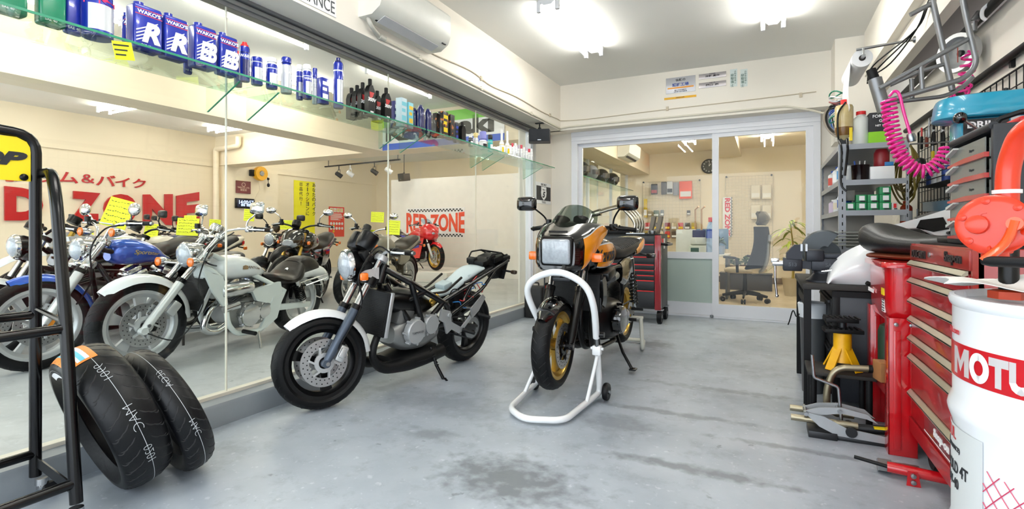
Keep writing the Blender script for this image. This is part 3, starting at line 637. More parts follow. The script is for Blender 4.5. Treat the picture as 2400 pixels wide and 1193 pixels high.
# ------------------------------------------------------------------ 2. black and orange bike on paddock stands
def bike_orange():
    o = bike_root('motorcycle', 'black motorcycle with orange stripes and square headlight, raised on white paddock stands', (-1.2, 4.65, .06), 1.0, 0)
    X = steer((1.2, 0, .98), .44, 2)
    wheel(o, 'front_wheel', (1.55, 0, .285), .283, .118, .208, GOLD, 3, .06, [(1, .145, .064), (-1, .145, -.064)], X, carrier=BLACK)
    wheel(o, 'rear_wheel', (0, 0, .29), .288, .15, .208, GOLD, 3, .06, [(-1, .11, -.07)])
    fork(o, (1.545, .285), (1.36, .62), (1.18, 1.0), .105, .025, BLACK, CHROME, X); clamps(o, (1.18, 1.0), (1.29, .78), .105, BLACK, BLACK, X)
    fender(o, 'front_fender', (1.55, 0, .285), .315, 40, 160, .14, BLKGLOSS, X)
    for sg in (1, -1):
        b = MB(X); b.box((1.46, sg*.085, .36), (.06, .05, .11), (0, -.4, 0), .012); b.build('brake_caliper', BLACK, o)
        b = MB(X); b.tube(spline([(1.2, sg*.12, 1.0), (1.33, sg*.15, .85), (1.36, sg*.15, .62), (1.46, sg*.11, .40)], 6), .005, 6); b.build('brake_hose', BLACK, o)
    CS = [(1.53, .76, .985, .125, 4), (1.48, .745, 1.01, .165, 4), (1.40, .775, 1.045, .195, 3.4), (1.30, .845, 1.085, .213, 3), (1.19, .93, 1.09, .222, 3), (1.11, .985, 1.06, .222, 3)]
    c = MB(X); c.sloft(CS, 32, 4); cw = c.build('cowl', BLKGLOSS, o)
    OR = mat('#F5980F', .2, coat=.8, var=.02); PIN = mat('#D9DCDC', .3)
    for sg in (1, -1):
        for nm, a0, a1, off, m in (('orange_stripe', -40, 28, .005, OR), ('pinstripe', 28, 32, .006, PIN), ('pinstripe', -44, -40, .006, PIN)):
            b = MB(X)
            def fn(u, v, sg=sg, a0=a0, a1=a1, off=off):
                x = 1.475-.355*u; a = R(a0+(a1-a0)*v); p = at_pt(CS, x, a); return V((p.x, sg*(p.y+off), p.z))
            b.sheet(fn, 14, 3, .001); b.build(nm, m, cw, label='orange stripe' if m is OR else None)
    b = MB(X); b.box((1.515, 0, .885), (.06, .235, .205), (0, .08, 0), .03, 3); h = b.build('headlight', BLACK, o)
    b = MB(X); b.box((1.54, 0, .885), (.035, .195, .165), (0, .08, 0), .03, 3); b.build('headlight_lens', LENS, h)
    b = MB(X); b.box((1.505, 0, 1.015), (.012, .13, .012), (0, .8, 0), .003); b.build('air_slot', HOLE, cw)
    SM = glassmat('#B4BDB6', 1.1)
    b = MB(X)
    def scr(u, v):
        s = (v-.5)*2; return V((1.46-.25*u-.09*abs(s)**2*(1-.3*u)-.02*u*u, s*(.175+.01*u-.03*u*u*u), 1.0+.205*u-.05*abs(s)**3*u-.03*abs(s)**2))
    b.sheet(scr, 10, 12, .003); b.build('windscreen', SM, o, label='smoked clear windscreen')
    for i in range(6):
        u, v = ((.18, .1), (.14, .35), (.14, .65), (.18, .9), (.5, .06), (.5, .94))[i]; p = scr(u, v); b = MB(X); b.ell(p, (.006, .006, .006), 8, 5); b.build('screen_bolt', BLACK, cw)
    for sg in (1, -1):
        b = MB(X); b.lathe([(.04, 0), (.052, .02), (.056, .06), (.056, .08), (.05, .085), (.001, .083)], (1.27, sg*.07, 1.03), (-.45, 0, .89), 24); b.build('gauge_pod', BLACK, o)
        indicator(o, (1.36, sg*.13, .85), (1.365, sg*.225, .845), BLACK, X, (.05, .075, .06))
        mirror(o, [(1.07, sg*.25, 1.05), (1.08, sg*.26, 1.11), (1.14, sg*.31, 1.17)], (1.17, sg*.375, 1.215), (.155, .105), (1, sg*-.12, -.02), BLACK, BLKGLOSS, X)
    bars(o, [(1.15, .06, 1.02), (1.13, .16, 1.045), (1.06, .24, 1.05), (.99, .395, 1.03)], .125, BLACK, X, lever=BLACK)
    TS = [(1.12, .76, .92, .09), (1.08, .72, .955, .14, 2.8), (.96, .71, .975, .178, 3), (.80, .73, .97, .175, 3), (.62, .77, .92, .14, 2.8), (.48, .79, .87, .10)]
    tk = sub_tank(o, TS, BLKGLOSS, cap=(.86, 0, .972))
    for sg in (1, -1):
        for nm, a0, a1, off, m in (('orange_stripe', -30, 28, .004, OR), ('pinstripe', 28, 33, .005, PIN), ('pinstripe', -35, -30, .005, PIN)):
            b = MB()
            def fn(u, v, sg=sg, a0=a0, a1=a1, off=off):
                x = 1.075-.55*u; p = at_pt(TS, x, R(a0+(a1-a0)*v)); return V((p.x, sg*(p.y+off), p.z))
            b.sheet(fn, 16, 4, .001); b.build(nm, m, tk, label='orange stripe' if m is OR else None)
        def wp(a, b_, c, sg=sg):
            x = .93-sg*a; p = at_pt(TS, x, R(b_*520)); return V((p.x, sg*(p.y+.0065+c), p.z))
        b = MB(); b.text('Kawasaki', .048, (0, 0, 0), (1, 0, 0), (0, 0, 1), .001, .02, sx=1.25, warp=wp); b.build('lettering', INK, tk)
    SEAT = mat('#141516', .5, bump=.2, bs=200); s = MB()
    s.sloft([(.52, .80, .865, .09), (.44, .77, .90, .125, 2.8), (.28, .77, .905, .14, 3), (.10, .79, .93, .15, 3), (-.10, .80, .955, .15, 3), (-.30, .83, .95, .13, 3), (-.36, .85, .93, .10)], 22, 4); st = s.build('seat', SEAT, o)
    SS = [(.52, .80, .865, .09), (.44, .77, .90, .125, 2.8), (.28, .77, .905, .14, 3), (.10, .79, .93, .15, 3), (-.10, .80, .955, .15, 3), (-.30, .83, .95, .13, 3), (-.36, .85, .93, .10)]
    for i in range(15):
        x = .40-.045*i; b = MB(); b.tube([at_pt(SS, x-.02*math.cos(a), a)+V((0, 0, .001)) for a in [R(20+140*k/12) for k in range(13)]], .0035, 5); b.build('seat_rib', SEAT, st)
    TL = [(.02, .78, .87, .15), (-.15, .79, .92, .155, 3), (-.32, .83, .965, .15, 3), (-.45, .88, .97, .12, 3), (-.52, .91, .95, .08)]
    t = MB(); t.sloft(TL, 22, 4); tl = t.build('tail_cowl', BLKGLOSS, o)
    for sg in (1, -1):
        b = MB()
        def fn(u, v, sg=sg):
            x = -.02-.44*u; p = at_pt(TL, x, R(-20+50*v)); return V((p.x, sg*(p.y+.004), p.z))
        b.sheet(fn, 10, 3, .001); b.build('orange_stripe', OR, tl, label='orange stripe')
        MB().sloft([(.50, .60, .76, .03), (.36, .56, .79, .035), (.18, .60, .80, .03)], 14, 3, y0=sg*.135).build('side_cover', BLKGLOSS, o)
        indicator(o, (-.35, sg*.10, .80), (-.37, sg*.205, .78), BLACK, None, (.05, .085, .045), mat('#2A2521', .2, coat=.5))
        shock(o, (.06, sg*.15, .33), (.16, sg*.15, .78), .034, BLACK, 9)
    e = MB(); e.sloft([(1.02, .28, .45, .12, 3.4), (.92, .20, .50, .20, 3.6), (.66, .19, .50, .22, 3.6), (.52, .25, .45, .15, 3)], 22, 3); EN = e.build('engine', BLACK, o)
    f = MB(); fins(f, (.90, 0, .58), (.2, 0, .98), (.20, .42), 9, .019); f.build('cylinder_fins', mat('#33322F', .45, .6), EN); b = MB(); b.box((.93, 0, .70), (.19, .42, .07), (0, .2, 0), .02); b.build('cylinder_head', BLACK, EN)
    for sg in (1, -1):
        cover(o, (.84, sg*.205, .36), .105, .06, BLKGLOSS, sg, 7, parent=EN); cover(o, (.63, sg*.2, .34), .065, .04, BLKGLOSS, sg, 5, parent=EN)
        b = MB(); b.cyl((.66, sg*.12, .65), (.55, sg*.12, .66), .035); b.build('carburettor', CAST, EN)
    radiator(o, (1.13, 0, .58), (.05, .36, .26), -.15, MATBLK, BLACK); b = MB(); b.sloft([(1.15, .50, .68, .015), (1.08, .47, .70, .02)], 10, 2, y0=.19); b.build('radiator_shroud', BLKGLOSS, o)
    for y in (-.13, -.045, .045, .13):
        MB().tube(spline([(1.0, y, .60), (1.14, y, .50), (1.17, y*.95, .33), (1.08, y*.8, .19), (.85, y*.6-.02, .15), (.6, -.06+y*.3, .15)], 5), .021, 12).build('exhaust_header', BLACK, o)
    MB().tube([(.6, -.12, .15), (.3, -.18, .22), (-.35, -.2, .40)], [.035, .05, .05], 16).build('silencer', BLACK, o)
    tubes1(o, 'frame', [[(1.13, .04, .93), (.95, .12, .71), (.5, .14, .74), (.38, .13, .50), (.44, .12, .26)], [(1.14, .04, .80), (1.09, .12, .40), (1.02, .13, .17), (.6, .13, .15), (.44, .12, .26)], [(.46, .12, .72), (.1, .11, .79), (-.35, .10, .86)]], .017, BLACK, 10)
    swing(o, (.46, .34), (0, .29), .115, mat('#6F6A5A', .35, .7), .05); chain(o, (0, .29), .10, (.56, .33), .045, .10)
    tubes(o, 'footrest', [[(.48, .15, .30), (.47, .27, .30)], [(.16, .15, .34), (.15, .25, .34)]], .013, BLACK)
    b = MB(); b.tube([(.60, .14, .2), (.70, .22, .08), (.74, .30, -.028)], .012, 10); b.box((.74, .31, -.03), (.07, .05, .012), None, .004); b.build('side_stand', BLACK, o)
    return o
bike_orange()
def stand_front():
    o = thing('paddock_stand', 'white tubular front paddock stand lifting the orange striped motorcycle', 'paddock stand', (-1.18, 2.95, 0))
    m = PEARL; x0 = -1.18; xl, xr, w = -1.34, -.99, 0
    P = [(-1.31, 3.12, .34), (-1.35, 3.16, .13), (-1.40, 3.20, .045), (-1.36, 2.72, .03), (-1.21, 2.60, .03), (-1.00, 2.68, .03), (-.955, 3.20, .045), (-.945, 3.16, .13), (-.945, 3.12, .34)]
    b = MB(); b.tube(fillet(P, .07), .019, 14); b.build('base_frame', m, o, world=True)
    for a, c in (((-1.31, 3.12, .30), (-1.385, 2.98, .04)), ((-.945, 3.12, .30), (-.97, 2.98, .04))): b = MB(); b.tube([a, c], .012, 10); b.build('brace', m, o, world=True)
    A = [(-1.30, 2.97, .36), (-1.335, 2.93, .62), (-1.335, 2.92, .70), (-1.22, 2.90, .81), (-1.09, 2.90, .825), (-.975, 2.90, .775), (-.935, 2.93, .62), (-.93, 3.0, .36)]
    A = [(-1.30, 3.08, .45), (-1.355, 2.98, .66), (-1.32, 2.94, .76), (-1.20, 2.92, .82), (-1.08, 2.92, .82), (-.965, 2.94, .75), (-.925, 2.98, .62), (-.94, 3.08, .42)]
    b = MB(); b.tube(spline(A, 6), .021, 14); b.build('lifting_arch', m, o, world=True)
    for x, xt in ((-1.31, -1.30), (-.945, -.94)):
        b = MB(); b.cyl((x, 3.12, .30), (xt, 3.08, .44), .012); b.build('height_rod', STEEL, o, world=True)
        b = MB(); b.box((x, 3.115, .335), (.055, .05, .06), None, .008); b.cyl((x-.04, 3.115, .345), (x+.04, 3.115, .345), .009); b.build('clevis', m, o, world=True)
        s = -1 if x < -1.1 else 1
        b = MB(); b.cyl((x+s*.02, 3.08, .44), (x+s*.055, 3.08, .44), .018); b.build('adjuster_knob', BLACK, o, world=True)
        b = MB(); b.lathe([(.012, -.016), (.05, -.016), (.055, -.008), (.055, .008), (.05, .016), (.012, .016)], (x+s*.035+(-.06 if s < 0 else 0), 3.2, .057), (1, 0, 0), 24, loop=True); wh = b.build('wheel', RUBBER, o, world=True)
        b = MB(); b.cyl((x+s*.0+(-.06 if s < 0 else 0), 3.2, .057), (x+s*.06+(-.06 if s < 0 else 0), 3.2, .057), .012); b.build('hub', STEEL, wh, world=True)
    b = MB(); b.cyl((-1.12, 2.95, .79), (-1.12, 3.0, .86), .014); b.box((-1.12, 2.97, .785), (.12, .05, .03), None, .01); b.build('head_pin', DARKST, o, world=True)
stand_front()
def stand_rear():
    o = thing('paddock_stand', 'white tubular rear paddock stand under the back wheel of the orange striped motorcycle', 'paddock stand', (-1.25, 4.8, 0))
    b = MB(); b.tube(fillet([(-1.42, 4.62, .30), (-1.49, 4.70, .03), (-1.48, 4.95, .03), (-1.05, 4.98, .03), (-.98, 4.60, .03), (-1.00, 4.62, .30)], .05), .017, 12); b.build('frame', mat('#E6E4D6', .35, coat=.3), o, world=True)
    for x, d in ((-1.42, .07), (-1.0, -.07)): b = MB(); b.box((x+d/2, 4.64, .30), (abs(d)+.03, .05, .03), None, .008); b.build('lifting_pad', mat('#E6E4D6', .35, coat=.3), o, world=True)
stand_rear()
# ------------------------------------------------------------------ 3. white cruiser behind the glass
def vtwin(o, c, mcase, mcyl, mhead, a1, a2, L, size, cov=.10, w=.13, mcov=CHROME):
    e = MB(); c = V(c); e.sloft([(c.x+.19, c.z-.06, c.z+.07, .09, 3), (c.x+.08, c.z-.13, c.z+.13, w, 3), (c.x-.12, c.z-.12, c.z+.13, w, 3), (c.x-.26, c.z-.07, c.z+.09, .10, 3)], 20, 3); E_ = e.build('engine', mcase, o)
    for a in (a1, a2):
        ax = V((math.sin(R(a)), 0, math.cos(R(a)))); b = MB(); b.cyl(c+ax*.08, c+ax*(L+.05), size*.42); fins(b, c+ax*(.10+L*.5), ax, (size, size*.95), 9, L/9, .0045); b.build('cylinder', mcyl, E_)
        h = MB(); M = ax.to_track_quat('Z', 'Y').to_matrix(); h.box(c+ax*(L+.13), (size*1.02, size*.9, .065), M, .02); h.box(c+ax*(L+.175), (size*.7, size*.7, .04), M, .016); h.build('rocker_cover', mhead, E_)
    cover(o, c+V((.02, w-.01, -.01)), cov, .05, mcov, 1, 7, parent=E_); cover(o, c+V((-.15, w-.015, 0)), cov*.75, .045, mcov, 1, 6, parent=E_)
    b = MB(); b.prism([(-.24, -.06), (-.24, .05), (-.1, .09), (.08, .10), (.13, .02), (.08, -.10), (-.08, -.10)], c+V((0, w-.005, 0)), (1, 0, 0), (0, 0, 1), .05); b.build('side_case', mcase, E_)
    return E_
def bike_cruiser():
    o = bike_root('motorcycle', 'white cruiser motorcycle with stepped brown seat and chrome engine behind the glass', (-4.15, 3.58, SF), -8, 5)
    X = steer((1.05, 0, .85), .58, -10)
    wheel(o, 'front_wheel', (1.53, 0, .325), .322, .11, .232, SILV, 5, .07, [(1, .15, .06)], X)
    wheel(o, 'rear_wheel', (0, 0, .31), .308, .15, .205, SILV, 5, .07)
    fork(o, (1.555, .29), (1.30, .61), (1.0, .945), .098, .025, mat('#DCDFDD', .3, .25), CHROME, X); clamps(o, (1.0, .93), (1.11, .79), .098, CHROME, CHROME, X)
    fender(o, 'front_fender', (1.53, 0, .325), .355, 45, 180, .15, PEARL, X, .06)
    round_lamp(o, (1.215, 0, .80), .09, .17, CHROME, CHROME, X, (1, 0, -.1))
    for sg in (1, -1): indicator(o, (1.19, sg*.09, .735), (1.29, sg*.20, .752), CHROME, X, bullet=True)
    b = MB(X); b.box((1.345, .075, .42), (.07, .05, .11), (0, -.7, 0), .015); b.build('brake_caliper', SILV, o)
    b = MB(X); b.tube(spline([(.99, .25, .97), (1.12, .17, .85), (1.20, .14, .6), (1.16, .13, .42), (1.33, .12, .20), (1.53, .11, .27)], 6), .005, 6); b.build('speedo_cable', BLACK, o)
    bars(o, [(.98, .06, .93), (.95, .10, .985), (.93, .24, 1.0), (.83, .46, .985)], .13, CHROME, X, lever=CHROME, box=False)
    for sg in (1, -1):
        b = MB(X); b.box((.90, sg*.30, .995), (.05, .05, .05), None, .012); b.build('switch_box', CHROME, o)
        mirror(o, [(.91, sg*.28, 1.0), (.90, sg*.29, 1.06), (.87, sg*.33, 1.11)], (.86, sg*.35, 1.16), (.15, .10), (.9, 0, .1), CHROME, CHROME, X)
    b = MB(X); b.lathe([(.05, 0), (.055, .03), (.05, .06), (.001, .065)], (.98, 0, .97), (-.5, 0, .85), 24); b.build('speedometer', CHROME, o)
    for i in range(4): b = MB(); b.tube(spline([(1.02, .06*i-.1, .9), (1.14, .06*i-.06, .84), (1.08, .05, .74), (.95, .04, .70)], 5), .006, 6); b.build('control_cable', BLACK, o)
    TS = [(.99, .63, .73, .05), (.95, .595, .765, .10, 2.6), (.84, .58, .785, .135, 2.4), (.70, .585, .765, .14, 2.4), (.58, .59, .70, .11), (.50, .60, .65, .06)]
    tk = sub_tank(o, TS, PEARL, cap=(.76, 0, .775))
    b = MB()
    def wp(a, b_, c): p = at_pt(TS, .72-a, R(6+b_*520)); return V((p.x, p.y+.002+c, p.z))
    b.text('PHANTOM', .022, (0, 0, 0), (1, 0, 0), (0, 0, 1), .001, .02, .3, 1.3, warp=wp); b.build('lettering', mat('#8A7B6A', .4), tk)
    b = MB(); b.sheet(lambda u, v: (lambda p: V((p.x, p.y+.002, p.z)))(at_pt(TS, .815-.05*u, R(0+(16-10*abs(u-.5))*(v-.1)))), 6, 4, .001); b.build('emblem', mat('#B08B5E', .35, .5), tk)
    BR = mat('#15100D', .36, var=.12, bump=.15, bs=120, spec=.3)
    s = MB(); s.sloft([(.50, .57, .61, .06), (.43, .52, .615, .12, 2.8), (.33, .50, .575, .165, 2.8), (.22, .50, .575, .18, 2.8), (.14, .51, .65, .175, 2.8), (.09, .53, .70, .15, 2.8)], 22, 4); st = s.build('seat', BR, o)
    b = MB(); b.sloft([(.10, .54, .70, .13), (.04, .56, .735, .12, 2.8), (-.08, .56, .735, .11, 2.8), (-.18, .56, .69, .09), (-.21, .58, .66, .06)], 20, 4); b.build('pillion_pad', BR, st)
    fender(o, 'rear_fender', (0, 0, .31), .36, 60, 172, .19, PEARL, drop=.09, taper=.15)
    b = MB(); b.sloft([(.10, .50, .60, .105), (-.10, .52, .645, .11), (-.28, .48, .625, .10), (-.37, .46, .54, .07)], 18, 4); b.build('tail_fairing', PEARL, o)
    tubes1(o, 'fender_rail', [[(.12, .125, .50), (-.12, .13, .535), (-.28, .12, .55)], [(.05, .135, .47), (-.26, .13, .515)]], .009, CHROME, 8)
    for z in (0,): b = MB(); b.tube(fillet([(-.05, .16, .47), (-.06, .165, .36), (-.14, .165, .33), (-.17, .16, .36), (-.16, .155, .46)], .015), .006, 8, closed=True); b.build('saddlebag_hoop', CHROME, o)
    WF = mat('#E6ECE9', .3, coat=.4, var=.02)
    tubes1(o, 'frame', [[(1.03, .04, .80), (.62, .09, .60), (.42, .12, .50), (.33, .13, .45)], [(1.08, .05, .70), (1.0, .12, .62), (.93, .145, .24), (.84, .145, .15), (.60, .145, .135), (.46, .14, .22), (.32, .13, .46)]], .021, WF, 12, .05)
    b = MB(); b.prism([(.72, .50), (.40, .54), (.36, .40), (.52, .36), (.66, .40)], (0, .14, 0), (1, 0, 0), (0, 0, 1), .03); b.prism([(.48, .41), (.36, .43), (.42, .22), (.54, .15), (.60, .16)], (0, .15, 0), (1, 0, 0), (0, 0, 1), .025)
    b.build('side_cover', WF, o)
    b = MB(); b.sloft([(1.10, .60, .74, .06), (1.02, .46, .70, .135), (.98, .44, .62, .12)], 14, 3); b.build('radiator_shroud', WF, o)
    for sg in (1,): MB().prism([(1.20, .70), (1.02, .64), (.975, .42), (1.0, .40), (1.10, .52)], (0, sg*.15, 0), (1, 0, 0), (0, 0, 1), .02).build('leg_shield', WF, o)
    radiator(o, (1.115, 0, .52), (.05, .26, .30), -.42, MATBLK, SILV)
    en = vtwin(o, (.70, 0, .30), CAST, CAST, CHROME, 28, -28, .16, .15)
    b = MB(); b.lathe([(.02, -.16), (.045, -.15), (.058, -.12), (.058, .12), (.045, .15), (.02, .16)], (.86, .13, .52), (1, 0, -.05), 24); b.build('air_cleaner', CHROME, o)
    for P in ([(.98, .08, .42), (1.08, .10, .36), (1.12, .11, .24), (1.02, .12, .20), (.92, .12, .24)], [(1.0, -.08, .42), (1.12, -.12, .34), (1.1, -.14, .2), (.7, -.17, .16), (0, -.18, .2), (-.3, -.18, .22)]): MB().tube(spline(P, 5), .026, 14).build('exhaust_pipe', CHROME, o)
    MB().cyl((.30, -.18, .2), (-.38, -.19, .24), .045).build('silencer', CHROME, o)
    b = MB(); b.cyl((.98, .14, .37), (.86, .17, .40), .03); b.build('horn', CHROME, o)
    swing(o, (.42, .305), (0, .28), .125, WF, .055, .035)
    for sg in (1, -1): shock(o, (.10, sg*.16, .33), (.20, sg*.155, .54), .034, BLACK, 8)
    MB().box((.12, .10, .42), (.18, .06, .16), None, .03).build('battery_cover', BLKGLOSS, o)
    b = MB(); b.cyl((.80, .17, .17), (.80, .30, .17), .017); b.build('footrest', MATBLK, o)
    b = MB(); b.tube([(.62, .15, .14), (.68, .24, .06), (.72, .30, -.02)], .011, 10); b.box((.72, .305, -.02), (.05, .04, .01), None, .003); b.build('side_stand', CHROME, o)
    return o
bike_cruiser()
# ------------------------------------------------------------------ 4. blue cruiser
def bike_blue():
    o = bike_root('motorcycle', 'metallic blue V-twin motorcycle with high chrome bars behind the white cruiser', (-4.78, 3.25, SF), -6, 5)
    X = steer((1.15, 0, .86), .54, -8); BM = mat('#0E4FB4', .2, .35, coat=.8, var=.06)
    wheel(o, 'front_wheel', (1.5, 0, .325), .325, .105, .245, SILV, 9, .03, [(1, .15, .06)], X)
    wheel(o, 'rear_wheel', (0, 0, .31), .308, .15, .20, SILV, 9, .03)
    fork(o, (1.52, .30), (1.29, .69), (1.13, .92), .10, .026, mat('#D6D8D8', .25, .5), CHROME, X); clamps(o, (1.14, .90), (1.235, .74), .10, CHROME, CHROME, X)
    fender(o, 'front_fender', (1.5, 0, .325), .355, 62, 190, .13, BM, X, .05)
    round_lamp(o, (1.27, 0, .84), .082, .14, CHROME, CHROME, X)
    for sg in (1, -1):
        indicator(o, (1.12, sg*.15, .97), (1.15, sg*.23, .975), CHROME, X, bullet=True)
        mirror(o, [(1.05, sg*.28, 1.05), (1.06, sg*.30, 1.10)], (1.07, sg*.36, 1.15), (.13, .10), (.9, 0, .1), CHROME, CHROME, X, oval=True)
    b = MB(X); b.box((1.46, .09, .34), (.05, .02, .12), (0, -.5, 0), .006); b.build('fork_reflector', mat('#F29A2E', .3), o)
    bars(o, [(1.12, .05, .92), (1.10, .09, 1.01), (1.08, .22, 1.045), (1.0, .44, 1.045)], .13, CHROME, X, lever=CHROME)
    for i in range(2): b = MB(X); b.tube(spline([(1.06, .2, 1.03), (1.17, .17, 1.0), (1.25, .15, .85), (1.24, .14, .62), (1.32, .12, .45)], 6), .006, 6); b.build('brake_hose', BLACK, o); break
    TS = [(1.07, .75, .87, .05), (1.02, .72, .915, .10, 2.6), (.90, .715, .925, .135, 2.4), (.76, .72, .88, .13, 2.4), (.66, .72, .80, .09), (.60, .73, .77, .05)]
    tk = sub_tank(o, TS, BM, cap=(.86, 0, .915))
    def wp(a, b_, c): p = at_pt(TS, .85-a, R(0+b_*420)); return V((p.x, p.y+.002+c, p.z))
    b = MB(); b.text('Sportster', .04, (0, 0, 0), (1, 0, 0), (0, 0, 1), .001, .015, .35, 1.2, warp=wp); b.build('lettering', mat('#B9A36A', .3, .6), tk)
    BR = mat('#1E1713', .45, var=.1, spec=.3)
    MB().sloft([(.64, .70, .76, .08), (.52, .64, .725, .13), (.34, .63, .70, .15), (.18, .65, .76, .14), (-.10, .68, .78, .11), (-.16, .70, .76, .07)], 20, 4).build('seat', BR, o)
    fender(o, 'rear_fender', (0, 0, .31), .37, 50, 165, .19, BM, drop=.08, taper=.1)
    vtwin(o, (.74, 0, .34), CAST, mat('#6B675F', .4, .7), CHROME, 24, -24, .19, .17, .09, mcov=CHROME)
    tubes1(o, 'frame', [[(1.12, .04, .84), (.6, .08, .70), (.3, .12, .60), (.25, .12, .35)], [(1.16, .04, .74), (1.08, .12, .55), (1.0, .13, .18), (.4, .13, .17), (.26, .12, .34)]], .019, BLACK, 10)
    b = MB(); b.lathe([(.02, 0), (.085, .0), (.09, .03), (.07, .06), (.001, .065)], (.74, -.16, .52), (0, -1, 0), 24); b.build('air_cleaner', CHROME, o)
    MB().box((1.02, 0, .45), (.06, .14, .22), (0, -.2, 0), .02).build('oil_cooler', MATBLK, o)
    MB().sloft([(.52, .36, .62, .10), (.36, .34, .64, .14), (.24, .38, .60, .12)], 16, 3).build('oil_tank', BLKGLOSS, o)
    for z, x1 in ((.20, -.35), (.27, -.2)): MB().tube(spline([(.95, -.10, .45), (1.02, -.15, .32), (.85, -.18, z), (.3, -.19, z), (x1, -.19, z+.03)], 5), .028, 12).build('exhaust_pipe', CHROME, o)
    swing(o, (.32, .32), (0, .29), .12, BLACK, .05, .03)
    for sg in (1, -1): shock(o, (.05, sg*.16, .32), (.14, sg*.155, .62), .034, CHROME, 8)
    b = MB(); b.tube([(.5, .14, .15), (.56, .22, .07), (.60, .28, -.02)], .011, 8); b.build('side_stand', BLACK, o)
bike_blue()
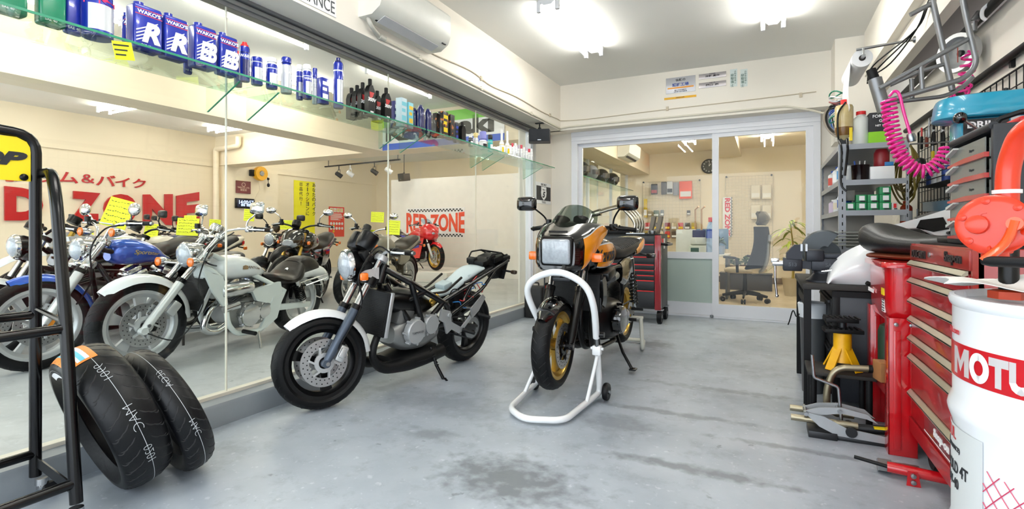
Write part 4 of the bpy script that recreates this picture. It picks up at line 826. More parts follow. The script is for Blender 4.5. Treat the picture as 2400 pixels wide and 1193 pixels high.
# ------------------------------------------------------------------ the rest of the showroom bikes
def bike_plain(label, rear, head, lean, wb, tankc, framec, fend, seatc, rimm, lamp='round', steerd=-8, tail=None, R_=.30, mir=True, fairing=None, trellis=None, mirc=BLACK, tall=0., inds=True, enginec=None, tankz=.0, barm=BLACK, lampm=BLACK, panel=None):
    o = bike_root('motorcycle', label, (rear[0], rear[1], SF), head, lean); t = tall; hx = wb-.34
    X = steer((hx, 0, .86+t), .46, steerd); Rf = R_+(.04 if t else 0)
    wheel(o, 'front_wheel', (wb, 0, Rf), Rf, .11, Rf*.74, rimm, 5, .035, [(1, .145, .06), (-1, .145, -.06)], X, carrier=GOLD if rimm is BLACK else SILV)
    wheel(o, 'rear_wheel', (0, 0, R_), R_, .15, R_*.72, rimm, 5, .035, [(-1, .1, -.07)])
    fork(o, (wb+.01, Rf), (wb-.16, .60+t), (hx+.02, .93+t), .1, .024, SILV, CHROME if not t else GOLD, X); clamps(o, (hx+.02, .92+t), (hx+.11, .77+t), .1, BLACK, BLACK, X)
    if t: fender(o, 'front_fender', (wb-.02, 0, Rf), Rf+.13, 40, 140, .11, fend, X)
    else: fender(o, 'front_fender', (wb, 0, Rf), Rf+.033, 42, 165, .125, fend, X)
    if lamp == 'round': round_lamp(o, (wb-.16, 0, .86+t), .088, .13, lampm, CHROME, X)
    elif lamp == 'wedge':
        b = MB(X); b.sloft([(wb-.08, .80, .88, .07), (wb-.14, .76, .97, .12), (wb-.24, .78, 1.02, .13), (wb-.30, .82, .98, .10)], 18, 3); h = b.build('headlight', BLKGLOSS, o)
        b = MB(X); b.sloft([(wb-.066, .80, .87, .055), (wb-.12, .77, .90, .105), (wb-.16, .79, .89, .10)], 16, 3); b.build('headlight_lens', LENS, h)
    bars(o, [(hx, .05, .96+t), (hx-.02, .12, 1.0+t), (hx-.05, .26, 1.02+t), (hx-.12, .39, 1.0+t)], .125, barm, X, lever=SILV)
    if mir:
        for sg in (1, -1): mirror(o, [(hx-.05, sg*.24, 1.02+t), (hx-.02, sg*.26, 1.10+t), (hx, sg*.31, 1.15+t)], (hx, sg*.37, 1.18+t), (.14, .085), (1, 0, 0), mirc, mirc, X, oval=mirc is CHROME)
    if inds:
        for sg in (1, -1): indicator(o, (wb-.24, sg*.10, .79+t), (wb-.23, sg*.19, .79+t), BLACK, X)
    b = MB(X); b.lathe([(.05, 0), (.055, .04), (.05, .07), (.001, .07)], (wb-.26, 0, .99+t), (-.5, 0, .85), 20); b.build('gauge_pod', BLACK, o)
    TS = [(hx-.06, .70+t, .84+t+tankz, .07), (hx-.12, .67+t, .90+t+tankz, .13, 2.7), (hx-.27, .68+t, .93+t+tankz, .155, 2.6), (hx-.42, .70+t, .88+t, .14, 2.6), (hx-.56, .71+t, .81+t, .09)]
    sub_tank(o, TS, tankc, cap=(hx-.25, 0, .925+t+tankz))
    MB().sloft([(hx-.48, .70+t, .80+t, .08), (hx-.62, .68+t, .79+t, .13), (hx-.85, .70+t, .80+t, .14), (hx-1.0, .73+t, .87+t, .13), (-.20, .80+t, .92+t, .09), (-.24, .82+t, .90+t, .06)], 20, 4).build('seat', seatc, o)
    MB().sloft([(.35, .64+t, .74+t, .12), (.08, .68+t, .81+t, .13), (-.20, .77+t, .89+t, .10), (-.34, .85+t, .91+t, .05)], 18, 4).build('tail_fairing', tail or tankc, o)
    MB().box((-.33, 0, .83+t), (.03, .12, .05), None, .01).build('tail_lamp', REDL, o, label='red tail lamp')
    fender(o, 'rear_mudguard', (0, 0, R_), R_+.06, 70, 190, .15, BLACK, drop=.05)
    e = MB(); e.sloft([(hx-.08, .30, .45, .12, 3), (hx-.2, .22, .54+t*.5, .17, 3.2), (hx-.45, .21, .54+t*.5, .18, 3.2), (hx-.6, .26, .46, .12, 3)], 18, 3); E_ = e.build('engine', enginec or mat('#3C3C3D', .4, .6), o)
    f = MB(); fins(f, (hx-.2, 0, .56+t*.5), (.25, 0, 1), (.17, .30), 8, .018); f.build('cylinder_fins', CAST, E_); cover(o, (hx-.3, .165, .36), .09, .05, enginec or SILV, 1, 6, parent=E_); cover(o, (hx-.5, .15, .36), .06, .04, enginec or SILV, 1, 5, parent=E_)
    if trellis is not None: tubes1(o, 'frame', [[(hx, .04, .83), (hx-.35, .17, .62), (.35, .16, .52)], [(hx+.02, .04, .73), (hx-.25, .17, .48), (.36, .16, .40)], [(hx-.12, .10, .76), (hx-.25, .17, .48), (hx-.38, .17, .61), (hx-.5, .165, .45)]], .016, trellis, 10, .02)
    else: tubes1(o, 'frame', [[(hx, .04, .85+t), (hx-.25, .13, .66+t), (.35, .13, .62), (.32, .13, .34)], [(hx+.05, .04, .74+t), (hx-.02, .12, .4), (hx-.1, .12, .19), (.45, .12, .18), (.32, .12, .34)], [(.4, .12, .62), (-.25, .10, .82+t)]], .017, framec, 10)
    radiator(o, (hx+.02, 0, .54), (.045, .28, .26), -.2)
    for y in (-.06, .06): MB().tube(spline([(hx-.08, y, .50), (hx+.06, y, .40), (hx+.04, y, .24), (hx-.2, y*.8, .17), (.4, -.1, .17), (.1, -.17, .24)], 5), .022, 10).build('exhaust_pipe', STEEL, o)
    MB().tube([(.25, -.16, .22), (0, -.18, .32), (-.32, -.19, .46)], [.03, .052, .05], 16).build('silencer', SILV, o)
    swing(o, (.38, .36), (0, R_), .11, SILV, .05, .03); chain(o, (0, R_), .095, (.45, .37), .04, .09)
    for sg in (1, -1):
        MB().sloft([(.46, .52, .70+t, .02), (.32, .50, .72+t, .025), (.16, .56, .72+t, .02)], 12, 3, y0=sg*.13).build('side_cover', panel or tankc, o)
        MB().tube([(.30, sg*.12, .36), (.27, sg*.25, .35)], [.014, .012], 8).build('footrest', MATBLK, o)
        indicator(o, (-.22, sg*.08, .78+t), (-.25, sg*.17, .77+t), BLACK)
    shock(o, (.30, 0, .40), (.42, 0, .64), .034, YEL if trellis is not None else BLACK, 7, 'monoshock')
    b = MB(); b.tube([(.5, .13, .2), (.55, .21, .08), (.58, .27, -.02)], .011, 8); b.build('side_stand', BLACK, o)
    if fairing:
        b = MB(X if fairing[1] == 'bar' else None); b.sloft([(wb-.02, .76, .88, .06), (wb-.10, .68, .97, .14, 2.8), (wb-.24, .66, 1.05, .19, 2.8), (wb-.36, .70, 1.02, .19, 2.8)], 22, 4); f = b.build('front_fairing', fairing[0], o)
        for sg in (1, -1):
            MB().prism([(wb-.22, .72), (wb-.34, .26), (.42, .22), (.40, .40), (wb-.50, .72)], (0, sg*.19, 0), (1, 0, 0), (0, 0, 1), .012).build('side_fairing', fairing[0], o)
            MB().prism([(wb-.40, .70), (wb-.36, .50), (.45, .42), (.30, .74), (.2, .78)], (0, sg*.198, 0), (1, 0, 0), (0, 0, 1), .01).build('fairing_flash', fairing[2], o, label='blue and white flash')
            MB().ell((wb-.045, sg*.06, .82), (.03, .045, .035), 12, 7).build('headlight_lens', LENS, f)
        b = MB(); b.sheet(lambda u, v: V((wb-.16-.2*u-.07*abs(2*v-1)**2, (v-.5)*.3, 1.0+.16*u-.03*abs(2*v-1))), 6, 8, .003); b.build('windscreen', glassmat('#DDE8F0', 1), f)
    return o
SEATB = mat('#15110F', .45, var=.1, spec=.3); MAR = mat('#8E1018', .25, coat=.6); CRM = mat('#EEE6D6', .3, coat=.4)
bike_plain('black motorcycle with white fender and round lamp at the street end of the row', (-5.45, 3.12), -6, 6, 1.42, BLKGLOSS, BLACK, PEARL, SEATB, SILV, steerd=-12, mir=False, tankz=-.03)
mo = bike_plain('white and black motard with angular white shrouds behind the blue motorcycle', (-5.95, 3.6), -6, 6, 1.42, PEARL, BLACK, PEARL, SEATB, BLACK, lamp=None, tall=.06, mir=False, inds=False, tankz=-.05)
for sg in (1, -1): MB().prism([(1.30, .95), (1.22, .70), (1.12, .56), (.95, .58), (.88, .72), (.70, .80), (.95, .96)], (0, sg*.17, 0), (1, 0, 0), (0, 0, 1), .05).build('radiator_shroud', PEARL, mo)
bike_plain('cream motorcycle with brown seat and script lettering on its side panel', (-6.45, 4.3), -8, 6, 1.36, CRM, BLACK, CRM, SEATB, SILV, mirc=BLACK, panel=CRM, tail=CRM)
bike_plain('red motorcycle with black frame and dark red lattice standing behind the black naked one', (-6.6, 6.1), -15, 6, 1.38, MAR, MAR, BLACK, SEATB, BLACK, trellis=MAR, mirc=BLACK, lampm=CHROME)
bike_plain('black naked motorcycle with wedge headlight and raised tail below the yellow banner', (-5.9, 5.5), -30, 6, 1.42, BLKGLOSS, BLACK, BLACK, SEATB, BLACK, lamp='wedge', mirc=CHROME, tankz=.0, tall=.05)
bike_plain('grey and chrome motorcycle half hidden by the stripped black one', (-4.97, 6.3), -11, 5, 1.42, mat('#8E8A80', .3, .5), BLACK, CHROME, SEATB, SILV, mirc=CHROME, enginec=mat('#B6AE9C', .4, .6), barm=CHROME, lampm=CHROME)
bike_plain('navy motorcycle behind the price cards near the red letter wall', (-8.3, 5.6), -6, 6, 1.4, mat('#1C2A5E', .25, coat=.6), BLACK, BLACK, SEATB, BLACK, mirc=BLACK)
bike_plain('small dark red motorcycle under the digital clock on the far wall', (-8.9, 6.0), -6, 6, 1.36, MAR, BLACK, BLACK, SEATB, SILV, mirc=BLACK)
sb = bike_plain('red white and blue faired sport motorcycle on a plinth before the white partition', (-6.9, 8.63), -76, 3, 1.30, mat('#D8151C', .2, coat=.8), BLACK, mat('#D8151C', .2, coat=.8), SEATB, GOLD, lamp=None, inds=False, mir=False, tail=PEARL, panel=PEARL, fairing=(mat('#D8151C', .2, coat=.8), 'body', mat('#2A2A9A', .25, coat=.6)))
sb.location.z = .305; sb.scale = (.88, .88, .88)
tag(MB().bx(-7.3, -5.3, 8.0, 9.35, SF, .30, .01).build('display_plinth', mat('#F4F1EA', .6), base=True), 'low white display plinth in front of the white partition', 'plinth')
# ------------------------------------------------------------------ price cards clipped to the bikes
def PT(px, py, t): return V((0, 0, EYE))+ray(px, py)*t
for px, py, t, w, h, rx, ry, rz, lb in (
    (262, 532, 4.7, .22, .27, -.2, .28, .62, 'large slanted price card on the bars of the blue motorcycle'),
    (438, 552, 5.6, .24, .19, -.1, .04, .45, 'wide price card above the brown seat, before the letter E'),
    (446, 524, 6.3, .15, .10, 0, 0, .45, 'price card peeping out above the wide card by the letter E'),
    (352, 556, 6.0, .16, .16, -.1, .12, .5, 'price card under the letter N over the blue tank'),
    (503, 540, 6.6, .15, .14, 0, .06, .4, 'price card beside the pane joint left of the digital clock'),
    (583, 518, 6.6, .14, .15, 0, .08, .4, 'price card just under the digital clock'),
    (672, 538, 7.2, .19, .13, 0, .02, .4, 'price card by the foot of the tall yellow banner'),
    (884, 521, 7.0, .19, .14, 0, .06, .25, 'price card hung highest by the third pane joint'),
    (921, 550, 6.5, .18, .18, 0, .06, .25, 'price card over the grey motorcycle tank beside the pane joint'),
    (868, 553, 6.8, .12, .08, 0, 0, .25, 'little price card low behind the stripped motorcycle gauges'),
    (202, 556, 5.2, .14, .06, 0, -.1, .6, 'price card lying low behind the black rack post')):
    plate_tag(PT(px, py, t), (w, h), (rx, ry, rz), lb)
# ================================================================== SHOWROOM WALLS: LETTERS, POSTERS, FITTINGS
LRED = mat('#B80F18', .3, coat=.2, var=.08, vs=3)
def yz(px, py, X=XF): p = onX(px, py, X); return p.y, p.z
o = thing('wall_lettering', 'huge red cut-out block letters RED ZONE on the cream far wall', 'wall letters', (XF+.02, 5.3, 1.2))
def letter(ch, y0, y1, zb0, zt0, zb1, zt1, curve=0.):
    b = MB()
    me = text_mesh(ch, .06, 0, 1); xs = [v.co.x for v in me.vertices]; ys = [v.co.y for v in me.vertices]; ax, bx_, ay, by = min(xs), max(xs), min(ys), max(ys)
    def wp(a, b_, c): return None
    vs = []
    for v in me.vertices:
        u = (v.co.x-ax)/(bx_-ax); w = (v.co.y-ay)/(by-ay); zb = zb0+(zb1-zb0)*u; zt = zt0+(zt1-zt0)*u+curve*(u-.5)**2*4
        vs.append(V((XF+.012+(v.co.z > .0001)*.035, y0+(y1-y0)*u, zb+(zt-zb)*w)))
    b.raw(vs, [list(f.vertices) for f in me.polygons]); return b.build('letter', LRED, o, world=True)
def L(ch, x0, x1, tl, bl, tr, br):
    y0, zt0 = yz(x0, tl); _, zb0 = yz(x0, bl); y1, zt1 = yz(x1, tr); _, zb1 = yz(x1, br); letter(ch, y0, y1, zb0, zt0, zb1, zt1)
L('D', 8, 98, 436, 517, 446, 517); L('Z', 162, 232, 447, 518, 453, 518); L('O', 240, 318, 455, 522, 455, 525); L('N', 333, 402, 456, 526, 455, 528); L('E', 411, 465, 459, 527, 450, 527)
y0 = yz(8, 436)[0]; letter('E', y0-.95, y0-.2, 1.2, 1.74, 1.2, 1.74); letter('R', y0-2.0, y0-1.15, 1.2, 1.8, 1.2, 1.76)
o = thing('wall_lettering', 'thin red katakana line curving above the large red letters', 'wall letters', (XF+.02, 5.0, 1.95))
for ch, px, py, sz in (('タ', 112, 414, .19), ('ム', 158, 416, .18), ('＆', 205, 419, .15), ('バ', 247, 423, .19), ('イ', 286, 427, .17), ('ク', 325, 430, .17), ('ス', 62, 412, .2), ('カ', 10, 410, .2)):
    y, z = yz(px, py); b = MB(); b.text(ch, sz, (XF+.01, y, z), (0, 1, 0), (0, 0, 1), .015, .012, sx=1.45); b.build('letter', LRED, o, world=True)
# yellow vertical banner
def sheet_sign(name, label, cat, X, Y0, Y1, Z0, Z1, m, th=.004):
    o = thing(name, label, cat, (X, (Y0+Y1)/2, Z0)); b = MB(); b.bx(X-th, X, Y0, Y1, Z0, Z1); b.build('sheet', m, o, world=True); return o
(ya, zt), (yb, _), (_, zb) = yz(688, 420), yz(737, 424), yz(690, 532)
o = sheet_sign('banner', 'tall bright yellow banner with black Japanese writing on the far wall', 'banner', XF+.012, ya, yb, zb-.25, zt-.02, mat('#F7EE1D', .5, var=.02))
cw = (yb-ya)/3.2
for i, t in enumerate(('出品代行！', 'オークションに', 'あなたのバイク')):
    for j, ch in enumerate(t):
        if ch == 'ー': b = MB(); b.bx(XF+.013, XF+.015, ya+cw*(i+.95)+.02-.012, ya+cw*(i+.95)+.02+.012, zt-.10-j*.122-.05, zt-.10-j*.122+.05); b.build('lettering', INK, o, world=True); continue
        b = MB(); b.text(ch, .10 if ch != '！' else .09, (XF+.013, ya+cw*(i+.95)+.02, zt-.10-j*.122), (0, 1, 0), (0, 0, 1), .002, .012, sx=1.0); b.build('lettering', INK, o, world=True)
# red poster
ya, zt = yz(770, 484); yb, zb = yz(806, 546)
o = sheet_sign('poster', 'red poster with white title blocks and white text lines', 'poster', XF+.012, ya, yb, zb-.1, zt, mat('#E8432E', .5, var=.02))
b = MB(); hh = zt-zb+.1; ww = yb-ya
for i, ch in enumerate('高価買取'):
    b.bx(XF+.012, XF+.014, ya+ww*(.07+.22*i), ya+ww*(.26+.22*i), zt-hh*.18, zt-hh*.04)
rnd = random.Random(5)
for r_ in range(8): b.bx(XF+.012, XF+.014, ya+ww*.1, ya+ww*rnd.uniform(.6, .92), zt-hh*(.235+.03*r_), zt-hh*(.22+.03*r_))
for r_ in (.56, .72):
    for i in range(5): b.lathe([(.001, 0), (ww*.07, 0), (ww*.07, .003), (.001, .003)], (XF+.012, ya+ww*(.14+.18*i), zt-hh*r_), (1, 0, 0), 12)
b.build('print', WHT, o, world=True)
b = MB()
for i, ch in enumerate('高価買取'): b.text(ch, hh*.11, (XF+.0142, ya+ww*(.165+.22*i), zt-hh*.11), (0, 1, 0), (0, 0, 1), .001, .01)
for q in (.64, .82): b.lathe([(.001, 0), (ww*.06, 0), (ww*.06, .003), (.001, .003)], (XF+.013, ya+ww*.3, zt-hh*q), (1, 0, 0), 12)
b.build('title_print', mat('#E8C81E', .5), o, world=True)
# plaque and digital clock
ya, zt = yz(554, 424); yb, zb = yz(588, 455)
o = sheet_sign('plaque', 'maroon wall plaque with pale logo above the digital clock', 'plaque', XF+.31, ya*.97, yb*.97, zb-.02, zt-.02, mat('#6E2A2C', .4), .02)
b = MB(); yc = (ya+yb)/2*.97; b.lathe([(.035, 0), (.045, 0), (.045, .002), (.035, .002)], (XF+.31, yc, zt-.10), (1, 0, 0), 24, loop=True); b.text('TIRES CO. LTD.', .035, (XF+.31, yc, (zt+zb)/2-.03), (0, 1, 0), (0, 0, 1), .002, .01, sx=.9); b.text('認証店', .05, (XF+.31, yc, zb+.055), (0, 1, 0), (0, 0, 1), .002, .01); b.build('print', mat('#D8BDA8', .5), o, world=True)
ya, zt = yz(552, 464); yb, zb = yz(596, 489)
o = thing('digital_clock', 'black digital wall clock with glowing blue-white figures', 'clock', (XF+.31, (ya+yb)/2*.97, zb)); b = MB(); b.bx(XF+.28, XF+.34, ya*.97, yb*.97, zb-.02, zt-.02, .01); b.build('case', BLACK, o, world=True)
SCRN = mat('#0A1238', .3); b = MB(); b.bx(XF+.34, XF+.342, ya*.97+.025, yb*.97-.025, zb+.01, zt-.045); b.build('screen', SCRN, o, world=True)
DIG = glow('#BFD6FF', 1.4); yc = (ya+yb)/2*.97; b = MB(); b.text('14:00:57', .085, (XF+.343, yc+.01, zt-.105), (0, 1, 0), (0, 0, 1), .002, .01, sx=.9); b.text('2016  10日', .055, (XF+.343, yc-.01, zb+.05), (0, 1, 0), (0, 0, 1), .002, .02, sx=.8); b.build('digits', DIG, o, world=True)
# cord reel
y, z = yz(614, 410); p = V((XF+.36, y*.96, z-.02)); o = thing('cord_reel', 'yellow wall mounted cord reel with black bracket and dangling plug', 'cord reel', p-V((0, 0, .15)))
b = MB(); b.lathe([(.001, -.06), (.15, -.06), (.16, -.03), (.16, .03), (.15, .06), (.001, .06)], p, (1, 0, 0), 28); r_ = b.build('drum', mat('#F2B21C', .35), o, world=True); b = MB(); b.lathe([(.001, .06), (.06, .06), (.05, .075), (.001, .078)], p, (1, 0, 0), 20); b.build('hub', CAST, r_, world=True)
b = MB(); b.box(p+V((-.04, -.17, .0)), (.10, .10, .14), None, .015); b.build('bracket', MATBLK, o, world=True); b = MB(); b.tube([p+V((0, .14, -.05)), p+V((0, .2, -.08)), p+V((0, .21, -.2))], .008, 6); b.ell(p+V((0, .205, -.1)), (.03, .03, .03), 10, 6); b.ell(p+V((0, .21, -.24)), (.03, .035, .045), 10, 6); b.build('plug_lead', BLACK, o, world=True)
b = MB(); b.tube(spline([(p.x, p.y-.05, p.z-.15), (p.x, p.y-.02, p.z-.35), (p.x, p.y-.1, p.z-.5), (p.x, p.y-.16, p.z-.62)], 5), .004, 5); b.build('lead', mat('#D9C9A8', .5), o, world=True)
# corner pipe
b = MB(); b.tube(fillet([(XF+.2, 6.86, SF), (XF+.2, 6.86, 2.66), (XF+.2, 6.86, 2.78), (XF+.9, 6.86, 2.80), (XF+.9, 6.86, 2.98)], .06), .055, 14); tag(b.build('drain_pipe', CREAM2, base=True), 'cream painted pipe rising in the showroom corner right of the red letters', 'pipe')
# spotlight rail
o = thing('spotlight_rail', 'black ceiling spotlight rail over the white partition area', 'spotlight rail', (-8.2, 8.3, 2.55)); a, c = onZ(762, 391, 2.62), onZ(938, 374, 2.62); b = MB(); b.beam(a, c, .04, .03); b.build('rail', BLACK, o, world=True)
for f in (.05, .97): p = a.lerp(c, f); MB().cyl(p, (p.x, p.y, ZC), .008, seg=8).build('drop_rod', BLACK, o, world=True)
for i, f in enumerate((.2, .36, .68, .86)):
    p = a.lerp(c, f); m = WHITE if i % 2 else DARKST
    b = MB(); b.cyl(p, p-V((0, 0, .12)), .012, seg=8); b.tube([p-V((.04, 0, .1)), p-V((.04, 0, .2)), p-V((-.04, 0, .2)), p-V((-.04, 0, .1))], .006, 6, closed=True); s = b.build('spotlight_arm', m, o, world=True)
    q = p-V((0, 0, .22)); d = V((.6, .5, -.55)).normalized(); b = MB(); b.lathe([(.03, -.09), (.05, -.07), (.055, .08), (.05, .08), (.045, -.06)], q, d, 16); b.build('spotlight_head', m, s, world=True)
def speaker(label, p, w, d, h, ax, top, m, face=None):
    o = thing('loudspeaker', label, 'loudspeaker', p); M = Mx.Rotation(ax, 3, 'Z'); b = MB(Mx.Translation((0, 0, 0)) @ M.to_4x4()); b.box((0, 0, h/2), (w, d, h), (.12, 0, 0), .008); b.build('cabinet', m, o)
    b = MB(M.to_4x4()); b.box((0, -d/2-.002, h/2+.008), (w*.94, .012, h*.9), (.12, 0, 0), .004); g = b.build('grille', mat('#23262C', .8, bump=.6, bs=400), o); b = MB(M.to_4x4()); b.box((0, -d/2-.01, h*.13+.01), (w*.16, .006, .009), (.12, 0, 0)); b.build('badge', STEEL, g)
    b = MB(); b.cyl((0, 0, h), (0, 0, top-p[2]-.005), .009); b.ell((0, 0, h+.02), (.022, .022, .02), 12, 7); b.box((0, 0, top-p[2]-.006), (.11, .05, .01), None, .003); b.build('ceiling_mount', BLACK, o); return o
q = onZ(1266, 350, 2.17); speaker('small black bookshelf loudspeaker hung under the beam by the glass end', (-2.58, 6.02, 2.19), .27, .17, .17, .35, ZBM, mat('#3A3634', .5))
q = onY(930, 422, 8.9); speaker('small dark loudspeaker hung from the showroom ceiling beside the partition', (q.x, q.y+.25, q.z), .24, .16, .16, -.3, ZC, mat('#2B2320', .5))
# RED ZONE panel on the partition with chequered strips
a, c = onY(957, 552, YS), onY(1085, 490, YS)
o = thing('wall_sign', 'white wall sign reading RED ZONE between two chequered strips', 'sign', ((a.x+c.x)/2, YS, a.z)); b = MB(); b.bx(a.x-.05, c.x+.05, YS-.006, YS, a.z-.04, c.z+.04); b.build('panel', WHT, o, world=True)
w = c.x-a.x; b = MB(); me = None
def wz(A, B, Cc): u = A/(w*.5); return V(((a.x+c.x)/2+A, YS-.008-Cc, (a.z+c.z)/2+B*(1+.28*abs(u)**1.5)))
b.text('RED ZONE', .36, (0, 0, 0), (1, 0, 0), (0, 0, 1), .004, .035, warp=wz, sx=w*.94/2.0); b.build('lettering', mat('#E2461F', .45), o, world=True)
b = MB(); n = 34
for z0 in (a.z-.02, c.z-.045):
    for i in range(n):
        for r_ in (0, 1):
            if (i+r_) % 2: b.bx(a.x+w*i/n, a.x+w*(i+1)/n, YS-.009, YS-.006, z0+.03*r_, z0+.03*r_+.03)
b.build('chequer_strip', INK, o, world=True)
# maker's banner across the cross beam
a, c = onY(886, 354, 6.93), onY(1182, 300, 6.93); zb = a.z; x0, x1 = a.x, c.x
o = thing('banner', 'wide green, white and blue banner with a black word on the showroom beam', 'banner', ((x0+x1)/2, 6.94, zb)); b = MB(); b.bx(x0, x1, 6.932, 6.949, zb, 3.0); b.build('white_field', WHT, o, world=True, label='white field')
for nm, z0, z1, cc in (('blue_band', zb, zb+.105, '#4A6BD0'), ('green_band', 2.84, 3.0, '#8BD85A')): b = MB(); b.bx(x0, x1, 6.929, 6.932, z0, z1); b.build(nm, mat(cc, .5), o, world=True, label=nm.replace('_', ' '))
b = MB(); b.text('Kawasaki', .30, ((x0+x1)/2, 6.931, zb+.29), (1, 0, 0), (0, 0, 1), .002, .05, sx=(x1-x0)*.93/1.52); b.build('lettering', mat('#3A3A36', .5), o, world=True)
# ================================================================== GLASS SHELF AND THE GOODS ON IT
SZ, SX0, SX1 = 1.90, -2.832, -2.45
o = thing('glass_shelf', 'long glass shelf on glass brackets along the workshop glazing, carrying cans and bottles', 'shelf', ((SX0+SX1)/2, 3, SZ-.01))
for ya, yb in ((-.6, 1.955), (1.965, 3.40), (3.414, 4.85), (4.864, 6.22)):
    b = MB(); b.bx(SX0, SX1-.003, ya, yb, SZ-.01, SZ); s = b.build('shelf_board', SHELFGL, o, world=True); b = MB(); b.bx(SX1-.003, SX1, ya, yb, SZ-.01, SZ); b.build('shelf_edge', GREENEDGE, s, world=True, label='green polished edge')
for y in (.4, .63, 1.84, 2.09, 3.28, 3.54, 4.72, 4.98, 6.05):
    b = MB(); b.prism([(SX0, SZ-.011), (SX1-.10, SZ-.011), (SX0+.01, SZ-.15), (SX0, SZ-.15)], (0, y, 0), (1, 0, 0), (0, 0, 1), .008); s = b.build('bracket', SHELFGL, o, world=True)
    b = MB(); b.beam((SX1-.10, y, SZ-.013), (SX0+.01, y, SZ-.15), .009, .003); b.build('bracket_edge', GREENEDGE, s, world=True)
WB = mat('#1B2FA0', .22, .1, coat=.6, var=.06); WB2 = mat('#141C5E', .22, coat=.6); SIL2 = mat('#DADDE2', .3, .3); PINK = mat('#D8475A', .4); TEAL = mat('#2BB0AE', .35); LIL = mat('#8D8FD6', .35); GRN = mat('#0B7F5B', .25, coat=.5)
def sp(px, X):                                       # place on the shelf from its picture column and its distance from the glass
    p = onX(px, 300, X); return V((X, p.y, SZ)), SY*-X+CY*p.y
def base(name, label, px, X, cat, group): p, t = sp(px, X); return thing(name, label, cat, p, 0, group), t/FPX
def rect_can(px, X, wpx, hpx, label, mark=None, m=WB, group='blue rectangular oil cans on the glass shelf', dk=.62, sub='WAKO\'S'):
    o, k = base('oil_can', label, px, X, 'can', group); w, h = wpx*k*.86, hpx*k; d = w*dk; fw = w
    b = MB(); b.box((0, 0, h/2), (d, fw, h), None, .012, 3); b.build('body', m, o)
    b = MB(); b.lathe([(fw*.17, h), (fw*.17, h+.014), (.001, h+.016)], (0, -fw*.2, 0), (0, 0, 1), 18); b.build('cap', m, o)
    b = MB(); b.bx(d/2, d/2+.0012, -fw*.47, fw*.47, h*.885, h*.90); b.bx(d/2, d/2+.0012, -fw*.47, fw*.47, h*.76, h*.775); b.build('red_line', PINK, o)
    b = MB(); b.text(sub, h*.085, (d/2+.0008, 0, h*.83), (0, 1, 0), (0, 0, 1), .001, .03, sx=1.15)
    if mark:
        for i in range(7):
            z = h*(.16+.075*i); b.prism([(-fw*.44, z), (-fw*.44+fw*.75, z+h*.26), (-fw*.44+fw*.75, z+h*.26+h*.022), (-fw*.44, z+h*.03)], (d/2+.001, 0, 0), (0, 1, 0), (0, 0, 1), .001) if z+h*.28 < h*.74 else None
        b.text(mark, h*.46, (d/2+.0018, fw*.08, h*.40), (0, 1, 0), (0, 0, 1), .001, .05, .25, 1.0 if len(mark) < 2 else .62)
    b.text('SAE 40', h*.05, (d/2+.0008, -fw*.1, h*.10), (0, 1, 0), (0, 0, 1), .001, .01); b.build('print', WHT, o); return o
def round_can(px, X, wpx, hpx, label, body, cap=None, band=WHT, group='spray cans on the glass shelf', cat='spray can', name='spray_can', capf=.2, dome=True, tall_cap=False, mark=None):
    o, k = base(name, label, px, X, cat, group); r, h = wpx*k/2*.94, hpx*k; hb = h*(1-capf) if cap else h
    b = MB(); b.lathe([(r*.92, 0), (r, .004), (r, hb-.01), (r*.9, hb)], (0, 0, 0), (0, 0, 1), 22); b.build('body', body, o)
    b = MB(); b.lathe([(r*1.004, hb*.12), (r*1.004, hb*.62)], (0, 0, 0), (0, 0, 1), 22, -1.0, .9, ref=(1, 0, 0)); b.lathe([(r*1.004, hb*.80), (r*1.004, hb*.83)], (0, 0, 0), (0, 0, 1), 22); bb = b.build('label', band, o)
    if cap:
        b = MB(); rc = r*.5 if tall_cap else r*.9; b.lathe([(r*.9, hb-.004), (r*.7, hb+.012), (rc, hb+.014), (rc, h-.006), (rc*.86, h), (.001, h)] if dome else [(rc, hb), (rc, h-.004), (.001, h)], (0, 0, 0), (0, 0, 1), 20); b.build('cap', cap, o)
    if mark:
        b = MB(); b.text(mark, hb*.09, (0, 0, 0), (0, 1, 0), (0, 0, 1), .001, .03, warp=lambda a, c, e: V((math.cos(a/r)*(r*1.01+e), math.sin(a/r)*(r*1.01+e), hb*.72+c))); b.build('print', WHT, o)
    return o
def carton(px, X, wpx, hpx, label, m, group, marks=None, dk=.8):
    o, k = base('carton', label, px, X, 'box', group); w, h = wpx*k*.8, hpx*k; d = w*dk; b = MB(); b.box((0, 0, h/2), (d, w, h), None, .002); b.build('body', m, o)
    if marks: b = MB(); [b.bx(d/2, d/2+.001, -w*.42, w*f, h*z0, h*z1) for f, z0, z1 in ((.42, .72, .86), (.2, .5, .62), (.35, .2, .38))]; b.build('print', marks, o)
    return o
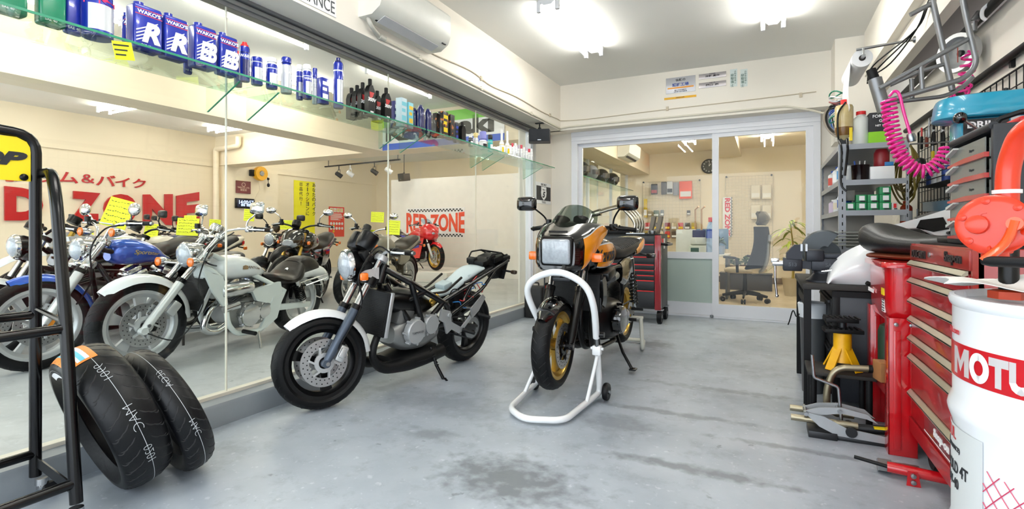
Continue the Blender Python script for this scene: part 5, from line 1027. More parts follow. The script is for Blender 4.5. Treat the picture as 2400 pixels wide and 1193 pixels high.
def oil_bottle(px, X, wpx, hpx, label, lab=True, group='black engine oil bottles on the glass shelf'):
    o, k = base('oil_bottle', label, px, X, 'bottle', group); w, h = wpx*k*.82, hpx*k; d = w*.5
    prof = [(-w/2, .0), (w/2, 0), (w/2, h*.60), (w*.44, h*.70), (w*.2, h*.80), (w*.17, h*.83), (-w*.17, h*.83), (-w*.36, h*.76), (-w/2, h*.62)]
    b = MB(); b.prism(prof, (0, 0, 0), (0, 1, 0), (0, 0, 1), d*2*.55); b.build('body', BLACK, o); b = MB(); b.lathe([(w*.2, h*.83), (w*.2, h*.985), (w*.17, h), (.001, h)], (0, 0, 0), (0, 0, 1), 16); b.build('cap', MATBLK, o)
    if lab:
        X1 = d*.55+.001; b = MB(); b.prism([(-w*.36, h*.64), (w*.32, h*.64), (w*.1, h*.52), (-w*.3, h*.45)], (X1, 0, 0), (0, 1, 0), (0, 0, 1), .001); b.build('red_flash', RED, o); b = MB(); b.text('300V', h*.10, (X1+.0005, 0, h*.44), (0, 1, 0), (0, 0, 1), .001, .04, .15, 1.1); b.bx(X1, X1+.001, -w*.25, w*.22, h*.08, h*.14); b.build('print', WHT, o)
    return o
G1 = 'green oil cans on the glass shelf'
rect_can(18, -2.58, 72, 110, 'green oil can cut by the picture corner on the glass shelf', None, GRN, G1, sub='RACING')
rect_can(118, -2.58, 60, 115, 'green oil can with chequered corner beside the dark blue can', None, GRN, G1, sub='4CT')
rect_can(172, -2.60, 44, 120, 'dark blue oil can with small print next to the green cans', None, WB, sub='4CYCLE'); 
round_can(228, -2.56, 66, 118, 'large round blue and silver can marked 2C', WB, None, SIL2, 'large oil cans on the glass shelf', 'can', 'oil_can')
R2 = .5*66*sp(228, -2.56)[1]/FPX*.94; b = MB(); b.text('2C', .075, (0, 0, 0), (0, 1, 0), (0, 0, 1), .001, .05, warp=lambda a, c, e: V((math.cos(a/R2-.1)*(R2*1.02+e), math.sin(a/R2-.1)*(R2*1.02+e), .17+c)), sx=1.2); b.build('print', mat('#D8326A', .4), [ob for ob in bpy.data.objects if ob.get('label', '').startswith('large round blue')][0])
o, k = base('price_card', 'fluorescent price card stuck under the glass shelf edge', 288, -2.452, 'price card', None); b = MB(); b.box((0.004, 0, -.055), (.003, .075, .075), (.2, 0, 0)); b.build('card', NEON, o); b = MB(); [b.box((0.0065, -.01, -.035-.02*i), (.001, .06-.01*i, .006), (.2, 0, 0)) for i in range(3)]; b.build('handwriting', INK, o)
rect_can(298, -2.72, 24, 98, 'blue can mostly hidden at the back left of the first R can')
rect_can(338, -2.56, 72, 104, 'blue can with big white R, largest of the row', 'R'); rect_can(405, -2.56, 62, 98, 'blue can with white R standing right of the largest can', 'R')
rect_can(440, -2.72, 22, 92, 'blue can peeping out behind the second R can'); rect_can(474, -2.57, 60, 98, 'blue can with white stripes and EB, left of its twin', 'EB'); rect_can(529, -2.57, 52, 92, 'blue can with white stripes and EB beside the red capped bottles', 'EB')
round_can(558, -2.70, 18, 84, 'slim blue bottle with red cap standing at the back', WB2, REDL, WB, 'red capped blue bottles', 'bottle', 'additive_bottle', .1, True, True); round_can(573, -2.57, 24, 92, 'slim blue bottle with red cap at the shelf front', WB, REDL, WB2, 'red capped blue bottles', 'bottle', 'additive_bottle', .12, True, True, 'WAKO\'S')
round_can(602, -2.57, 27, 64, 'short blue round can beside the slim red capped bottle', WB, None, SIL2, cat='can')
round_can(637, -2.56, 27, 72, 'short spray can with white domed cap and blue band', WB, WHT, WHT, capf=.22); round_can(671, -2.57, 26, 84, 'silver spray can with blue domed cap', SIL2, WB, SIL2, capf=.22, mark='WAKO')
round_can(702, -2.62, 16, 82, 'slim blue spray can with white cap, left of three', WB, WHT, SIL2); round_can(720, -2.56, 22, 80, 'blue spray can with white cap, middle of three', WB, WHT, SIL2, mark='WAKO\'S'); round_can(738, -2.62, 13, 84, 'white spray can with blue cap, right of three', SIL2, WB, WHT, capf=.3)
carton(757, -2.57, 26, 60, 'blue and white carton between the spray cans', WB, 'blue cartons', SIL2); round_can(793, -2.57, 24, 118, 'tall blue spray can with narrow blue nozzle cap', WB, WB2, SIL2, capf=.10, tall_cap=True)
for px, X, h, lb in ((824, -2.74, 74, 'black oil bottle furthest back in the row of four'), (837, -2.68, 78, 'black oil bottle second from the back in the row of four'), (850, -2.62, 82, 'black oil bottle third in the row of four'), (867, -2.55, 88, 'black oil bottle with red flash at the front of the row of four'), (884, -2.64, 74, 'black oil bottle behind the front of the pair'), (905, -2.55, 78, 'black oil bottle with red flash at the front of the pair')):
    oil_bottle(px, X, 28, h, lb)
CY1, YL1 = mat('#7FD4E4', .4), mat('#F4C93A', .4)
carton(925, -2.66, 22, 62, 'dark violet carton beside the black oil bottles', mat('#2A2A6E', .4), 'cartons in mid shelf', WHT); carton(941, -2.57, 26, 66, 'pale blue and yellow can box beside the violet carton', mat('#CFE6EE', .4), 'cartons in mid shelf', CY1); carton(958, -2.57, 22, 60, 'turquoise and yellow can box beside the dark blue bottles', CY1, 'cartons in mid shelf', YL1)
for px, X, h, lb in ((971, -2.62, 56, 'dark blue aluminium bottle, left of three'), (986, -2.56, 62, 'dark blue aluminium bottle, middle of three'), (1003, -2.56, 58, 'dark blue aluminium bottle, right of three')): round_can(px, X, 18, h, lb, WB2, WB2, WB2, 'dark blue aluminium bottles', 'bottle', 'additive_bottle', .12, True, True)
FLM = mat('#1B1512', .35, var=.1, vs=22, col2='#C8763A', sharp=(.56, .62), coat=.4)
carton(1022, -2.60, 22, 56, 'black flame patterned carton at the back', FLM, 'flame patterned cartons'); carton(1038, -2.55, 26, 60, 'black flame patterned carton in front, left', FLM, 'flame patterned cartons', YEL); carton(1055, -2.55, 22, 58, 'black flame patterned carton in front, right', FLM, 'flame patterned cartons'); carton(1068, -2.58, 14, 44, 'black and blue carton beside the flame cartons', mat('#1B2038', .4), 'cartons in mid shelf', BLUE)
oil_bottle(1083, -2.56, 22, 50, 'black oil bottle without red flash at the far shelf end', False)
round_can(1103, -2.58, 11, 26, 'small black and white tin', INK, WHT, WHT, 'small tins at the far shelf end', 'tin', 'tin'); round_can(1115, -2.56, 13, 34, 'small beige topped tin on the glass shelf', SIL2, mat('#E4D08C', .4), WHT, 'small tins at the far shelf end', 'tin', 'tin', .35); round_can(1132, -2.56, 19, 42, 'white tin with lilac cap on the glass shelf', WHT, LIL, INK, 'small tins at the far shelf end', 'tin', 'tin', .5); round_can(1149, -2.57, 13, 40, 'small teal and white tin on the glass shelf', TEAL, INK, WHT, 'small tins at the far shelf end', 'tin', 'tin', .3)
for px, lb in ((1176, 'tall clear topped tin with yellow and black band, left'), (1189, 'tall clear topped tin with yellow and black band, right')): round_can(px, -2.57, 12, 60, lb, WHT, mat('#EFEFEF', .2), YEL, 'small tins at the far shelf end', 'tin', 'tin', .5, True, True)
for i, px in enumerate((1201, 1208, 1215, 1222, 1228, 1234, 1240, 1246)): round_can(px, -2.58+.03*(i % 2), 6.5, 36-2*(i > 3), 'slim white tube of a cluster of tubes at the shelf end', WHT, [PINK, WHT, mat('#C9B8C8', .4)][i % 3], SIL2, 'slim white tubes', 'tube', 'tube', .25)
# ================================================================== AIR CONDITIONER, BEAM SIGN, CONDUITS
o = thing('air_conditioner', 'white wall mounted air conditioner on the beam above the glass shelf', 'air conditioner', (-2.42, 3.125, 2.55)); AC = mat('#EDEDE4', .35)
b = MB(); prof = [(-2.52, 2.555), (-2.40, 2.555), (-2.33, 2.60), (-2.305, 2.66), (-2.305, 2.82), (-2.33, 2.85), (-2.52, 2.85)]; b.prism(prof, (0, 3.125, 0), (1, 0, 0), (0, 0, 1), .83); ac = b.build('housing', AC, o, world=True)
b = MB(); b.beam((-2.398, 2.80, 2.553), (-2.398, 3.45, 2.553), .075, .006, (-.45, 0, 1)); b.build('louvre', mat('#CFCFD2', .4), ac, world=True); b = MB(); b.beam((-2.445, 2.80, 2.552), (-2.445, 3.47, 2.552), .012, .006); b.build('outlet_slot', HOLE, ac, world=True); b = MB(); b.beam((-2.335, 3.46, 2.592), (-2.335, 3.51, 2.592), .012, .006); b.build('indicator_window', INK, ac, world=True)
b = MB(); b.tube(spline([(-2.47, 2.75, 2.555), (-2.46, 2.76, 2.52), (-2.47, 2.80, 2.50), (-2.50, 2.90, 2.485)], 5), .016, 10); b.cyl((-2.50, 2.90, 2.485), (-2.50, 2.96, 2.482), .02); b.build('drain_hose', mat('#C8C6BC', .5), o, world=True)
b = MB(); b.tube([(-2.508, 2.96, 2.482), (-2.508, 6.56, 2.475)], .012, 8); b.tube(fillet([(-2.508, 6.56, 2.475), (-2.508, 6.588, 2.478), (-2.4, 6.588, 2.49), (.2, 6.588, 2.49), (.45, 6.588, 2.42), (.6, 6.588, 2.36)], .04), .012, 8)
for y in (3.4, 4.4, 5.6): b.box((-2.508, y, 2.48), (.02, .03, .035))
tag(b.build('conduit', mat('#E5DFCE', .5), base=True), 'cream conduit clipped along the lower edge of both beams', 'conduit')
b = MB(); P = [(-2.512, 3.5, 2.60), (-2.512, 3.6, 2.57), (-2.512, 4.2, 2.60), (-2.512, 4.6, 2.56), (-2.512, 5.2, 2.585), (-2.512, 5.9, 2.57), (-2.512, 6.45, 2.585), (-2.48, 6.585, 2.58), (-2.1, 6.592, 2.57), (-1.2, 6.592, 2.59), (-.2, 6.592, 2.605), (.5, 6.592, 2.62)]; b.tube(spline(P, 5), .006, 6); [b.box((-2.51, y, 2.58), (.018, .03, .04)) for y in (4.4, 6.2)]; [b.box((x, 6.592, 2.6), (.03, .018, .05)) for x in (-1.1, .35)]
tag(b.build('cable', mat('#CFC3AC', .5), base=True), 'thin sagging cable stapled along both beams', 'cable')
o = thing('wall_sign', 'white sign with red field and dark capitals left of the workshop air conditioner', 'sign', (-2.515, 1.9, 2.47)); b = MB(); b.bx(-2.519, -2.513, 1.25, 2.50, 2.47, 2.95); b.build('panel', WHT, o, world=True); b = MB(); b.bx(-2.5135, -2.512, 1.3, 2.485, 2.605, 2.9); b.build('red_field', mat('#E1222B', .4), o, world=True, label='red field'); b = MB(); b.text('PERFORMANCE', .078, (-2.513, 2.485, 2.525), (0, 1, 0), (0, 0, 1), .002, .0, align='RIGHT', sx=.72); b.build('lettering', mat('#4A4E52', .5), o, world=True)
# sticker on the pillar
(ya, zt), (yb, zb) = yz(1256, 425, -2.755), yz(1291, 480, -2.755)
o = thing('wall_sign', 'black and white road shield sign on the pillar beside the glazed door', 'sign', (-2.755, (ya+yb)/2, zb)); yc, hh = (ya+yb)/2, zt-zb; b = MB(); b.bx(-2.758, -2.754, ya, yb, zb, zt); b.build('panel', WHT, o, world=True); b = MB(); b.bx(-2.754, -2.7525, ya+.015, yb-.015, zb+hh*.16, zt-hh*.17); b.text('USE ONLY', hh*.10, (-2.7535, yc, zt-hh*.085), (0, 1, 0), (0, 0, 1), .001, .02, sx=1.1); b.text('TOOLS', hh*.10, (-2.7535, yc, zb+hh*.08), (0, 1, 0), (0, 0, 1), .001, .02, sx=1.1); b.build('black_print', INK, o, world=True)
s = hh*.31; zc = (zt+zb)/2; P = [(-.95, .9), (-.7, 1.05), (-.35, .95), (0, 1.08), (.35, .95), (.7, 1.05), (.95, .9), (.88, .6), (1.0, .1), (.85, -.5), (.4, -.85), (0, -1.05), (-.4, -.85), (-.85, -.5), (-1.0, .1), (-.88, .6)]; b = MB(); b.prism([(a*s*1.1, c*s) for a, c in P], (-2.752, yc, zc), (0, 1, 0), (0, 0, 1), .001); b.build('shield', WHT, o, world=True); b = MB(); b.text('5', s*.95, (-2.751, yc, zc-s*.2), (0, 1, 0), (0, 0, 1), .001, .05, .3, 1.4); b.text('Snap-on', s*.26, (-2.751, yc, zc+s*.55), (0, 1, 0), (0, 0, 1), .001, .02, sx=1.2); b.build('shield_print', INK, o, world=True)
# plates on the beam over the door
def plate(px0, py0, px1, py1, m, label, rows, cat='plate', ink=INK):
    a, c = onY(px0, py1, YB), onY(px1, py0, YB); o = thing('name_plate', label, cat, ((a.x+c.x)/2, YB-.004, a.z)); h = c.z-a.z; w = c.x-a.x; b = MB(); b.bx(a.x, c.x, YB-.008, YB, a.z, c.z, .001); b.build('panel', m, o, world=True)
    for t, f, sz, ik, sx in rows: b = MB(); b.text(t, sz*h, ((a.x+c.x)/2, YB-.0085, a.z+f*h), (1, 0, 0), (0, 0, 1), .001, .025, sx=sx); b.build('lettering', ik, o, world=True)
    return o, a, c
PLG = mat('#B9B4B6', .35, .5); BLI = mat('#23429A', .5)
o, a, c = plate(1561, 176, 1630, 221, mat('#C9CACF', .35, .3), 'grey plate with blue and black characters and an orange bar, above the door', [('信頼の', .82, .17, INK, 1.2), ('認証工場', .52, .22, BLI, 1.15), ('国土交通省認可', .17, .07, INK, 1.5), ('自動車分解整備事業', .07, .06, INK, 1.5)]); b = MB(); b.bx(a.x+.02, c.x-.02, YB-.0095, YB-.008, a.z+(c.z-a.z)*.28, a.z+(c.z-a.z)*.37); b.build('orange_bar', mat('#F3A33A', .5), o, world=True)
plate(1557, 222, 1632, 235, mat('#F0B51C', .4), 'narrow yellow plate under the grey plate', [('HISERVE NAPS', .5, .4, INK, 1.2)]); plate(1638, 167, 1702, 187, PLG, 'upper grey name plate right of the emblem plate', [('浅野 貴作', .45, .4, INK, 1.5), ('自動車検査員', .86, .14, INK, 1.4)]); plate(1638, 188, 1702, 208, PLG, 'lower grey name plate right of the emblem plate', [('関口  赳', .45, .4, INK, 1.6), ('整備主任者', .86, .14, INK, 1.4)])
for x0, lb in ((1711, 'narrow white paper notice, left of the two above the door'), (1735, 'narrow white paper notice, right of the two above the door')):
    a, c = onY(x0, 204, YB), onY(x0+17, 161, YB); o = thing('paper_notice', lb, 'notice', ((a.x+c.x)/2, YB-.003, a.z), 0, 'paper notices above the door'); b = MB(); b.bx(a.x, c.x, YB-.003, YB, a.z, c.z); b.build('paper', mat('#E4EEEA', .6), o, world=True); b = MB(); [b.text(ch, .035, (a.x+(c.x-a.x)*.32, YB-.0035, c.z-.07-.04*i), (1, 0, 0), (0, 0, 1), .001, .01) for i, ch in enumerate('級整備士')]; [b.text(ch, .022, (a.x+(c.x-a.x)*.72, YB-.0035, c.z-.03-.026*i), (1, 0, 0), (0, 0, 1), .001, .0) for i, ch in enumerate('自動車整備士')]; b.build('lettering', mat('#5E7A70', .6), o, world=True)
# ================================================================== RACK WITH YELLOW SIGN, LOOSE TYRES
o = thing('display_rack', 'black tubular rack on casters with a yellow sign, at the street end', 'rack', (-2.5, .65, 0)); RB = mat('#050506', .22, var=.1, spec=.35)
for y in (1.02, .2):
    s = 1 if y > .5 else -1
    b = MB(); b.tube(fillet([(-2.62, y-s*.02, .10), (-2.62, y-s*.02, 1.46), (-2.62, y-s*.25, 1.475)], .07), .020, 12); b.build('rear_post', RB, o, world=True)
    b = MB(); b.tube(fillet([(-2.225, y-.055, .10), (-2.31, y-.05, .73), (-2.43, y-.03, 1.20), (-2.50, y-.015, 1.31), (-2.60, y, 1.31)], .08), .020, 12); b.build('front_post', RB, o, world=True)
    b = MB(); b.tube([(-2.62, y-s*.02, .77), (-2.33, y-.05, .745)], .010, 8); b.build('side_brace', RB, o, world=True); b = MB(); b.beam((-2.64, y-s*.02, .165), (-2.225, y-.055, .14), .006, .04); b.build('foot_plate', RB, o, world=True)
    for x, y in ((-2.62, y), (-2.225, y-.055)):
        b = MB(); b.cyl((x, y, .06), (x, y, .085), .022); b.box((x, y, .05), (.03, .03, .03), None, .006); cs = b.build('caster', CHROME, o, world=True); b = MB(); b.lathe([(.008, -.012), (.03, -.012), (.032, -.006), (.032, .006), (.03, .012), (.008, .012)], (x+.012, y+.025*s, .032), (1, 0, 0), 22, loop=True); b.build('caster_wheel', RUBBER, cs, world=True)
for x, z, ya, yb in ((-2.62, .745, .22, 1.0), (-2.315, .72, .18, .97), (-2.62, .19, .22, 1.0), (-2.235, .17, .18, .965), (-2.62, 1.475, .45, .8)): b = MB(); b.tube([(x, ya, z), (x, yb, z)], .018, 12); b.build('cross_bar', RB, o, world=True)
b = MB(); b.prism([(.22, 1.275), (.985, 1.275), (.985, 1.40), (.97, 1.43), (.94, 1.445), (.26, 1.445), (.22, 1.41)], (-2.615, 0, 0), (0, 1, 0), (0, 0, 1), .006); sg = b.build('sign_panel', mat('#F4D91A', .4, var=.02), o, world=True, label='yellow sign panel'); b = MB(); b.text('DUNLOP', .055, (-2.611, .972, 1.36), (0, 1, 0), (0, 0, 1), .002, .06, .35, 1.75, 'RIGHT'); b.build('lettering', INK, sg, world=True); b = MB(); [b.ell((-2.608, y, 1.29), (.008, .014, .014), 10, 6) for y in (.96,)]; b.build('clip', BLACK, sg, world=True)
def loose_tyre(label, c0, h, lean, R_, w, chalk, sticker=False):
    h = V((h[0], h[1], 0)).normalized(); a = (h*math.cos(R(lean))-V((0, 0, math.sin(R(lean))))).normalized(); up = (V((0, 0, math.cos(R(lean))))+h*math.sin(R(lean))).normalized(); side = up.cross(a)
    o = thing('tyre', label, 'tyre', c0, 0, 'loose tyres leaning by the glazing'); c = up*R_+V((0, 0, w*.5*math.sin(R(lean))*.55))
    rm = R_*.86; prof = [(R_*.70, -w*.30), (R_*.74, -w*.36)]; rr = R_*.70
    for k in range(-7, 8): t = k/7*PI*.56; prof.append((rm+(R_-rm)*math.cos(t)*1.0 if abs(t) < PI/2 else rm-(R_*.05)*(abs(t)-PI/2)*4, w/2*math.sin(max(-PI/2, min(PI/2, t)))))
    prof += [(R_*.74, w*.36), (R_*.70, w*.30), (R_*.76, w*.26), (R_*.88, w*.34), (R_*.955, w*.12), (R_*.955, -w*.12), (R_*.88, -w*.34), (R_*.76, -w*.26)]
    TY = mat('#0A0B0E', .4, var=.15, bump=.12, bs=70, spec=.3)
    b = MB(); b.lathe(prof, c, a, 72, loop=True, ref=up); b.build('carcass', TY, o)
    def sp_(ang, hh, off=.0012): t = math.asin(max(-1, min(1, 2*hh/w))); r = rm+(R_-rm)*math.cos(t)+off; return c+(up*math.cos(ang)+side*math.sin(ang))*r+a*hh
    b = MB(); n = 34
    for i in range(n):
        for sg in (1, -1):
            for q0, q1, sk in ((.10, .30, .10), (.24, .42, .05), (.34, .46, .02)):
                a0 = 2*PI*(i+(sg > 0)*.5+q0*2.2)/n; b.tube([sp_(a0+sk*(f-.5)+.03*math.sin(f*3), sg*w*(q0+(q1-q0)*f), -.0019) for f in [k/5 for k in range(6)]], [.0012, .003, .0034, .0032, .0026, .001], 5)
    b.build('tread_groove', HOLE, o)
    CH = mat('#C9CDCF', .8); b = MB(); b.tube([sp_(R(-30+190*k/40), 0, .0006) for k in range(41)], .0011, 4)
    for txt, ang, sz in chalk: b.text(txt, sz, (0, 0, 0), (1, 0, 0), (0, 1, 0), .0008, -.028, warp=lambda x, y, z, ang=ang: sp_(R(ang)-x/R_*-1, y, .0008+z))
    b.build('chalk_marks', CH, o, label='white paint marks')
    if sticker:
        b = MB(); b.sheet(lambda u, v: sp_(R(-24+46*u), w*(-.12+.56*v), .0015), 14, 12, .0008); s_ = b.build('sticker', mat('#F08A2C', .4), o, label='orange white and cyan tyre sticker')
        for v0, v1, m in ((.22, .36, WHT), (.36, .52, mat('#6CC7E0', .4)), (.52, .62, WHT), (.72, .78, mat('#6CC7E0', .4))): b = MB(); b.sheet(lambda u, v: sp_(R(-22+42*u), w*(-.12+.56*(v0+(v1-v0)*v)), .0026), 14, 4, .0006); b.build('sticker_stripe', m, s_)
        b = MB(); b.sheet(lambda u, v: c+(up*math.cos(R(-30+40*u))+side*math.sin(R(-30+40*u)))*(rm*(.86+.13*v))+a*(w*(.455+.04*v)), 10, 3, .001); b.build('white_label', WHT, o, label='white side label')
    return o
loose_tyre('wide black tyre with orange sticker leaning towards the rack', (-2.42, 1.285, 0), (-.16, -.985), 20, .315, .185, [('9901', 38, .030), ('MAC', 78, .034), ('0201', 108, .030)], True)
loose_tyre('narrower black tyre leaning on the wide tyre', (-2.365, 1.465, 0), (-.16, -.985), 22, .295, .125, [('6EGA', 45, .024), ('MAC', 92, .024)])
# ================================================================== RIGHT SIDE OF THE WORKSHOP
def add(o, name, m, fn, label=None, parent=None, xf=None):    # one part built in world space by fn(mesh builder)
    b = MB(xf); fn(b); return b.build(name, m, parent or o, world=True, label=label)
SLATE2 = mat('#23262E', .45, var=.06); DRED = mat('#A3121A', .3, coat=.4, var=.06); BRED = mat('#C4101A', .22, coat=.7, var=.06); CHRED = mat('#9C2A22', .32, coat=.4, var=.08); DIRT = mat('#2A2724', .7, var=.2, bump=.2)
# white oil drum
DX_, DY_, DR_ = .724, 1.69, .285
o = thing('oil_drum', 'large white steel oil drum with a red lettered band, hand pump on top', 'drum', (DX_, DY_, 0)); WD = mat('#EEF1F5', .28, coat=.5, var=.015)
b = MB(); r = DR_; b.lathe([(r*.97, 0), (r*1.015, .005), (r*1.015, .02), (r, .03), (r, .275), (r*1.025, .30), (r*1.03, .31), (r*1.025, .32), (r, .345), (r, .585), (r*1.03, .61), (r*1.038, .622), (r*1.03, .634), (r, .66), (r, .885), (r*1.02, .892), (r*1.03, .903), (r*1.02, .914), (r*.985, .914), (r*.975, .895), (.001, .892)], (0, 0, 0), (0, 0, 1), 72); b.build('shell', WD, o)
def dang(px): # angle round the drum of the surface point seen in picture column px
    q = ray(px, 800); q = V((q.x, q.y, 0)).normalized(); c = V((DX_, DY_, 0)); k = q.dot(c); d2 = c.length_squared-k*k; s = k-math.sqrt(max(0, DR_**2-d2)); p = q*s-c; return math.atan2(p.y, p.x) % (2*PI)
def dp(a, z, off): return V((math.cos(a)*(DR_+off), math.sin(a)*(DR_+off), z))
A0 = dang(2236); A1 = A0+1.9
b = MB(); b.sheet(lambda u, v: dp(A0-.25+(A1-A0+.3)*u, .708+.088*v, .0008), 40, 1, .0006); bd = b.build('red_band', mat('#C5101F', .3, coat=.4), o, label='red band')
am = dang(2241)
def drum_text(t, sz, z, a_left, m, name, sx=1., bold=.04, al='LEFT'):
    b = MB(); b.text(t, sz, (0, 0, 0), (1, 0, 0), (0, 0, 1), .0008, bold, sx=sx, align=al, warp=lambda x, y, c: dp(a_left+x/DR_, z+y, .0032+c)); 
    bmesh.ops.subdivide_edges(b.bm, edges=[e for e in b.bm.edges if e.calc_length() > .03], cuts=2)
    for v in b.bm.verts:
        rr = math.hypot(v.co.x, v.co.y); f = max(rr, DR_+.0032)/rr; v.co.x *= f; v.co.y *= f
    return b.build(name, m, o)

def drum_glyph(polys, a0, a1, z0, z1):               # one painted block letter; polys in a unit square
    b = MB()
    for P in polys:
        f = b.bm.faces.new([b.bm.verts.new((x, y, 0)) for x, y in P])
    bmesh.ops.triangulate(b.bm, faces=b.bm.faces[:]); bmesh.ops.subdivide_edges(b.bm, edges=b.bm.edges[:], cuts=3, use_grid_fill=True)
    for v in b.bm.verts: v.co = dp(a0+(a1-a0)*v.co.x, z0+(z1-z0)*v.co.y, .0022)
    bmesh.ops.solidify(b.bm, geom=b.bm.faces[:], thickness=.0006); return b.build('lettering', WHT, bd)
def ring(x0, x1, n=28): return [[(.5+.5*c*math.cos(t)*w_/1, .5+.5*s_*math.sin(t)) for c, s_, w_, t in ((1, 1, 1, 2*PI*i/n), (1, 1, 1, 2*PI*(i+1)/n), (.46, .5, 1, 2*PI*(i+1)/n), (.46, .5, 1, 2*PI*i/n))] for i in range(n)]
mz0, mz1 = .718, .786; wl = dang(2365)-dang(2318)
drum_glyph([[(0, 0), (0, 1), (.26, 1), (.26, 0)], [(.74, 0), (.74, 1), (1, 1), (1, 0)], [(.26, 1), (.5, .52), (.5, .12), (.26, .6)], [(.74, 1), (.74, .6), (.5, .12), (.5, .52)]], dang(2240), dang(2273), mz0, mz1)
drum_glyph(ring(0, 1), dang(2274), dang(2320), mz0-.002, mz1+.002); drum_glyph([[(0, .72), (0, 1), (1, 1), (1, .72)], [(.34, 0), (.34, .72), (.66, .72), (.66, 0)]], dang(2319), dang(2366), mz0, mz1)
drum_glyph([[(0, .3), (0, 1), (.3, 1), (.3, .35)], [(.7, .35), (.7, 1), (1, 1), (1, .3)], [(0, .3), (.3, .35), (.38, .27), (.5, .25), (.62, .27), (.7, .35), (1, .3), (.88, .1), (.7, .01), (.5, -.02), (.3, .01), (.12, .1)]], dang(2367), dang(2367)+wl, mz0, mz1); drum_glyph([[(0, 0), (0, 1), (.36, 1), (.36, .28), (1, .28), (1, 0)]], dang(2367)+wl*1.12, dang(2367)+wl*1.95, mz0, mz1)
drum_text('motul.com', .016, .825, dang(2233)-.10, RED, 'lettering', 1.0, .01)
b = MB(); b.sheet(lambda u, v: dp(A0-.2+(dang(2305)-A0+.2)*u, .08+.50*v, .0018), 40, 1, .0006); b.build('paper_label', mat('#D3D7D8', .5), o, label='pale paper label')
drum_text('300V GOLD 4T', .030, .475, dang(2272), INK, 'lettering', .8, .02, 'RIGHT'); drum_text('10W-40', .026, .435, dang(2250), INK, 'lettering', .9, .02, 'RIGHT'); drum_text('MOTUL', .03, .560, dang(2244), RED, 'lettering', 1., .01, 'RIGHT'); drum_text('(PERFORMANCE)', .016, .522, dang(2253), INK, 'lettering', 1., .02, 'RIGHT')
for z in (.30, .275, .25): drum_text('- - - - - - - - - -', .004, z, A0, RED, 'small_print')
b = MB(); ar = dang(2306); aw = .85
for i in range(-9, 12):
    for sg in (1, -1):
        z_ = .06+.045*i if sg > 0 else .06+.045*i; pts = [(ar+aw*k/24, z_+sg*.30*(k/24)+(.2 if sg < 0 else 0)) for k in range(25)]; pts = [q_ for q_ in pts if .04 < q_[1] < .52]
        if len(pts) > 2: b.tube([dp(a_, z_, .0022) for a_, z_ in pts], .0012, 4)
b.build('net_print', mat('#C8365A', .5), o, label='red net pattern')
# rag on the drum
o = thing('rag', 'crumpled white paper rag lying across the drum lid', 'rag', (.60, 1.84, .918)); b = MB(); rnd = random.Random(2)
b.sheet(lambda u, v: V((-.17+.42*u+.02*math.sin(9*v), -.11+.2*v+.03*math.sin(5*u+2), .004+.010*(1+math.sin(11*u+4*v))+.012*(1+math.sin(7*v-6*u))*(.4+u))), 24, 12, .002); b.build('cloth', mat('#E9E8E2', .8, bump=.4, bs=40), o)
# orange rotary pump
o = thing('hand_pump', 'bright orange rotary hand pump with crank standing on the white drum', 'pump', (.578, 1.807, .9)); OP = mat('#D8340C', .32, coat=.25, var=.05)
q = V((.578, 1.807, .9)); pc = V((0, 0, EYE))+ray(2332, 528)*1.30; px_ = V((-.42, -.90, .05)).normalized()
add(o, 'standpipe', BLACK, lambda b: b.cyl(q, q+V((0, 0, .15)), .021, seg=18)); add(o, 'bung', mat('#D2451C', .4), lambda b: b.lathe([(.042, 0), (.042, .02), (.03, .024)], q+V((0, 0, .0)), (0, 0, 1), 6))
pump0 = set(bpy.data.objects)
H_ = add(o, 'pump_housing', OP, lambda b: (b.lathe([(.001, -.05), (.075, -.05), (.082, -.045), (.082, -.028), (.074, -.02), (.074, .012), (.090, .014), (.093, .02), (.093, .032), (.088, .036), (.07, .038), (.001, .044)], pc, px_, 48), b.lathe([(.001, .04), (.03, .042), (.028, .062), (.018, .066), (.001, .066)], pc+px_.cross(V((0, 0, 1)))*.035, px_, 22), b.cyl(pc+V((0, 0, -.06)), pc+V((0, 0, -.105)), .034), b.box(pc+V((0, 0, -.075)), (.08, .05, .03), (0, 0, YAW), .008), b.cyl(pc+V((.035, .02, .06)), pc+V((.035, .02, .105)), .030)))
for i in range(6): a = 2*PI*i/6+.3; u = px_.cross(V((0, 0, 1))).normalized(); w = u.cross(px_); add(o, 'cover_bolt', OP, lambda b: b.lathe([(.011, .03), (.011, .042), (.001, .046)], pc+u*math.cos(a)*.076+w*math.sin(a)*.076, px_, 10), parent=H_)
u = -px_.cross(V((0, 0, 1))).normalized()
u = V((0, 0, 1)).cross(px_).normalized()*-1; u = px_.cross(V((0, 0, 1))).normalized()*-1
u = V((.90, -.42, 0))
add(o, 'cast_lettering', OP, lambda b: b.text('GRAVITY', .016, pc+px_*.039+u*-.022, (0, 0, 1), -u, .003, .02), parent=H_)
add(o, 'outlet_pipe', OP, lambda b: b.tube(fillet([pc+V((.035, .02, .09)), pc+V((.037, .02, .19)), pc+V((.055, -.03, .30)), pc+V((.11, -.13, .30))], .09, 8), .030, 20)); add(o, 'joint_ring', WHT, lambda b: b.cyl(pc+V((.035, .02, .100)), pc+V((.035, .02, .112)), .036, seg=20))
ce = pc+px_*.075+u*.055
add(o, 'crank', mat('#F2551A', .3, coat=.4), lambda b: (b.tube(spline([tuple(ce+V((0, 0, .01))), tuple(ce+u*-.012+V((0, 0, -.035))), tuple(ce+u*-.03+V((0, 0, -.07))), tuple(ce+u*-.07+px_*.01+V((0, 0, -.115)))], 6), .012, 10, flat=1.5), b.cyl(ce-px_*.03, ce+px_*.008, .02)))
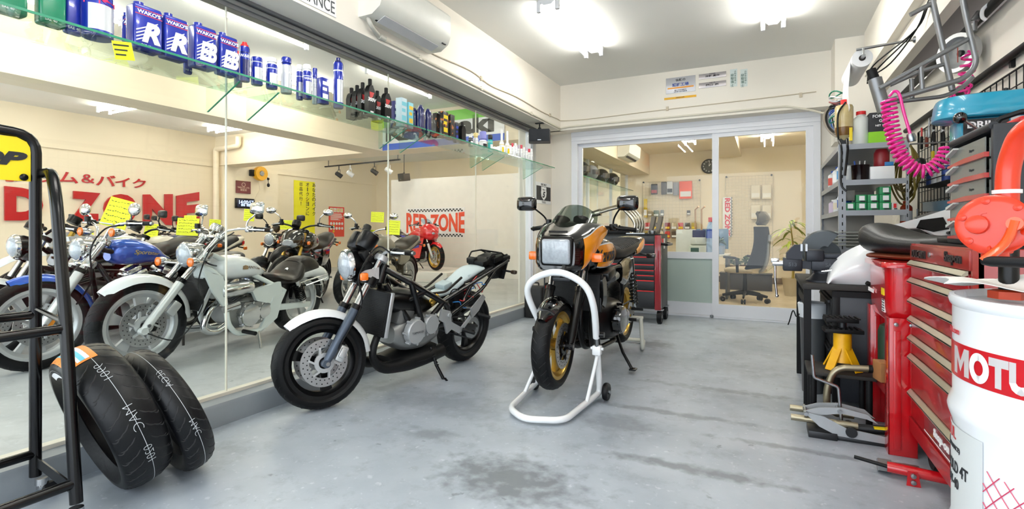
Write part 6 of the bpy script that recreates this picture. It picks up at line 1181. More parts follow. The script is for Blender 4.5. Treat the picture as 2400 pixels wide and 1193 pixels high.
hp = ce+u*-.07+px_*.01+V((0, 0, -.115)); add(o, 'crank_grip', RUBBER, lambda b: b.tube([hp+px_*.0, hp+px_*.01+u*.02, hp+u*.10+px_*.02], [.012, .016, .016], 14))
for ob in set(bpy.data.objects)-pump0:                # the casting is small: size it about its own middle
    W_ = wmat(ob.parent); ob.data.transform(W_.inverted() @ Mx.Translation(pc) @ Mx.Scale(.80, 4) @ Mx.Translation(-pc) @ W_)
# red roller tool cabinet
CX0, CX1, CYN, CYF = .62, 1.2, 2.225, 3.035
o = thing('tool_cabinet', 'tall worn red tool cabinet with long metal drawer pulls behind the oil drum', 'tool cabinet', (.9, 2.63, 0))
add(o, 'body', CHRED, lambda b: b.bx(CX0+.012, CX1, CYN, CYF, .15, 1.02, .004)); add(o, 'base_rail', DRED, lambda b: b.bx(CX0-.01, CX0+.03, CYN, CYF, .13, .20, .004)); add(o, 'top_tray', MATBLK, lambda b: b.bx(CX0+.03, CX1-.01, CYN+.02, CYF-.02, 1.02, 1.026))
for y in (CYN+.008, CYF-.008): add(o, 'corner_post', CHRED, lambda b: b.bx(CX0, CX0+.03, y-.008, y+.008, .15, 1.02))
hz = [.936, .855, .762, .675, .586, .497, .329]; PULL = mat('#C3BCA6', .35, .6, var=.1)
zb = [.862, .769, .682, .593, .504, .336, .205]
for i, z in enumerate(hz):
    d = add(o, 'drawer', DRED, lambda b: b.bx(CX0-.004, CX0+.02, CYN+.03, CYF-.03, zb[i], z-.004, .003))
    add(o, 'drawer_pull', PULL, lambda b: (b.prism([(-.018, -.016), (-.018, -.009), (-.005, .006), (.0, .006), (.0, -.008)], (CX0-.004, (CYN+CYF)/2, z), (1, 0, 0), (0, 0, 1), CYF-CYN-.05), b.bx(CX0-.022, CX0-.017, CYN+.025, CYF-.025, z-.018, z-.012)), parent=d)
hd = add(o, 'header', CHRED, lambda b: b.bx(CX0-.006, CX0+.02, CYN+.012, CYF-.012, .944, 1.012, .003)); EMB = mat('#2E2422', .3, .5)
add(o, 'raised_lettering', EMB, lambda b: b.text('Snap-on', .050, (CX0-.0065, CYN+.17, .978), (0, -1, 0), (0, 0, 1), .006, .03, sx=1.1), parent=hd); add(o, 'raised_lettering', EMB, lambda b: b.text('DUCATI', .034, (CX0-.0065, CYF-.17, .976), (0, -1, 0), (0, 0, 1), .006, .02, sx=1.3), parent=hd); add(o, 'lock', STEEL, lambda b: b.cyl((CX0-.012, CYF-.34, .98), (CX0, CYF-.34, .98), .011), parent=hd)
bdg = add(o, 'badge', mat('#7E0F14', .3, coat=.4), lambda b: b.bx(CX0-.010, CX0-.004, CYN+.05, CYF-.27, .225, .30)); add(o, 'badge_lettering', WHT, lambda b: (b.text('Snap-on', .045, (CX0-.0105, CYN+.30, .262), (0, -1, 0), (0, 0, 1), .002, .04, .1, 1.35), b.bx(CX0-.0108, CX0-.0100, CYN+.05, CYF-.27, .296, .30), b.bx(CX0-.0108, CX0-.0100, CYN+.05, CYF-.27, .225, .229)), parent=bdg)
for x in (CX0+.07, CX1-.08):
    for y in (CYN+.12, CYF-.12): w_ = add(o, 'caster_wheel', RUBBER, lambda b: b.lathe([(.012, -.022), (.066, -.022), (.072, -.012), (.072, .012), (.066, .022), (.012, .022)], (x, y, .073), (1, 0, 0), 28, loop=True)); add(o, 'caster_fork', DARKST, lambda b: (b.bx(x-.035, x-.03, y-.025, y+.025, .06, .15), b.bx(x+.03, x+.035, y-.025, y+.025, .06, .15), b.cyl((x-.035, y, .073), (x+.035, y, .073), .012)), parent=w_)
add(o, 'side_slot', HOLE, lambda b: b.bx(CX0+.20, CX0+.26, CYN-.002, CYN+.001, .885, .897))
# black organiser with clear drawers on the cabinet
OX, OY0, OY1, OZ0, OZ1 = .70, 2.33, 2.77, 1.027, 1.45
o = thing('parts_organiser', 'black plastic organiser with clear red-lipped drawers on top of the red cabinet', 'organiser', (.86, 2.55, OZ0)); ORG = mat('#1C1F25', .5, var=.06, bump=.1, bs=120)
add(o, 'side_panel', ORG, lambda b: (b.bx(OX, 1.02, OY0-.012, OY0+.012, OZ0, OZ1, .008), b.bx(OX+.10, .95, OY0-.018, OY0-.01, OZ0+.10, OZ1-.04, .004))); add(o, 'side_panel', ORG, lambda b: b.bx(OX, 1.02, OY1-.012, OY1+.012, OZ0, OZ1, .008)); add(o, 'back_panel', ORG, lambda b: b.bx(1.0, 1.02, OY0+.012, OY1-.012, OZ0+.02, OZ1-.02)); add(o, 'foot', ORG, lambda b: b.bx(OX-.01, 1.02, OY0-.015, OY1+.015, OZ0, OZ0+.035, .01)); add(o, 'top_panel', ORG, lambda b: (b.bx(OX, 1.02, OY0+.012, OY1-.012, OZ1-.02, OZ1, .004), b.cyl((OX+.006, OY0, OZ1-.005), (OX+.006, OY1, OZ1-.005), .014))); add(o, 'lid_edge', REDL, lambda b: b.bx(OX+.08, 1.0, OY0+.02, OY1-.02, OZ1, OZ1+.025, .008), label='red lid edge')
add(o, 'handle', MATBLK, lambda b: b.tube(fillet([(OX+.02, OY0+.03, OZ1), (OX+.03, OY0+.03, OZ1+.02), (OX+.08, OY0-.005, OZ1+.035), (OX+.12, OY0-.005, OZ1+.03)], .01), .009, 8))
CLR = glassmat('#D9DCD8', 1., .15, .35, '#B9BDB8'); LIPR = mat('#B0302C', .35, coat=.3)
for i in range(5):
    z = 1.385-.073*i; y0, y1 = OY0+.016, OY1-.016
    d = add(o, 'drawer', CLR, lambda b: (b.bx(OX-.004, OX, y0+.03, y1, z-.045, z+.028), b.bx(OX, .98, y0, y0+.003, z-.045, z+.02), b.bx(OX, .98, y1-.003, y1, z-.045, z+.02), b.bx(OX, .98, y0, y1, z-.045, z-.042)), label='clear drawer')
    add(o, 'drawer_lip', LIPR, lambda b: b.prism([(y0, -.045), (y1, -.045), (y1, -.036), ((y0+y1)/2, -.026), (y0, -.028)], (OX-.008, 0, z), (0, 1, 0), (0, 0, 1), .014), parent=d, label='red lip'); add(o, 'lettering', INK, lambda b: b.text('Snap-on', .013, (OX-.0045, y0+.16, z-.004), (0, -1, 0), (0, 0, 1), .001, .03, sx=1.1), parent=d); add(o, 'drawer_catch', mat('#C9CBC6', .5), lambda b: b.prism([(y1, .0), (y1, .012), (y1-.10, .028), (y1-.10, .022)], (OX-.012, 0, z), (0, 1, 0), (0, 0, 1), .018), parent=d)
    add(o, 'contents', mat('#5C5A55', .6, var=.2, vs=60, bump=.5), lambda b: b.bx(OX+.03, .95, y0+.01, y1-.01, z-.041, z-.02), parent=d)
    add(o, 'runner', ORG, lambda b: b.bx(OX+.002, OX+.012, OY1-.03, OY1+.016, z-.062, z-.05))
# drill press
o = thing('drill_press', 'teal bench drill press with black ball knob behind the organiser', 'drill press', (1.0, 2.98, 1.026)); TL_ = mat('#1B8FAE', .3, coat=.5, var=.04)
add(o, 'base', DARKST, lambda b: b.bx(.80, 1.17, 2.86, 3.03, 1.027, 1.05, .006)); add(o, 'column', STEEL, lambda b: b.cyl((1.08, 2.95, 1.05), (1.08, 2.95, 1.6), .03)); add(o, 'head', TL_, lambda b: b.bx(.84, 1.15, 2.86, 3.02, 1.33, 1.57, .02))
add(o, 'pulley_cover', TL_, lambda b: b.loft([[V((1.0+(.245 if math.cos(a) > 0 else .235)*s*math.copysign(abs(math.cos(a))**.55, math.cos(a)), 2.945+.125*s*math.copysign(abs(math.sin(a))**.75, math.sin(a)), z)) for a in [2*PI*k/40 for k in range(40)]] for z, s in ((1.57, .97), (1.575, 1.0), (1.60, 1.0), (1.605, .985), (1.615, .985), (1.645, .965), (1.663, .93), (1.668, .85))])); add(o, 'cover_screw', BLACK, lambda b: b.lathe([(.010, 0), (.008, .012), (.001, .014)], (.99, 2.86, 1.668), (0, -.3, 1), 12))
pl = add(o, 'label_plate', mat('#141519', .4), lambda b: b.bx(.85, 1.0, 2.855, 2.859, 1.46, 1.56)); add(o, 'label_plate', mat('#D6D8D8', .4), lambda b: b.bx(1.005, 1.10, 2.855, 2.859, 1.48, 1.56)); add(o, 'lettering', WHT, lambda b: (b.text('DRILL-', .028, (.925, 2.8545, 1.535), (1, 0, 0), (0, 0, 1), .001, .03, sx=1.15), b.text('4.2  60-H SD-13B', .012, (.92, 2.8545, 1.482), (1, 0, 0), (0, 0, 1), .001, .01)), parent=pl); add(o, 'lettering', RED, lambda b: b.text('PRESS', .026, (.935, 2.8545, 1.507), (1, 0, 0), (0, 0, 1), .001, .03, sx=1.15), parent=pl)
k_ = add(o, 'feed_lever', STEEL, lambda b: b.cyl((.83, 2.80, 1.555), (.94, 2.84, 1.47), .006)); add(o, 'ball_knob', BLKGLOSS, lambda b: b.ell((.825, 2.80, 1.56), (.025, .025, .025), 18, 11), parent=k_); add(o, 'chuck', STEEL, lambda b: b.tube([(.93, 2.93, 1.33), (.93, 2.93, 1.28), (.93, 2.93, 1.22)], [.025, .022, .012], 14))
bpy.data.objects['drill_press'].location.x -= .085
# red parts washer
o = thing('parts_washer', 'glossy red parts washer tub on red legs between bench and tool cabinet', 'parts washer', (.85, 3.38, 0)); WX, WY0, WY1 = .53, 3.06, 3.585
def wash(b):
    rings = []
    for z, s in ((.62, .93), (.64, .97), (.90, 1.0)):
        P = [(WX, WY1), (WX, WY0+.04), (WX+.025, WY0), (1.16, WY0), (1.16, WY1)]; c = V((.85, 3.39, 0)); rings.append([V(((x-c.x)*s+c.x, (y-c.y)*s+c.y, z+(.10*max(0, (3.4-y)/.3) if z < .7 else 0)*0)) for x, y in fil2(P, .05)])
    b.loft(rings)
def fil2(P, r):
    out = []; 
    for p in fillet([(x, y, 0) for x, y in P], r, 4, True): out.append((p.x, p.y))
    return out
def wash(b):
    rings = []
    for z, s in ((.625, .93), (.64, .965), (.70, .985), (.90, 1.0)): rings.append([V(((x-.85)*s+.85, (y-3.32)*s+3.32, z)) for x, y in fil2([(WX, WY1), (WX, WY0), (1.16, WY0), (1.16, WY1)], .07)])
    b.loft(rings)
add(o, 'tub', BRED, wash); add(o, 'lid', BRED, lambda b: b.loft([[V(((x-.85)*s+.85, (y-3.32)*s+3.32, z)) for x, y in fil2([(WX-.02, WY1+.02), (WX-.02, WY0-.02), (1.17, WY0-.02), (1.17, WY1+.02)], .06)] for z, s in ((.90, 1.0), (.918, 1.0), (.926, .985))]))
add(o, 'maker_lettering', WHT, lambda b: b.text('STRAIGHT', .022, (WX-.0005, 3.47, .75), (0, -1, 0), (0, 0, 1), .003, .03, .15, 1.2)); lb = add(o, 'warning_label', WHT, lambda b: b.bx(WX+.004, WX+.012, 3.14, 3.21, .67, .79)); add(o, 'warning_stripe', YEL, lambda b: b.bx(WX+.001, WX+.005, 3.14, 3.21, .755, .79), parent=lb); add(o, 'label_print', INK, lambda b: [b.bx(WX+.0015, WX+.0045, 3.148, 3.20-.01*(i % 2), .745-.013*i, .741-.013*i) for i in range(6)], parent=lb)
for x, y in ((WX, WY0-.03), (1.04, WY0-.03), (WX, WY1-.06), (1.04, WY1-.06)):
    s = 1; lg = add(o, 'leg', BRED, lambda b: (b.bx(x, x+.115, y, y+.006, 0, .66, .002), b.bx(x, x+.006, y, y+.085, 0, .66, .002), b.bx(x+.02, x+.05, y-.006, y, .03, .60, .003)))
    add(o, 'leg_bolt', STEEL, lambda b: [b.lathe([(.010, 0), (.009, .006), (.001, .008)], (x+dx, y-.001, z), (0, -1, 0), 10) for dx, z in ((.09, .63), (.03, .63))], parent=lg)
add(o, 'lower_shelf', DRED, lambda b: (b.bx(WX+.01, 1.15, WY0-.02, WY1-.02, .295, .302), b.bx(WX+.004, WX+.012, WY0, WY1-.02, .26, .30)))
tag(MB().box((.60, 3.26, .352), (.17, .10, .10), (0, 0, .2), .004).build('wood_block', mat('#A9713F', .7, var=.25, vs=14, bump=.2, bs=40), base=True), 'squared timber block on the lower shelf of the parts washer', 'wood block')
b = MB(); b.loft([[V((.615+.06*s*math.cos(a), 3.45+.06*s*math.sin(a), z)) for a in [2*PI*k/16 for k in range(16)]] for z, s in ((.303, .9), (.31, 1), (.53, 1), (.56, .85), (.575, .4), (.60, .38))]); tag(b.build('jerrycan', mat('#24402E', .45, var=.2), base=True), 'dark green canister standing on the lower shelf of the washer', 'canister')
# motorcycle seat on the washer lid
o = thing('loose_saddle', 'loose black motorcycle saddle lying on the red washer lid', 'saddle', (.72, 3.30, .926), -1.05)
SS2 = [(-.35, .09, .16, .05), (-.32, .045, .195, .10), (-.25, .03, .195, .13), (-.10, .03, .15, .15), (.08, .03, .13, .145), (.25, .035, .14, .12), (.36, .05, .15, .07)]
MB().sloft(SS2, 24, 4).build('cushion', mat('#141519', .42, bump=.2, bs=200), o); MB().sloft([(-.26, .0, .035, .10), (0, .0, .035, .12), (.28, .0, .04, .09)], 16, 3).build('seat_base', mat('#7A3B22', .5), o, label='red-brown seat base')
# white fairing pieces
o = thing('fairing_panel', 'white and black fairing panel lying between seat and steel rack', 'fairing', (.88, 3.80, .93), .2); P = [(-.28, .02), (-.05, .10), (.10, .16), (.28, .17), (.25, .08), (.12, .05), (.10, -.05), (.0, -.02), (-.06, .03)]
MB().prism(P, (0, 0, .14), (1, 0, 0), (0, .55, .83), .012).build('shell', PEARL, o); MB().prism([(-.05, .08), (.07, .10), (.08, .02), (.0, .0), (-.08, .03)], (0, -.008, .145), (1, 0, 0), (0, .55, .83), .012).build('black_insert', MATBLK, o, label='black insert'); MB().bx(-.02, .02, .04, .1, -.174, .16).build('support_tab', MATBLK, o)
# workbench
BX0, BY0, BY1, BZ = .20, 3.63, 4.50, .755
o = thing('workbench', 'black steel workbench with grimy top carrying the vise', 'workbench', (.7, 4.2, 0))
add(o, 'bench_top', DIRT, lambda b: b.bx(BX0, 1.2, BY0, BY1, BZ-.035, BZ, .006)); cb = add(o, 'drawer_cabinet', SLATE2, lambda b: b.bx(.37, 1.1, BY0+.03, BY1-.1, .05, BZ-.04, .004)); add(o, 'cabinet_edge', MATBLK, lambda b: (b.bx(.36, .40, BY0+.022, BY0+.04, .04, BZ-.04, .003), b.bx(.36, 1.1, BY0+.02, BY0+.035, BZ-.075, BZ-.04)), parent=cb)
for i in range(4): d = add(o, 'drawer', MATBLK, lambda b: b.bx(.355, .372, BY0+.06, BY1-.13, .08+.15*i, .215+.15*i, .004)); add(o, 'drawer_handle', DARKST, lambda b: b.bx(.345, .356, BY0+.10, BY1-.2, .185+.15*i, .2+.15*i), parent=d)
for y in (BY0+.03, BY1-.03): add(o, 'leg', MATBLK, lambda b: b.bx(BX0+.01, BX0+.05, y-.02, y+.02, 0, BZ-.035))
add(o, 'side_rail', MATBLK, lambda b: b.bx(BX0+.02, BX0+.04, BY0+.05, BY1-.05, .60, .66))
o = thing('vise', 'dark grey bench vise with chrome lever bolted on the bench corner', 'vise', (.30, 4.05, BZ)); VM = mat('#2E3036', .4, .5, var=.1, bump=.1)
add(o, 'base', VM, lambda b: (b.loft([[V((.33+r*math.cos(a), 4.0+r*math.sin(a), z)) for a in [2*PI*k/20 for k in range(20)]] for z, r in ((BZ, .10), (BZ+.012, .10), (BZ+.02, .085), (BZ+.055, .055), (BZ+.07, .055))]))); add(o, 'body', VM, lambda b: (b.bx(.26, .50, 3.95, 4.05, BZ+.07, BZ+.15, .008), b.bx(.23, .33, 3.94, 4.06, BZ+.13, BZ+.205, .01), b.bx(.33, .52, 3.97, 4.03, BZ+.15, BZ+.18, .004))); add(o, 'moving_jaw', VM, lambda b: (b.bx(.10, .21, 3.945, 4.055, BZ+.065, BZ+.15, .008), b.prism([(.12, .14), (.21, .14), (.21, .235), (.165, .235), (.12, .18)], (0, 4.0, BZ), (1, 0, 0), (0, 0, 1), .11), b.bx(.15, .30, 3.97, 4.03, BZ+.08, BZ+.13)))
for x in (.205, .232): add(o, 'jaw_plate', STEEL, lambda b: b.bx(x-.006, x+.006, 3.94, 4.06, BZ+.195, BZ+.24))
sc_ = add(o, 'screw', CHROME, lambda b: b.cyl((.04, 4.0, BZ+.11), (.11, 4.0, BZ+.11), .018)); add(o, 'lever', CHROME, lambda b: (b.tube([(.055, 4.0, BZ+.13), (.055, 4.0, BZ+.0), (.065, 4.0, BZ-.10)], .007, 10), b.ell((.066, 4.0, BZ-.105), (.011, .011, .011), 10, 7), b.box((.055, 4.0, BZ+.13), (.05, .025, .03), None, .005)), parent=sc_); add(o, 'swivel_clamp', CHROME, lambda b: (b.cyl((.38, 3.9, BZ+.03), (.38, 3.9, BZ+.085), .009), b.cyl((.31, 3.9, BZ+.07), (.40, 3.9, BZ+.085), .006))); add(o, 'cast_lettering', mat('#4A4C50', .4, .6), lambda b: (b.text('513', .024, (.155, 3.9445, BZ+.108), (1, 0, 0), (0, 0, 1), .002, .02), b.text('SAMSON', .024, (.40, 3.9495, BZ+.11), (1, 0, 0), (0, 0, 1), .002, .02)))
o = thing('bench_grinder', 'grey rounded grinder guard behind the vise', 'grinder', (.32, 4.38, BZ)); GR = mat('#50565A', .35, .3, var=.08)
add(o, 'wheel_guard', GR, lambda b: b.lathe([(.03, -.04), (.13, -.04), (.14, -.03), (.14, .03), (.13, .04), (.03, .04)], (.36, 4.30, BZ+.19), (0, 1, 0), 40, a0=0, a1=PI*1.45, loop=True, ref=(.7, 0, -.7))); add(o, 'motor', GR, lambda b: (b.cyl((.38, 4.38, BZ+.16), (.38, 4.55, BZ+.16), .09, seg=24), b.bx(.29, .47, 4.34, 4.56, BZ, BZ+.09, .01))); add(o, 'grinding_wheel', mat('#8E7E66', .8), lambda b: b.lathe([(.02, -.02), (.105, -.02), (.105, .02), (.02, .02)], (.30, 4.42, BZ+.15), (0, 1, 0), 30, loop=True)); 
o = thing('fairing_panel', 'large curved white plastic panel propped on the bench beside the grinder', 'fairing', (.55, 3.86, BZ)); b = MB(); b.sheet(lambda u, v: V((-.21+.45*u, -.16+.10*v*v-.05*math.sin(PI*v), .003+.29*v*math.sqrt(max(0, 1-(1-u)**2)))), 20, 10, .004); b.build('shell', PEARL, o)
rnd = random.Random(9)
for i in range(4): tag(MB().box((.56+.10*i, 3.70+.03*rnd.random(), BZ+.022), (.07, .05, .042), (0, 0, rnd.random()), .01).build('tool_part', DIRT, base=True), 'oily dark small part lying on the bench top beside the vise', 'part', 'oily parts on the bench')
o = thing('waste_bin', 'grey waste bin with white liner standing under the bench edge', 'bin', (.285, 4.0, 0)); MB().lathe([(.065, 0), (.080, .56), (.086, .565), (.086, .58), (.078, .58), (.062, .02), (.001, .02)], seg=30).build('body', mat('#4A4D50', .4, var=.05), o); MB().lathe([(.083, .50), (.092, .59), (.084, .60), (.074, .55)], seg=30).build('liner', mat('#E1E6EA', .5, bump=.4, bs=30), o, label='white bin liner'); b = MB(); b.tube(spline([(-.08, -.02, .52), (-.10, -.03, .50), (-.12, -.03, .54), (-.14, -.03, .47), (-.15, -.03, .44)], 5), .004, 6); b.build('tie_string', BLACK, o)
for n_ in ('vise', 'bench_grinder'): bpy.data.objects[n_].location.y -= .17
# low trolley with axle stand and bars
o = thing('low_trolley', 'low black dusty trolley plate on legs in front of the bench', 'trolley', (.38, 3.35, 0)); add(o, 'plate', DIRT, lambda b: b.bx(.24, .56, 3.22, 3.50, .275, .295, .004))
for x, y in ((.27, 3.25), (.53, 3.25), (.27, 3.47), (.53, 3.47)): add(o, 'leg', MATBLK, lambda b: b.cyl((x, y, 0), (x, y, .275), .016))
o = thing('axle_stand', 'yellow axle stand with black ridged saddle on the low trolley', 'axle stand', (.42, 3.36, .295)); YS_ = mat('#F0B90F', .4, var=.12, vs=20, col2='#D99A08')
for i in range(4): a = PI/4+i*PI/2; add(o, 'leg', YS_, lambda b: b.beam((.42+.10*math.cos(a), 3.36+.10*math.sin(a), .298), (.42+.028*math.cos(a), 3.36+.028*math.sin(a), .43), .05, .008))
add(o, 'collar', YS_, lambda b: b.lathe([(.062, 0), (.045, .06), (.045, .16), (.035, .165), (.001, .165)], (.42, 3.36, .34), (0, 0, 1), 20)); 
for z in (.515, .575): add(o, 'saddle_pad', MATBLK, lambda b: (b.box((.42-.01*(z > .55), 3.36, z), (.19-.03*(z > .55), .10, .022), (0, 0, .1), .003), [b.box((.34+.025*i, 3.36, z+.014), (.012, .10, .008), (0, 0, .1)) for i in range(7)])); 
add(o, 'ram', DARKST, lambda b: b.cyl((.42, 3.36, .5), (.42, 3.36, .57), .02))
b = MB(); b.tube(fillet([(.36, 3.12, .0), (.36, 3.12, .22), (.40, 3.12, .335), (.56, 3.12, .345), (.60, 3.12, .345)], .10, 8), .018, 12); o = tag(b.build('bent_handle', mat('#9A9078', .3, .8), base=True), 'bent steel jack handle with black grip rising before the trolley', 'handle'); b = MB(); b.cyl((.55, 3.12, .345), (.68, 3.12, .34), .022); b.build('grip', RUBBER, o, world=True)
for n_ in ('low_trolley', 'axle_stand'): bpy.data.objects[n_].location += V((-.03, .09, 0))
bpy.data.objects['bent_handle'].location += V((-.06, .18, 0))
# lifting jack of plates and rods on the floor
o = thing('lift_jack', 'low silver grey motorcycle lift jack of linked plates on the floor', 'jack', (.35, 2.95, 0)); GP = mat('#B9BDC0', .4, .4, var=.15)
def pf(px, py, Y=2.95): return onY(px, py, Y)
add(o, 'upper_arm', GP, lambda b: [b.prism([(.15, .125), (.22, .155), (.32, .168), (.43, .15), (.475, .11), (.43, .125), (.32, .138), (.20, .11), (.155, .10)], (0, y, 0), (1, 0, 0), (0, 0, 1), .008) for y in (2.93, 3.01)]); add(o, 'lower_arm', GP, lambda b: [b.prism([(.15, .125), (.24, .115), (.34, .07), (.50, .055), (.52, .02), (.30, .025), (.22, .06)], (0, y, 0), (1, 0, 0), (0, 0, 1), .008) for y in (2.915, 3.03)]); add(o, 'base_plate', DARKST, lambda b: (b.bx(.17, .30, 2.90, 3.05, .0, .035, .003), b.bx(.30, .58, 2.92, 3.03, .0, .02, .003)))
add(o, 'pivot_pin', STEEL, lambda b: (b.cyl((.16, 2.90, .118), (.16, 3.05, .118), .010), b.cyl((.31, 2.90, .15), (.31, 3.05, .15), .010))); add(o, 'ram', DARKST, lambda b: (b.cyl((.38, 2.97, .06), (.58, 2.97, .075), .022), b.cyl((.36, 2.90, .055), (.36, 3.02, .055), .026))); add(o, 'yellow_label', YEL, lambda b: b.beam((.46, 2.945, .083), (.58, 2.945, .09), .03, .006), label='yellow warning label')
add(o, 'crank_rod', STEEL, lambda b: b.tube(fillet([(.19, 2.96, .42), (.20, 2.96, .30), (.31, 2.96, .265), (.325, 2.96, .05)], .015), .008, 10)); 
for i, (y, z) in enumerate(((3.10, .155), (2.97, .085))): tag((lambda b: (b.cyl((.06, y, z-.06*(i == 0)), (.36, y, z-.06*(i == 0)), .017), b)[1])(MB()).build('steel_tube', mat('#A39A82', .3, .8), base=True), ('steel tube lying behind the lift jack with a clamp ring', 'steel tube poking out under the lift jack')[i], 'tube')
bpy.data.objects['lift_jack'].location += V((.03, .20, 0))
for n_ in ('steel_tube', 'steel_tube.001'): bpy.data.objects[n_].location += V((.06, .16, 0))
b = MB(); b.cyl((.50, 2.80, .03), (.60, 2.80, .03), .022); b.cyl((.45, 2.80, .03), (.50, 2.80, .03), .03, seg=6); o = tag(b.build('socket_wrench', STEEL, base=True), 'chrome socket and extension lying beside the washer leg', 'socket')
o = thing('jack_handle_socket', 'red steel tube with bolted bracket on the floor by the washer leg', 'jack part', (.60, 2.72, 0)); add(o, 'tube', BRED, lambda b: b.cyl((.475, 2.74, .05), (.75, 2.70, .05), .022)); add(o, 'bracket', BRED, lambda b: b.prism([(.535, .0), (.585, .0), (.575, .06), (.54, .06)], (0, 2.70, 0), (1, 0, 0), (0, 0, 1), .008)); add(o, 'bolt', STEEL, lambda b: [b.lathe([(.011, 0), (.010, .008), (.001, .010)], (.558, 2.695, z), (0, -1, 0), 8) for z in (.018, .045)]); add(o, 'rod', MATBLK, lambda b: b.cyl((.36, 2.78, .055), (.48, 2.74, .05), .008))
# ================================================================== STEEL RACK WITH STORES
RX0, RX1, RY0, RY1 = .50, .93, 4.62, 6.0
o = thing('steel_rack', 'grey slotted steel shelving rack crowded with bottles and boxes, beside the glazed door', 'rack', (.72, 5.3, 0)); GRK = mat('#9EA2A8', .4, .3, var=.05)
for x, y in ((RX0, RY0), (RX1, RY0), (RX0, RY1), (RX1, RY1)):
    p_ = add(o, 'post', GRK, lambda b: (b.bx(x-.018 if x > .7 else x, x if x > .7 else x+.045, y-.002, y+.002, 0, 1.74), b.bx(x-.002, x+.002, y, y+.04 if y < 5 else y-.04, 0, 1.74))); add(o, 'post_slots', HOLE, lambda b: [b.bx(x+.018 if x < .7 else x-.012, x+.026 if x < .7 else x-.006, y-.0035, y-.0015, .1+.06*i, .125+.06*i) for i in range(27)], parent=p_)
RZ = [1.735, 1.465, 1.235, .95, .5]
for z in RZ: s_ = add(o, 'shelf', GRK, lambda b: (b.bx(RX0, RX1, RY0, RY1, z-.008, z), b.bx(RX0+.04, RX1, RY0-.003, RY0, z-.04, z), b.bx(RX0-.003, RX0, RY0+.03, RY1, z-.04, z)))
add(o, 'back_panel', mat('#C9C3BA', .6), lambda b: b.bx(RX0+.02, RX1, RY1-.006, RY1, .5, 1.73))
def on_rack(px, z, Y): p = onY(px, 400, Y); return V((p.x, Y, z+.0005))
def box_at(name, label, cat, px0, px1, hpx, z, Y, m, group=None, front=None, dep=.14):
    a, c = on_rack(px0, z, Y), on_rack(px1, z, Y); w = c.x-a.x; h = hpx*(Y/(ray((px0+px1)/2, 400).y))/FPX; t = thing(name, label, cat, V(((a.x+c.x)/2, Y+dep/2, z+.0005)), 0, group); MB().box((0, 0, h/2), (w*.97, dep, h), None, .002).build('carton', m, t)
    if front: MB().bx(-w*.2, w*.3, -dep/2-.001, -dep/2, h*.25, h*.85).build('label', front, t); MB().bx(-w*.1, w*.42, -dep/2-.0015, -dep/2, h*.05, h*.2).build('print', INK, t)
    return t, h
GB = mat('#118A4E', .4, var=.05); cols = [(1979, 2005, 1, 'leftmost stack'), (2006, 2032, 2, 'second stack'), (2033, 2060, 2, 'third stack'), (2061, 2089, 3, 'tallest stack')]
for ci, (a, c, n, lb) in enumerate(cols):
    z = RZ[2]
    for j in range(n):
        t, h = box_at('filter_box', 'green filter box with white label, %s, %s' % (['bottom', 'middle' if n == 3 else 'top', 'top'][j] if n > 1 else 'single box', ['leftmost on its shelf', 'beside the single box', 'left of the tallest stack', 'in the tallest stack'][ci]), 'box', a, c, 18, z, RY0+.02, GB, 'green filter boxes on the rack', WHT); z += h+.001
box_at('carton', 'white carton with a line of script on the upper rack shelf', 'box', 2039, 2098, 30, RZ[1], RY0+.02, WHT, None, None)
box_at('small_box', 'little red and white box on the right of the green filter boxes', 'box', 2090, 2104, 17, RZ[2], RY0+.02, mat('#D8D2CC', .5), None, REDL, .1); box_at('tray', 'small blue tray on the white carton', 'tray', 2073, 2095, 9, RZ[1]+.10, RY0+.05, mat('#2A7FC2', .4), None, None, .1)
def bottle(label, x, y, z, r, h, m, cap, group='bottles on the steel rack', lab=None, name='bottle', cat='bottle', neck=.5):
    t = thing(name, label, cat, (x, y, z+.0005), 0, group); MB().lathe([(r*.95, 0), (r, .004), (r, h*.72), (r*.9, h*.78), (r*neck, h*.86), (r*neck, h*.9)], seg=20).build('body', m, t); MB().lathe([(r*neck*1.12, h*.89), (r*neck*1.12, h*.99), (r*.3, h), (.001, h)], seg=16).build('cap', cap, t)
    if lab: MB().lathe([(r*1.01, h*.2), (r*1.01, h*.6)], seg=20).build('label', lab, t)
    return t
BW, BBL = mat('#E3E6E8', .4), mat('#2456B0', .4)
for i, (y, z, h, m, c, l_, lb) in enumerate(((4.95, RZ[1], .17, BW, BBL, mat('#4A9AD8', .4), 'white bottle with blue cap, nearest on the side of the upper shelf'), (5.25, RZ[1], .17, BW, BBL, WHT, 'white bottle with blue cap, second on the side of the upper shelf'), (5.6, RZ[1], .17, BW, BBL, mat('#C9524A', .4), 'white bottle with blue cap and red label, furthest on the upper shelf'), (4.92, RZ[2], .16, mat('#D9E2EE', .4), WHT, BBL, 'pale blue labelled bottle nearest on the middle shelf side'), (5.2, RZ[2], .14, BW, INK, mat('#E0D6C0', .4), 'white jug with black print on the middle shelf side'), (5.55, RZ[2], .13, mat('#D6C5DC', .4), WHT, None, 'pale violet bottle furthest on the middle shelf side'))): bottle(lb, RX0+.07, y, z, .05, h, m, c, lab=l_)
p = on_rack(2016, RZ[1], RY0+.08); t = thing('beaker', 'dark translucent measuring beaker holding tools on the rack', 'beaker', p); MB().lathe([(.055, 0), (.06, .11), (.063, .115), (.056, .115), (.05, .01), (.001, .01)], seg=24).build('body', glassmat('#6B4A48', 1, .1, .4, '#2A1A1C'), t); 
